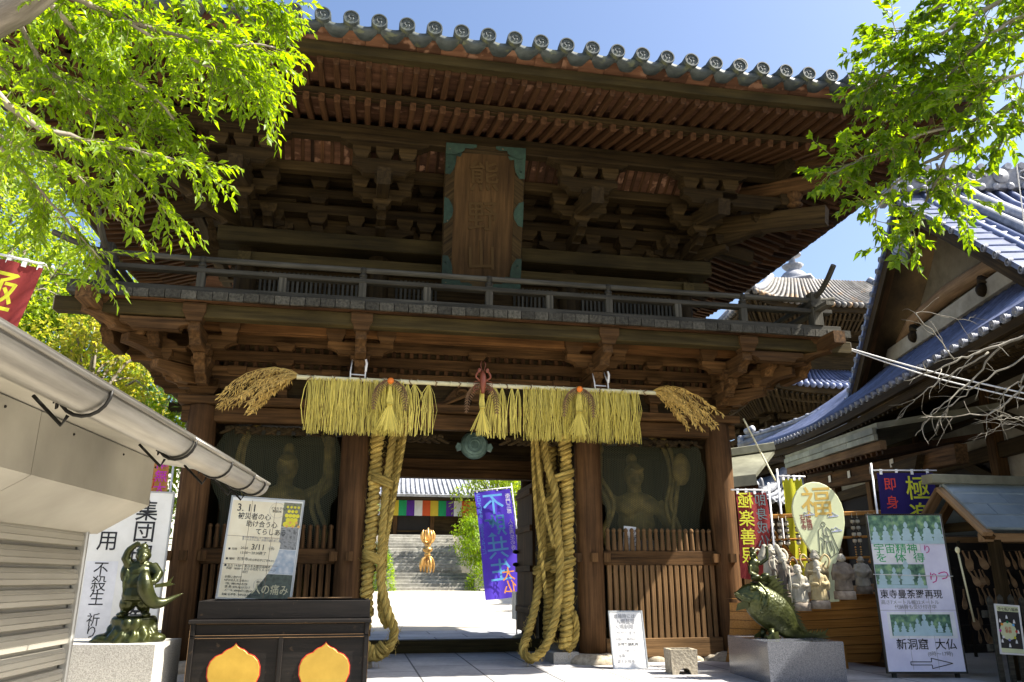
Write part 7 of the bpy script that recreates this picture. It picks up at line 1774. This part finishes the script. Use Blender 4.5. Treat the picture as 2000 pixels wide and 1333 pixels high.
tb = V((5.2, -6.0, -.5))
near_tree('plum_tree', 'broad-leaved green tree reaching in from the upper right in front of the hall', tb, ([tb, tb + V((-.1, 0, 1.5)), tb + V((-.2, .1, 2.8)), D_(2220, 150, 5.2), D_(2100, 120, 5.2)], [.20 - .009 * i for i in range(15)]), RR, 'leaf_right', .023, .30, 14, .080, .043, .02, 'bark_grey', rosette=True)
# bare grey branches at the right
tb = V((4.9, -3.6, -.4)); t = thing('bare_tree', 'leafless grey tree with lichened twigs spreading in front of the dark hall eaves', 'tree', tb)
m = MB(); m.tube(curve([tb, tb + V((.1, 0, 1.2)), D_(2120, 640, 7.0), D_(2010, 655, 7.0)], 12), [.10 - .004 * i for i in range(13)], 8); part('trunk', m, M['bark_grey'], t)
m = MB()
def bare(pts, r0, depth=0):
    pp = curve([D_(x, y, d) for x, y, d in pts], 22); pp = [p + rv(.008) for p in pp]
    r0 *= .72; m.tube(pp, [r0 * (1 - .75 * i / 22) * RV.uniform(.85, 1.15) for i in range(23)], 6)
    for i in range(4, 22, 2):
        d = ((pp[i] - pp[i - 1]).normalized() + rv(.55) + V((-.1, 0, -.25))).normalized(); L = RV.uniform(.08, .30); q = [pp[i]]
        for k in range(5): d = (d + rv(.16)).normalized(); q.append(q[-1] + d * L / 5)
        m.tube(q, [r0 * .32, r0 * .28, r0 * .25, r0 * .22, r0 * .18, r0 * .12], 4)
bare([(2030, 650, 7), (1930, 680, 7), (1850, 715, 7), (1765, 745, 7.1)], .022); bare([(1960, 670, 7), (1900, 740, 7), (1830, 800, 6.9), (1790, 850, 6.9)], .014); bare([(2010, 690, 6.9), (1900, 760, 6.9), (1850, 800, 6.9), (1825, 843, 6.9)], .013)
bare([(2020, 745, 6.9), (1970, 780, 6.8), (1940, 805, 6.8), (1855, 815, 6.8), (1795, 816, 6.8)], .015); bare([(2030, 700, 6.7), (1990, 745, 6.7), (1960, 770, 6.7), (1952, 800, 6.7)], .013); bare([(2020, 825, 6.7), (1980, 815, 6.7), (1950, 812, 6.7)], .010)
bare([(1870, 712, 7), (1830, 660, 7.1), (1790, 610, 7.2), (1880, 625, 7.2), (1910, 615, 7.2)], .009); bare([(1930, 690, 7), (1860, 730, 7), (1800, 770, 7), (1755, 820, 7)], .013); bare([(2020, 835, 6.9), (1960, 830, 6.9), (1910, 850, 6.9)], .009)
part('branches', m, M['bark_grey'], t)
def tree(name, label, base, top, crown, nclump, per, lsz, lm, group=None, cl=.5, trunk_r=.16, flat=.75, droop=0, bark='bark'):
    t = thing(name, label, 'tree', base, group=group); base = V(base)
    cen = V(crown[0]); rad_ = V(crown[1])
    m = MB(); k = V((cen.x, cen.y, cen.z)); m.tube(curve([base, base.lerp(k, .4) + rv(.15), base.lerp(k, .75) + rv(.15), k], 12), [trunk_r * (1 - .06 * i) for i in range(13)], 9)
    ml = MB(); cl_pts = []
    for i in range(nclump):
        d = rv(1).normalized(); rr = RV.uniform(.35, 1) ** .6; c = cen + V((d.x * rad_.x, d.y * rad_.y, d.z * rad_.z)) * rr
        if i % 3 == 0: m.tube(curve([base.lerp(cen, RV.uniform(.5, .95)), cen.lerp(c, .5) + rv(.1), c], 6), [.05, .045, .04, .034, .028, .02, .012], 5)
        cr = cl * RV.uniform(.6, 1.25)
        for j in range(per):
            o = rv(1); o = o.normalized() * (RV.random() ** .45) * cr; o.z *= flat
            d2 = (o.normalized() + rv(.5) + V((0, 0, -.35 - droop))); n_ = (o.normalized() * .6 + V((0, 0, .8)) + rv(.35))
            leaf(ml, c + o, d2, n_, lsz * RV.uniform(.65, 1.2), lsz * .46 * RV.uniform(.8, 1.2), .2)
    part('trunk', m, M[bark], t); part('crown', ml, M[lm], t); return t
tree('woodland_tree', 'tall yellow-green tree at the far left edge behind the gate, next to the sky gap', (-11.5, 9, 0), 0, ((-9.9, 8.5, 7.2), (2.1, 1.7, 2.5)), 110, 85, .16, 'leaf_mid', 'trees behind the left side of the gate', .75)
tree('woodland_tree', 'bright green tree just left of the balcony corner behind the gate', (-9.0, 10.5, 0), 0, ((-8.0, 9.3, 6.3), (1.9, 1.6, 2.4)), 110, 85, .16, 'leaf_mid', 'trees behind the left side of the gate', .75)
tree('woodland_tree', 'yellow leaved tree below the left balcony corner, in front of a darker tree', (-6.9, 7.3, 0), 0, ((-7.0, 7.0, 4.8), (1.5, 1.1, 1.4)), 70, 70, .15, 'leaf_yellow', 'trees behind the left side of the gate', .5)
tree('woodland_tree', 'dark green tree beside the left corner pillar behind the kiosk roof', (-6.6, 9.5, 0), 0, ((-6.4, 9.5, 4.0), (2.0, 1.4, 2.7)), 110, 80, .13, 'leaf_deep', 'trees behind the left side of the gate', .6)
tree('woodland_tree', 'light green young tree whose twigs show between kiosk gutter and corner pillar', (-5.2, 4.6, 0), 0, ((-5.1, 4.4, 3.0), (1.0, .8, 1.2)), 50, 55, .15, 'leaf_left', 'trees behind the left side of the gate', .4, .07)
tree('woodland_tree', 'large pale tree high behind the left roof corner at the frame edge', (-15, 14, 0), 0, ((-12.6, 13, 10.2), (3.0, 2.0, 5.0)), 150, 85, .21, 'leaf_mid', 'trees behind the left side of the gate', 1.0)
tree('garden_tree', 'rounded dense green tree right of the old hall above the stairs', (6.2, 31, 2.2), 0, ((5.4, 30, 5.0), (2.3, 1.8, 1.9)), 90, 70, .20, 'leaf_mid', None, .6)
tree('garden_tree', 'tall dark tree behind the blue banner and the courtyard wall', (9.5, 33, 1), 0, ((9.0, 33, 5.5), (2.6, 2.2, 3.2)), 90, 70, .24, 'leaf_deep', None, .8)
tree('weeping_maple', 'weeping pale green maple arching beside the right edge of the stone steps', (4.9, 27.6, .6), 0, ((4.15, 26.6, 2.7), (1.2, .9, 1.3)), 60, 80, .14, 'leaf_left', None, .42, .08, .9, .9)
tree('garden_tree', 'low tree reaching over the left end of the striped curtain', (-2.6, 30, 1), 0, ((-1.7, 29.5, 4.6), (1.1, 1.0, .8)), 40, 60, .16, 'leaf_mid', None, .4, .08)
def bush(label, base, r, n, lsz, lm): 
    t = thing('bush', label, 'bush', base); ml = MB(); b = V(base)
    for i in range(n):
        d = rv(1).normalized(); d.z = abs(d.z); p = b + V((d.x * r[0], d.y * r[1], d.z * r[2])) * RV.uniform(.7, 1.05)
        leaf(ml, p, d + rv(.5), V((0, 0, 1)) + d + rv(.3), lsz * RV.uniform(.7, 1.2), lsz * .5, .2)
    part('foliage', ml, M[lm], t); m = MB()
    for i in range(5): m.tube([b, b + V((RV.uniform(-.3, .3) * r[0], 0, r[2] * .5)), b + V((RV.uniform(-.8, .8) * r[0], RV.uniform(-.5, .5) * r[1], r[2] * .85))], [.02, .015, .008], 5)
    part('stem', m, M['bark'], t)
bush('sunlit bush at the foot of the steps below the weeping maple', (4.35, 25.9, .45), (1.0, .7, 1.3), 1900, .12, 'leaf_left')
bush('bright bush beside the left edge of the lower steps', (-.3, 25.9, .45), (.55, .5, 1.7), 1200, .12, 'leaf_left')
bush('dark clipped bush beside the upper flight on the left', (-.35, 28.6, 1.6), (.55, .5, 1.0), 900, .10, 'leaf_deep')
bush('round clipped azalea beside the upper flight on the right', (3.95, 28.8, 1.6), (.65, .6, 1.1), 1000, .10, 'leaf_deep')
bush('low bush under the foot of the blue banner', (5.6, 24.5, .45), (.7, .5, .55), 700, .12, 'leaf_left')
for i, (x, y, h, rx, lab) in enumerate(((13.5, 38, 9, 4, 'far green tree filling the gap above the courtyard, right side'), (2, 44, 9, 4.5, 'far green tree behind the roof of the old hall'), (-6, 40, 9, 4, 'far green tree behind the left end of the old hall'), (-13, 24, 8, 3.5, 'far green tree seen through the left of the gateway'))):
    tree('woodland_tree', lab, (x, y, 1), 0, ((x, y, h * .6), (rx, 2.5, h * .45)), 70, 60, .34, 'leaf_deep' if i % 2 else 'leaf_mid', 'far trees beyond the courtyard', 1.2, .3)
tree('woodland_tree', 'green tree glimpsed low between the right corner pillar and the pagoda', (7.6, 11.6, 0), 0, ((6.6, 11.8, 3.3), (1.2, 1.0, 1.3)), 30, 60, .14, 'leaf_mid', None, .5, .1)
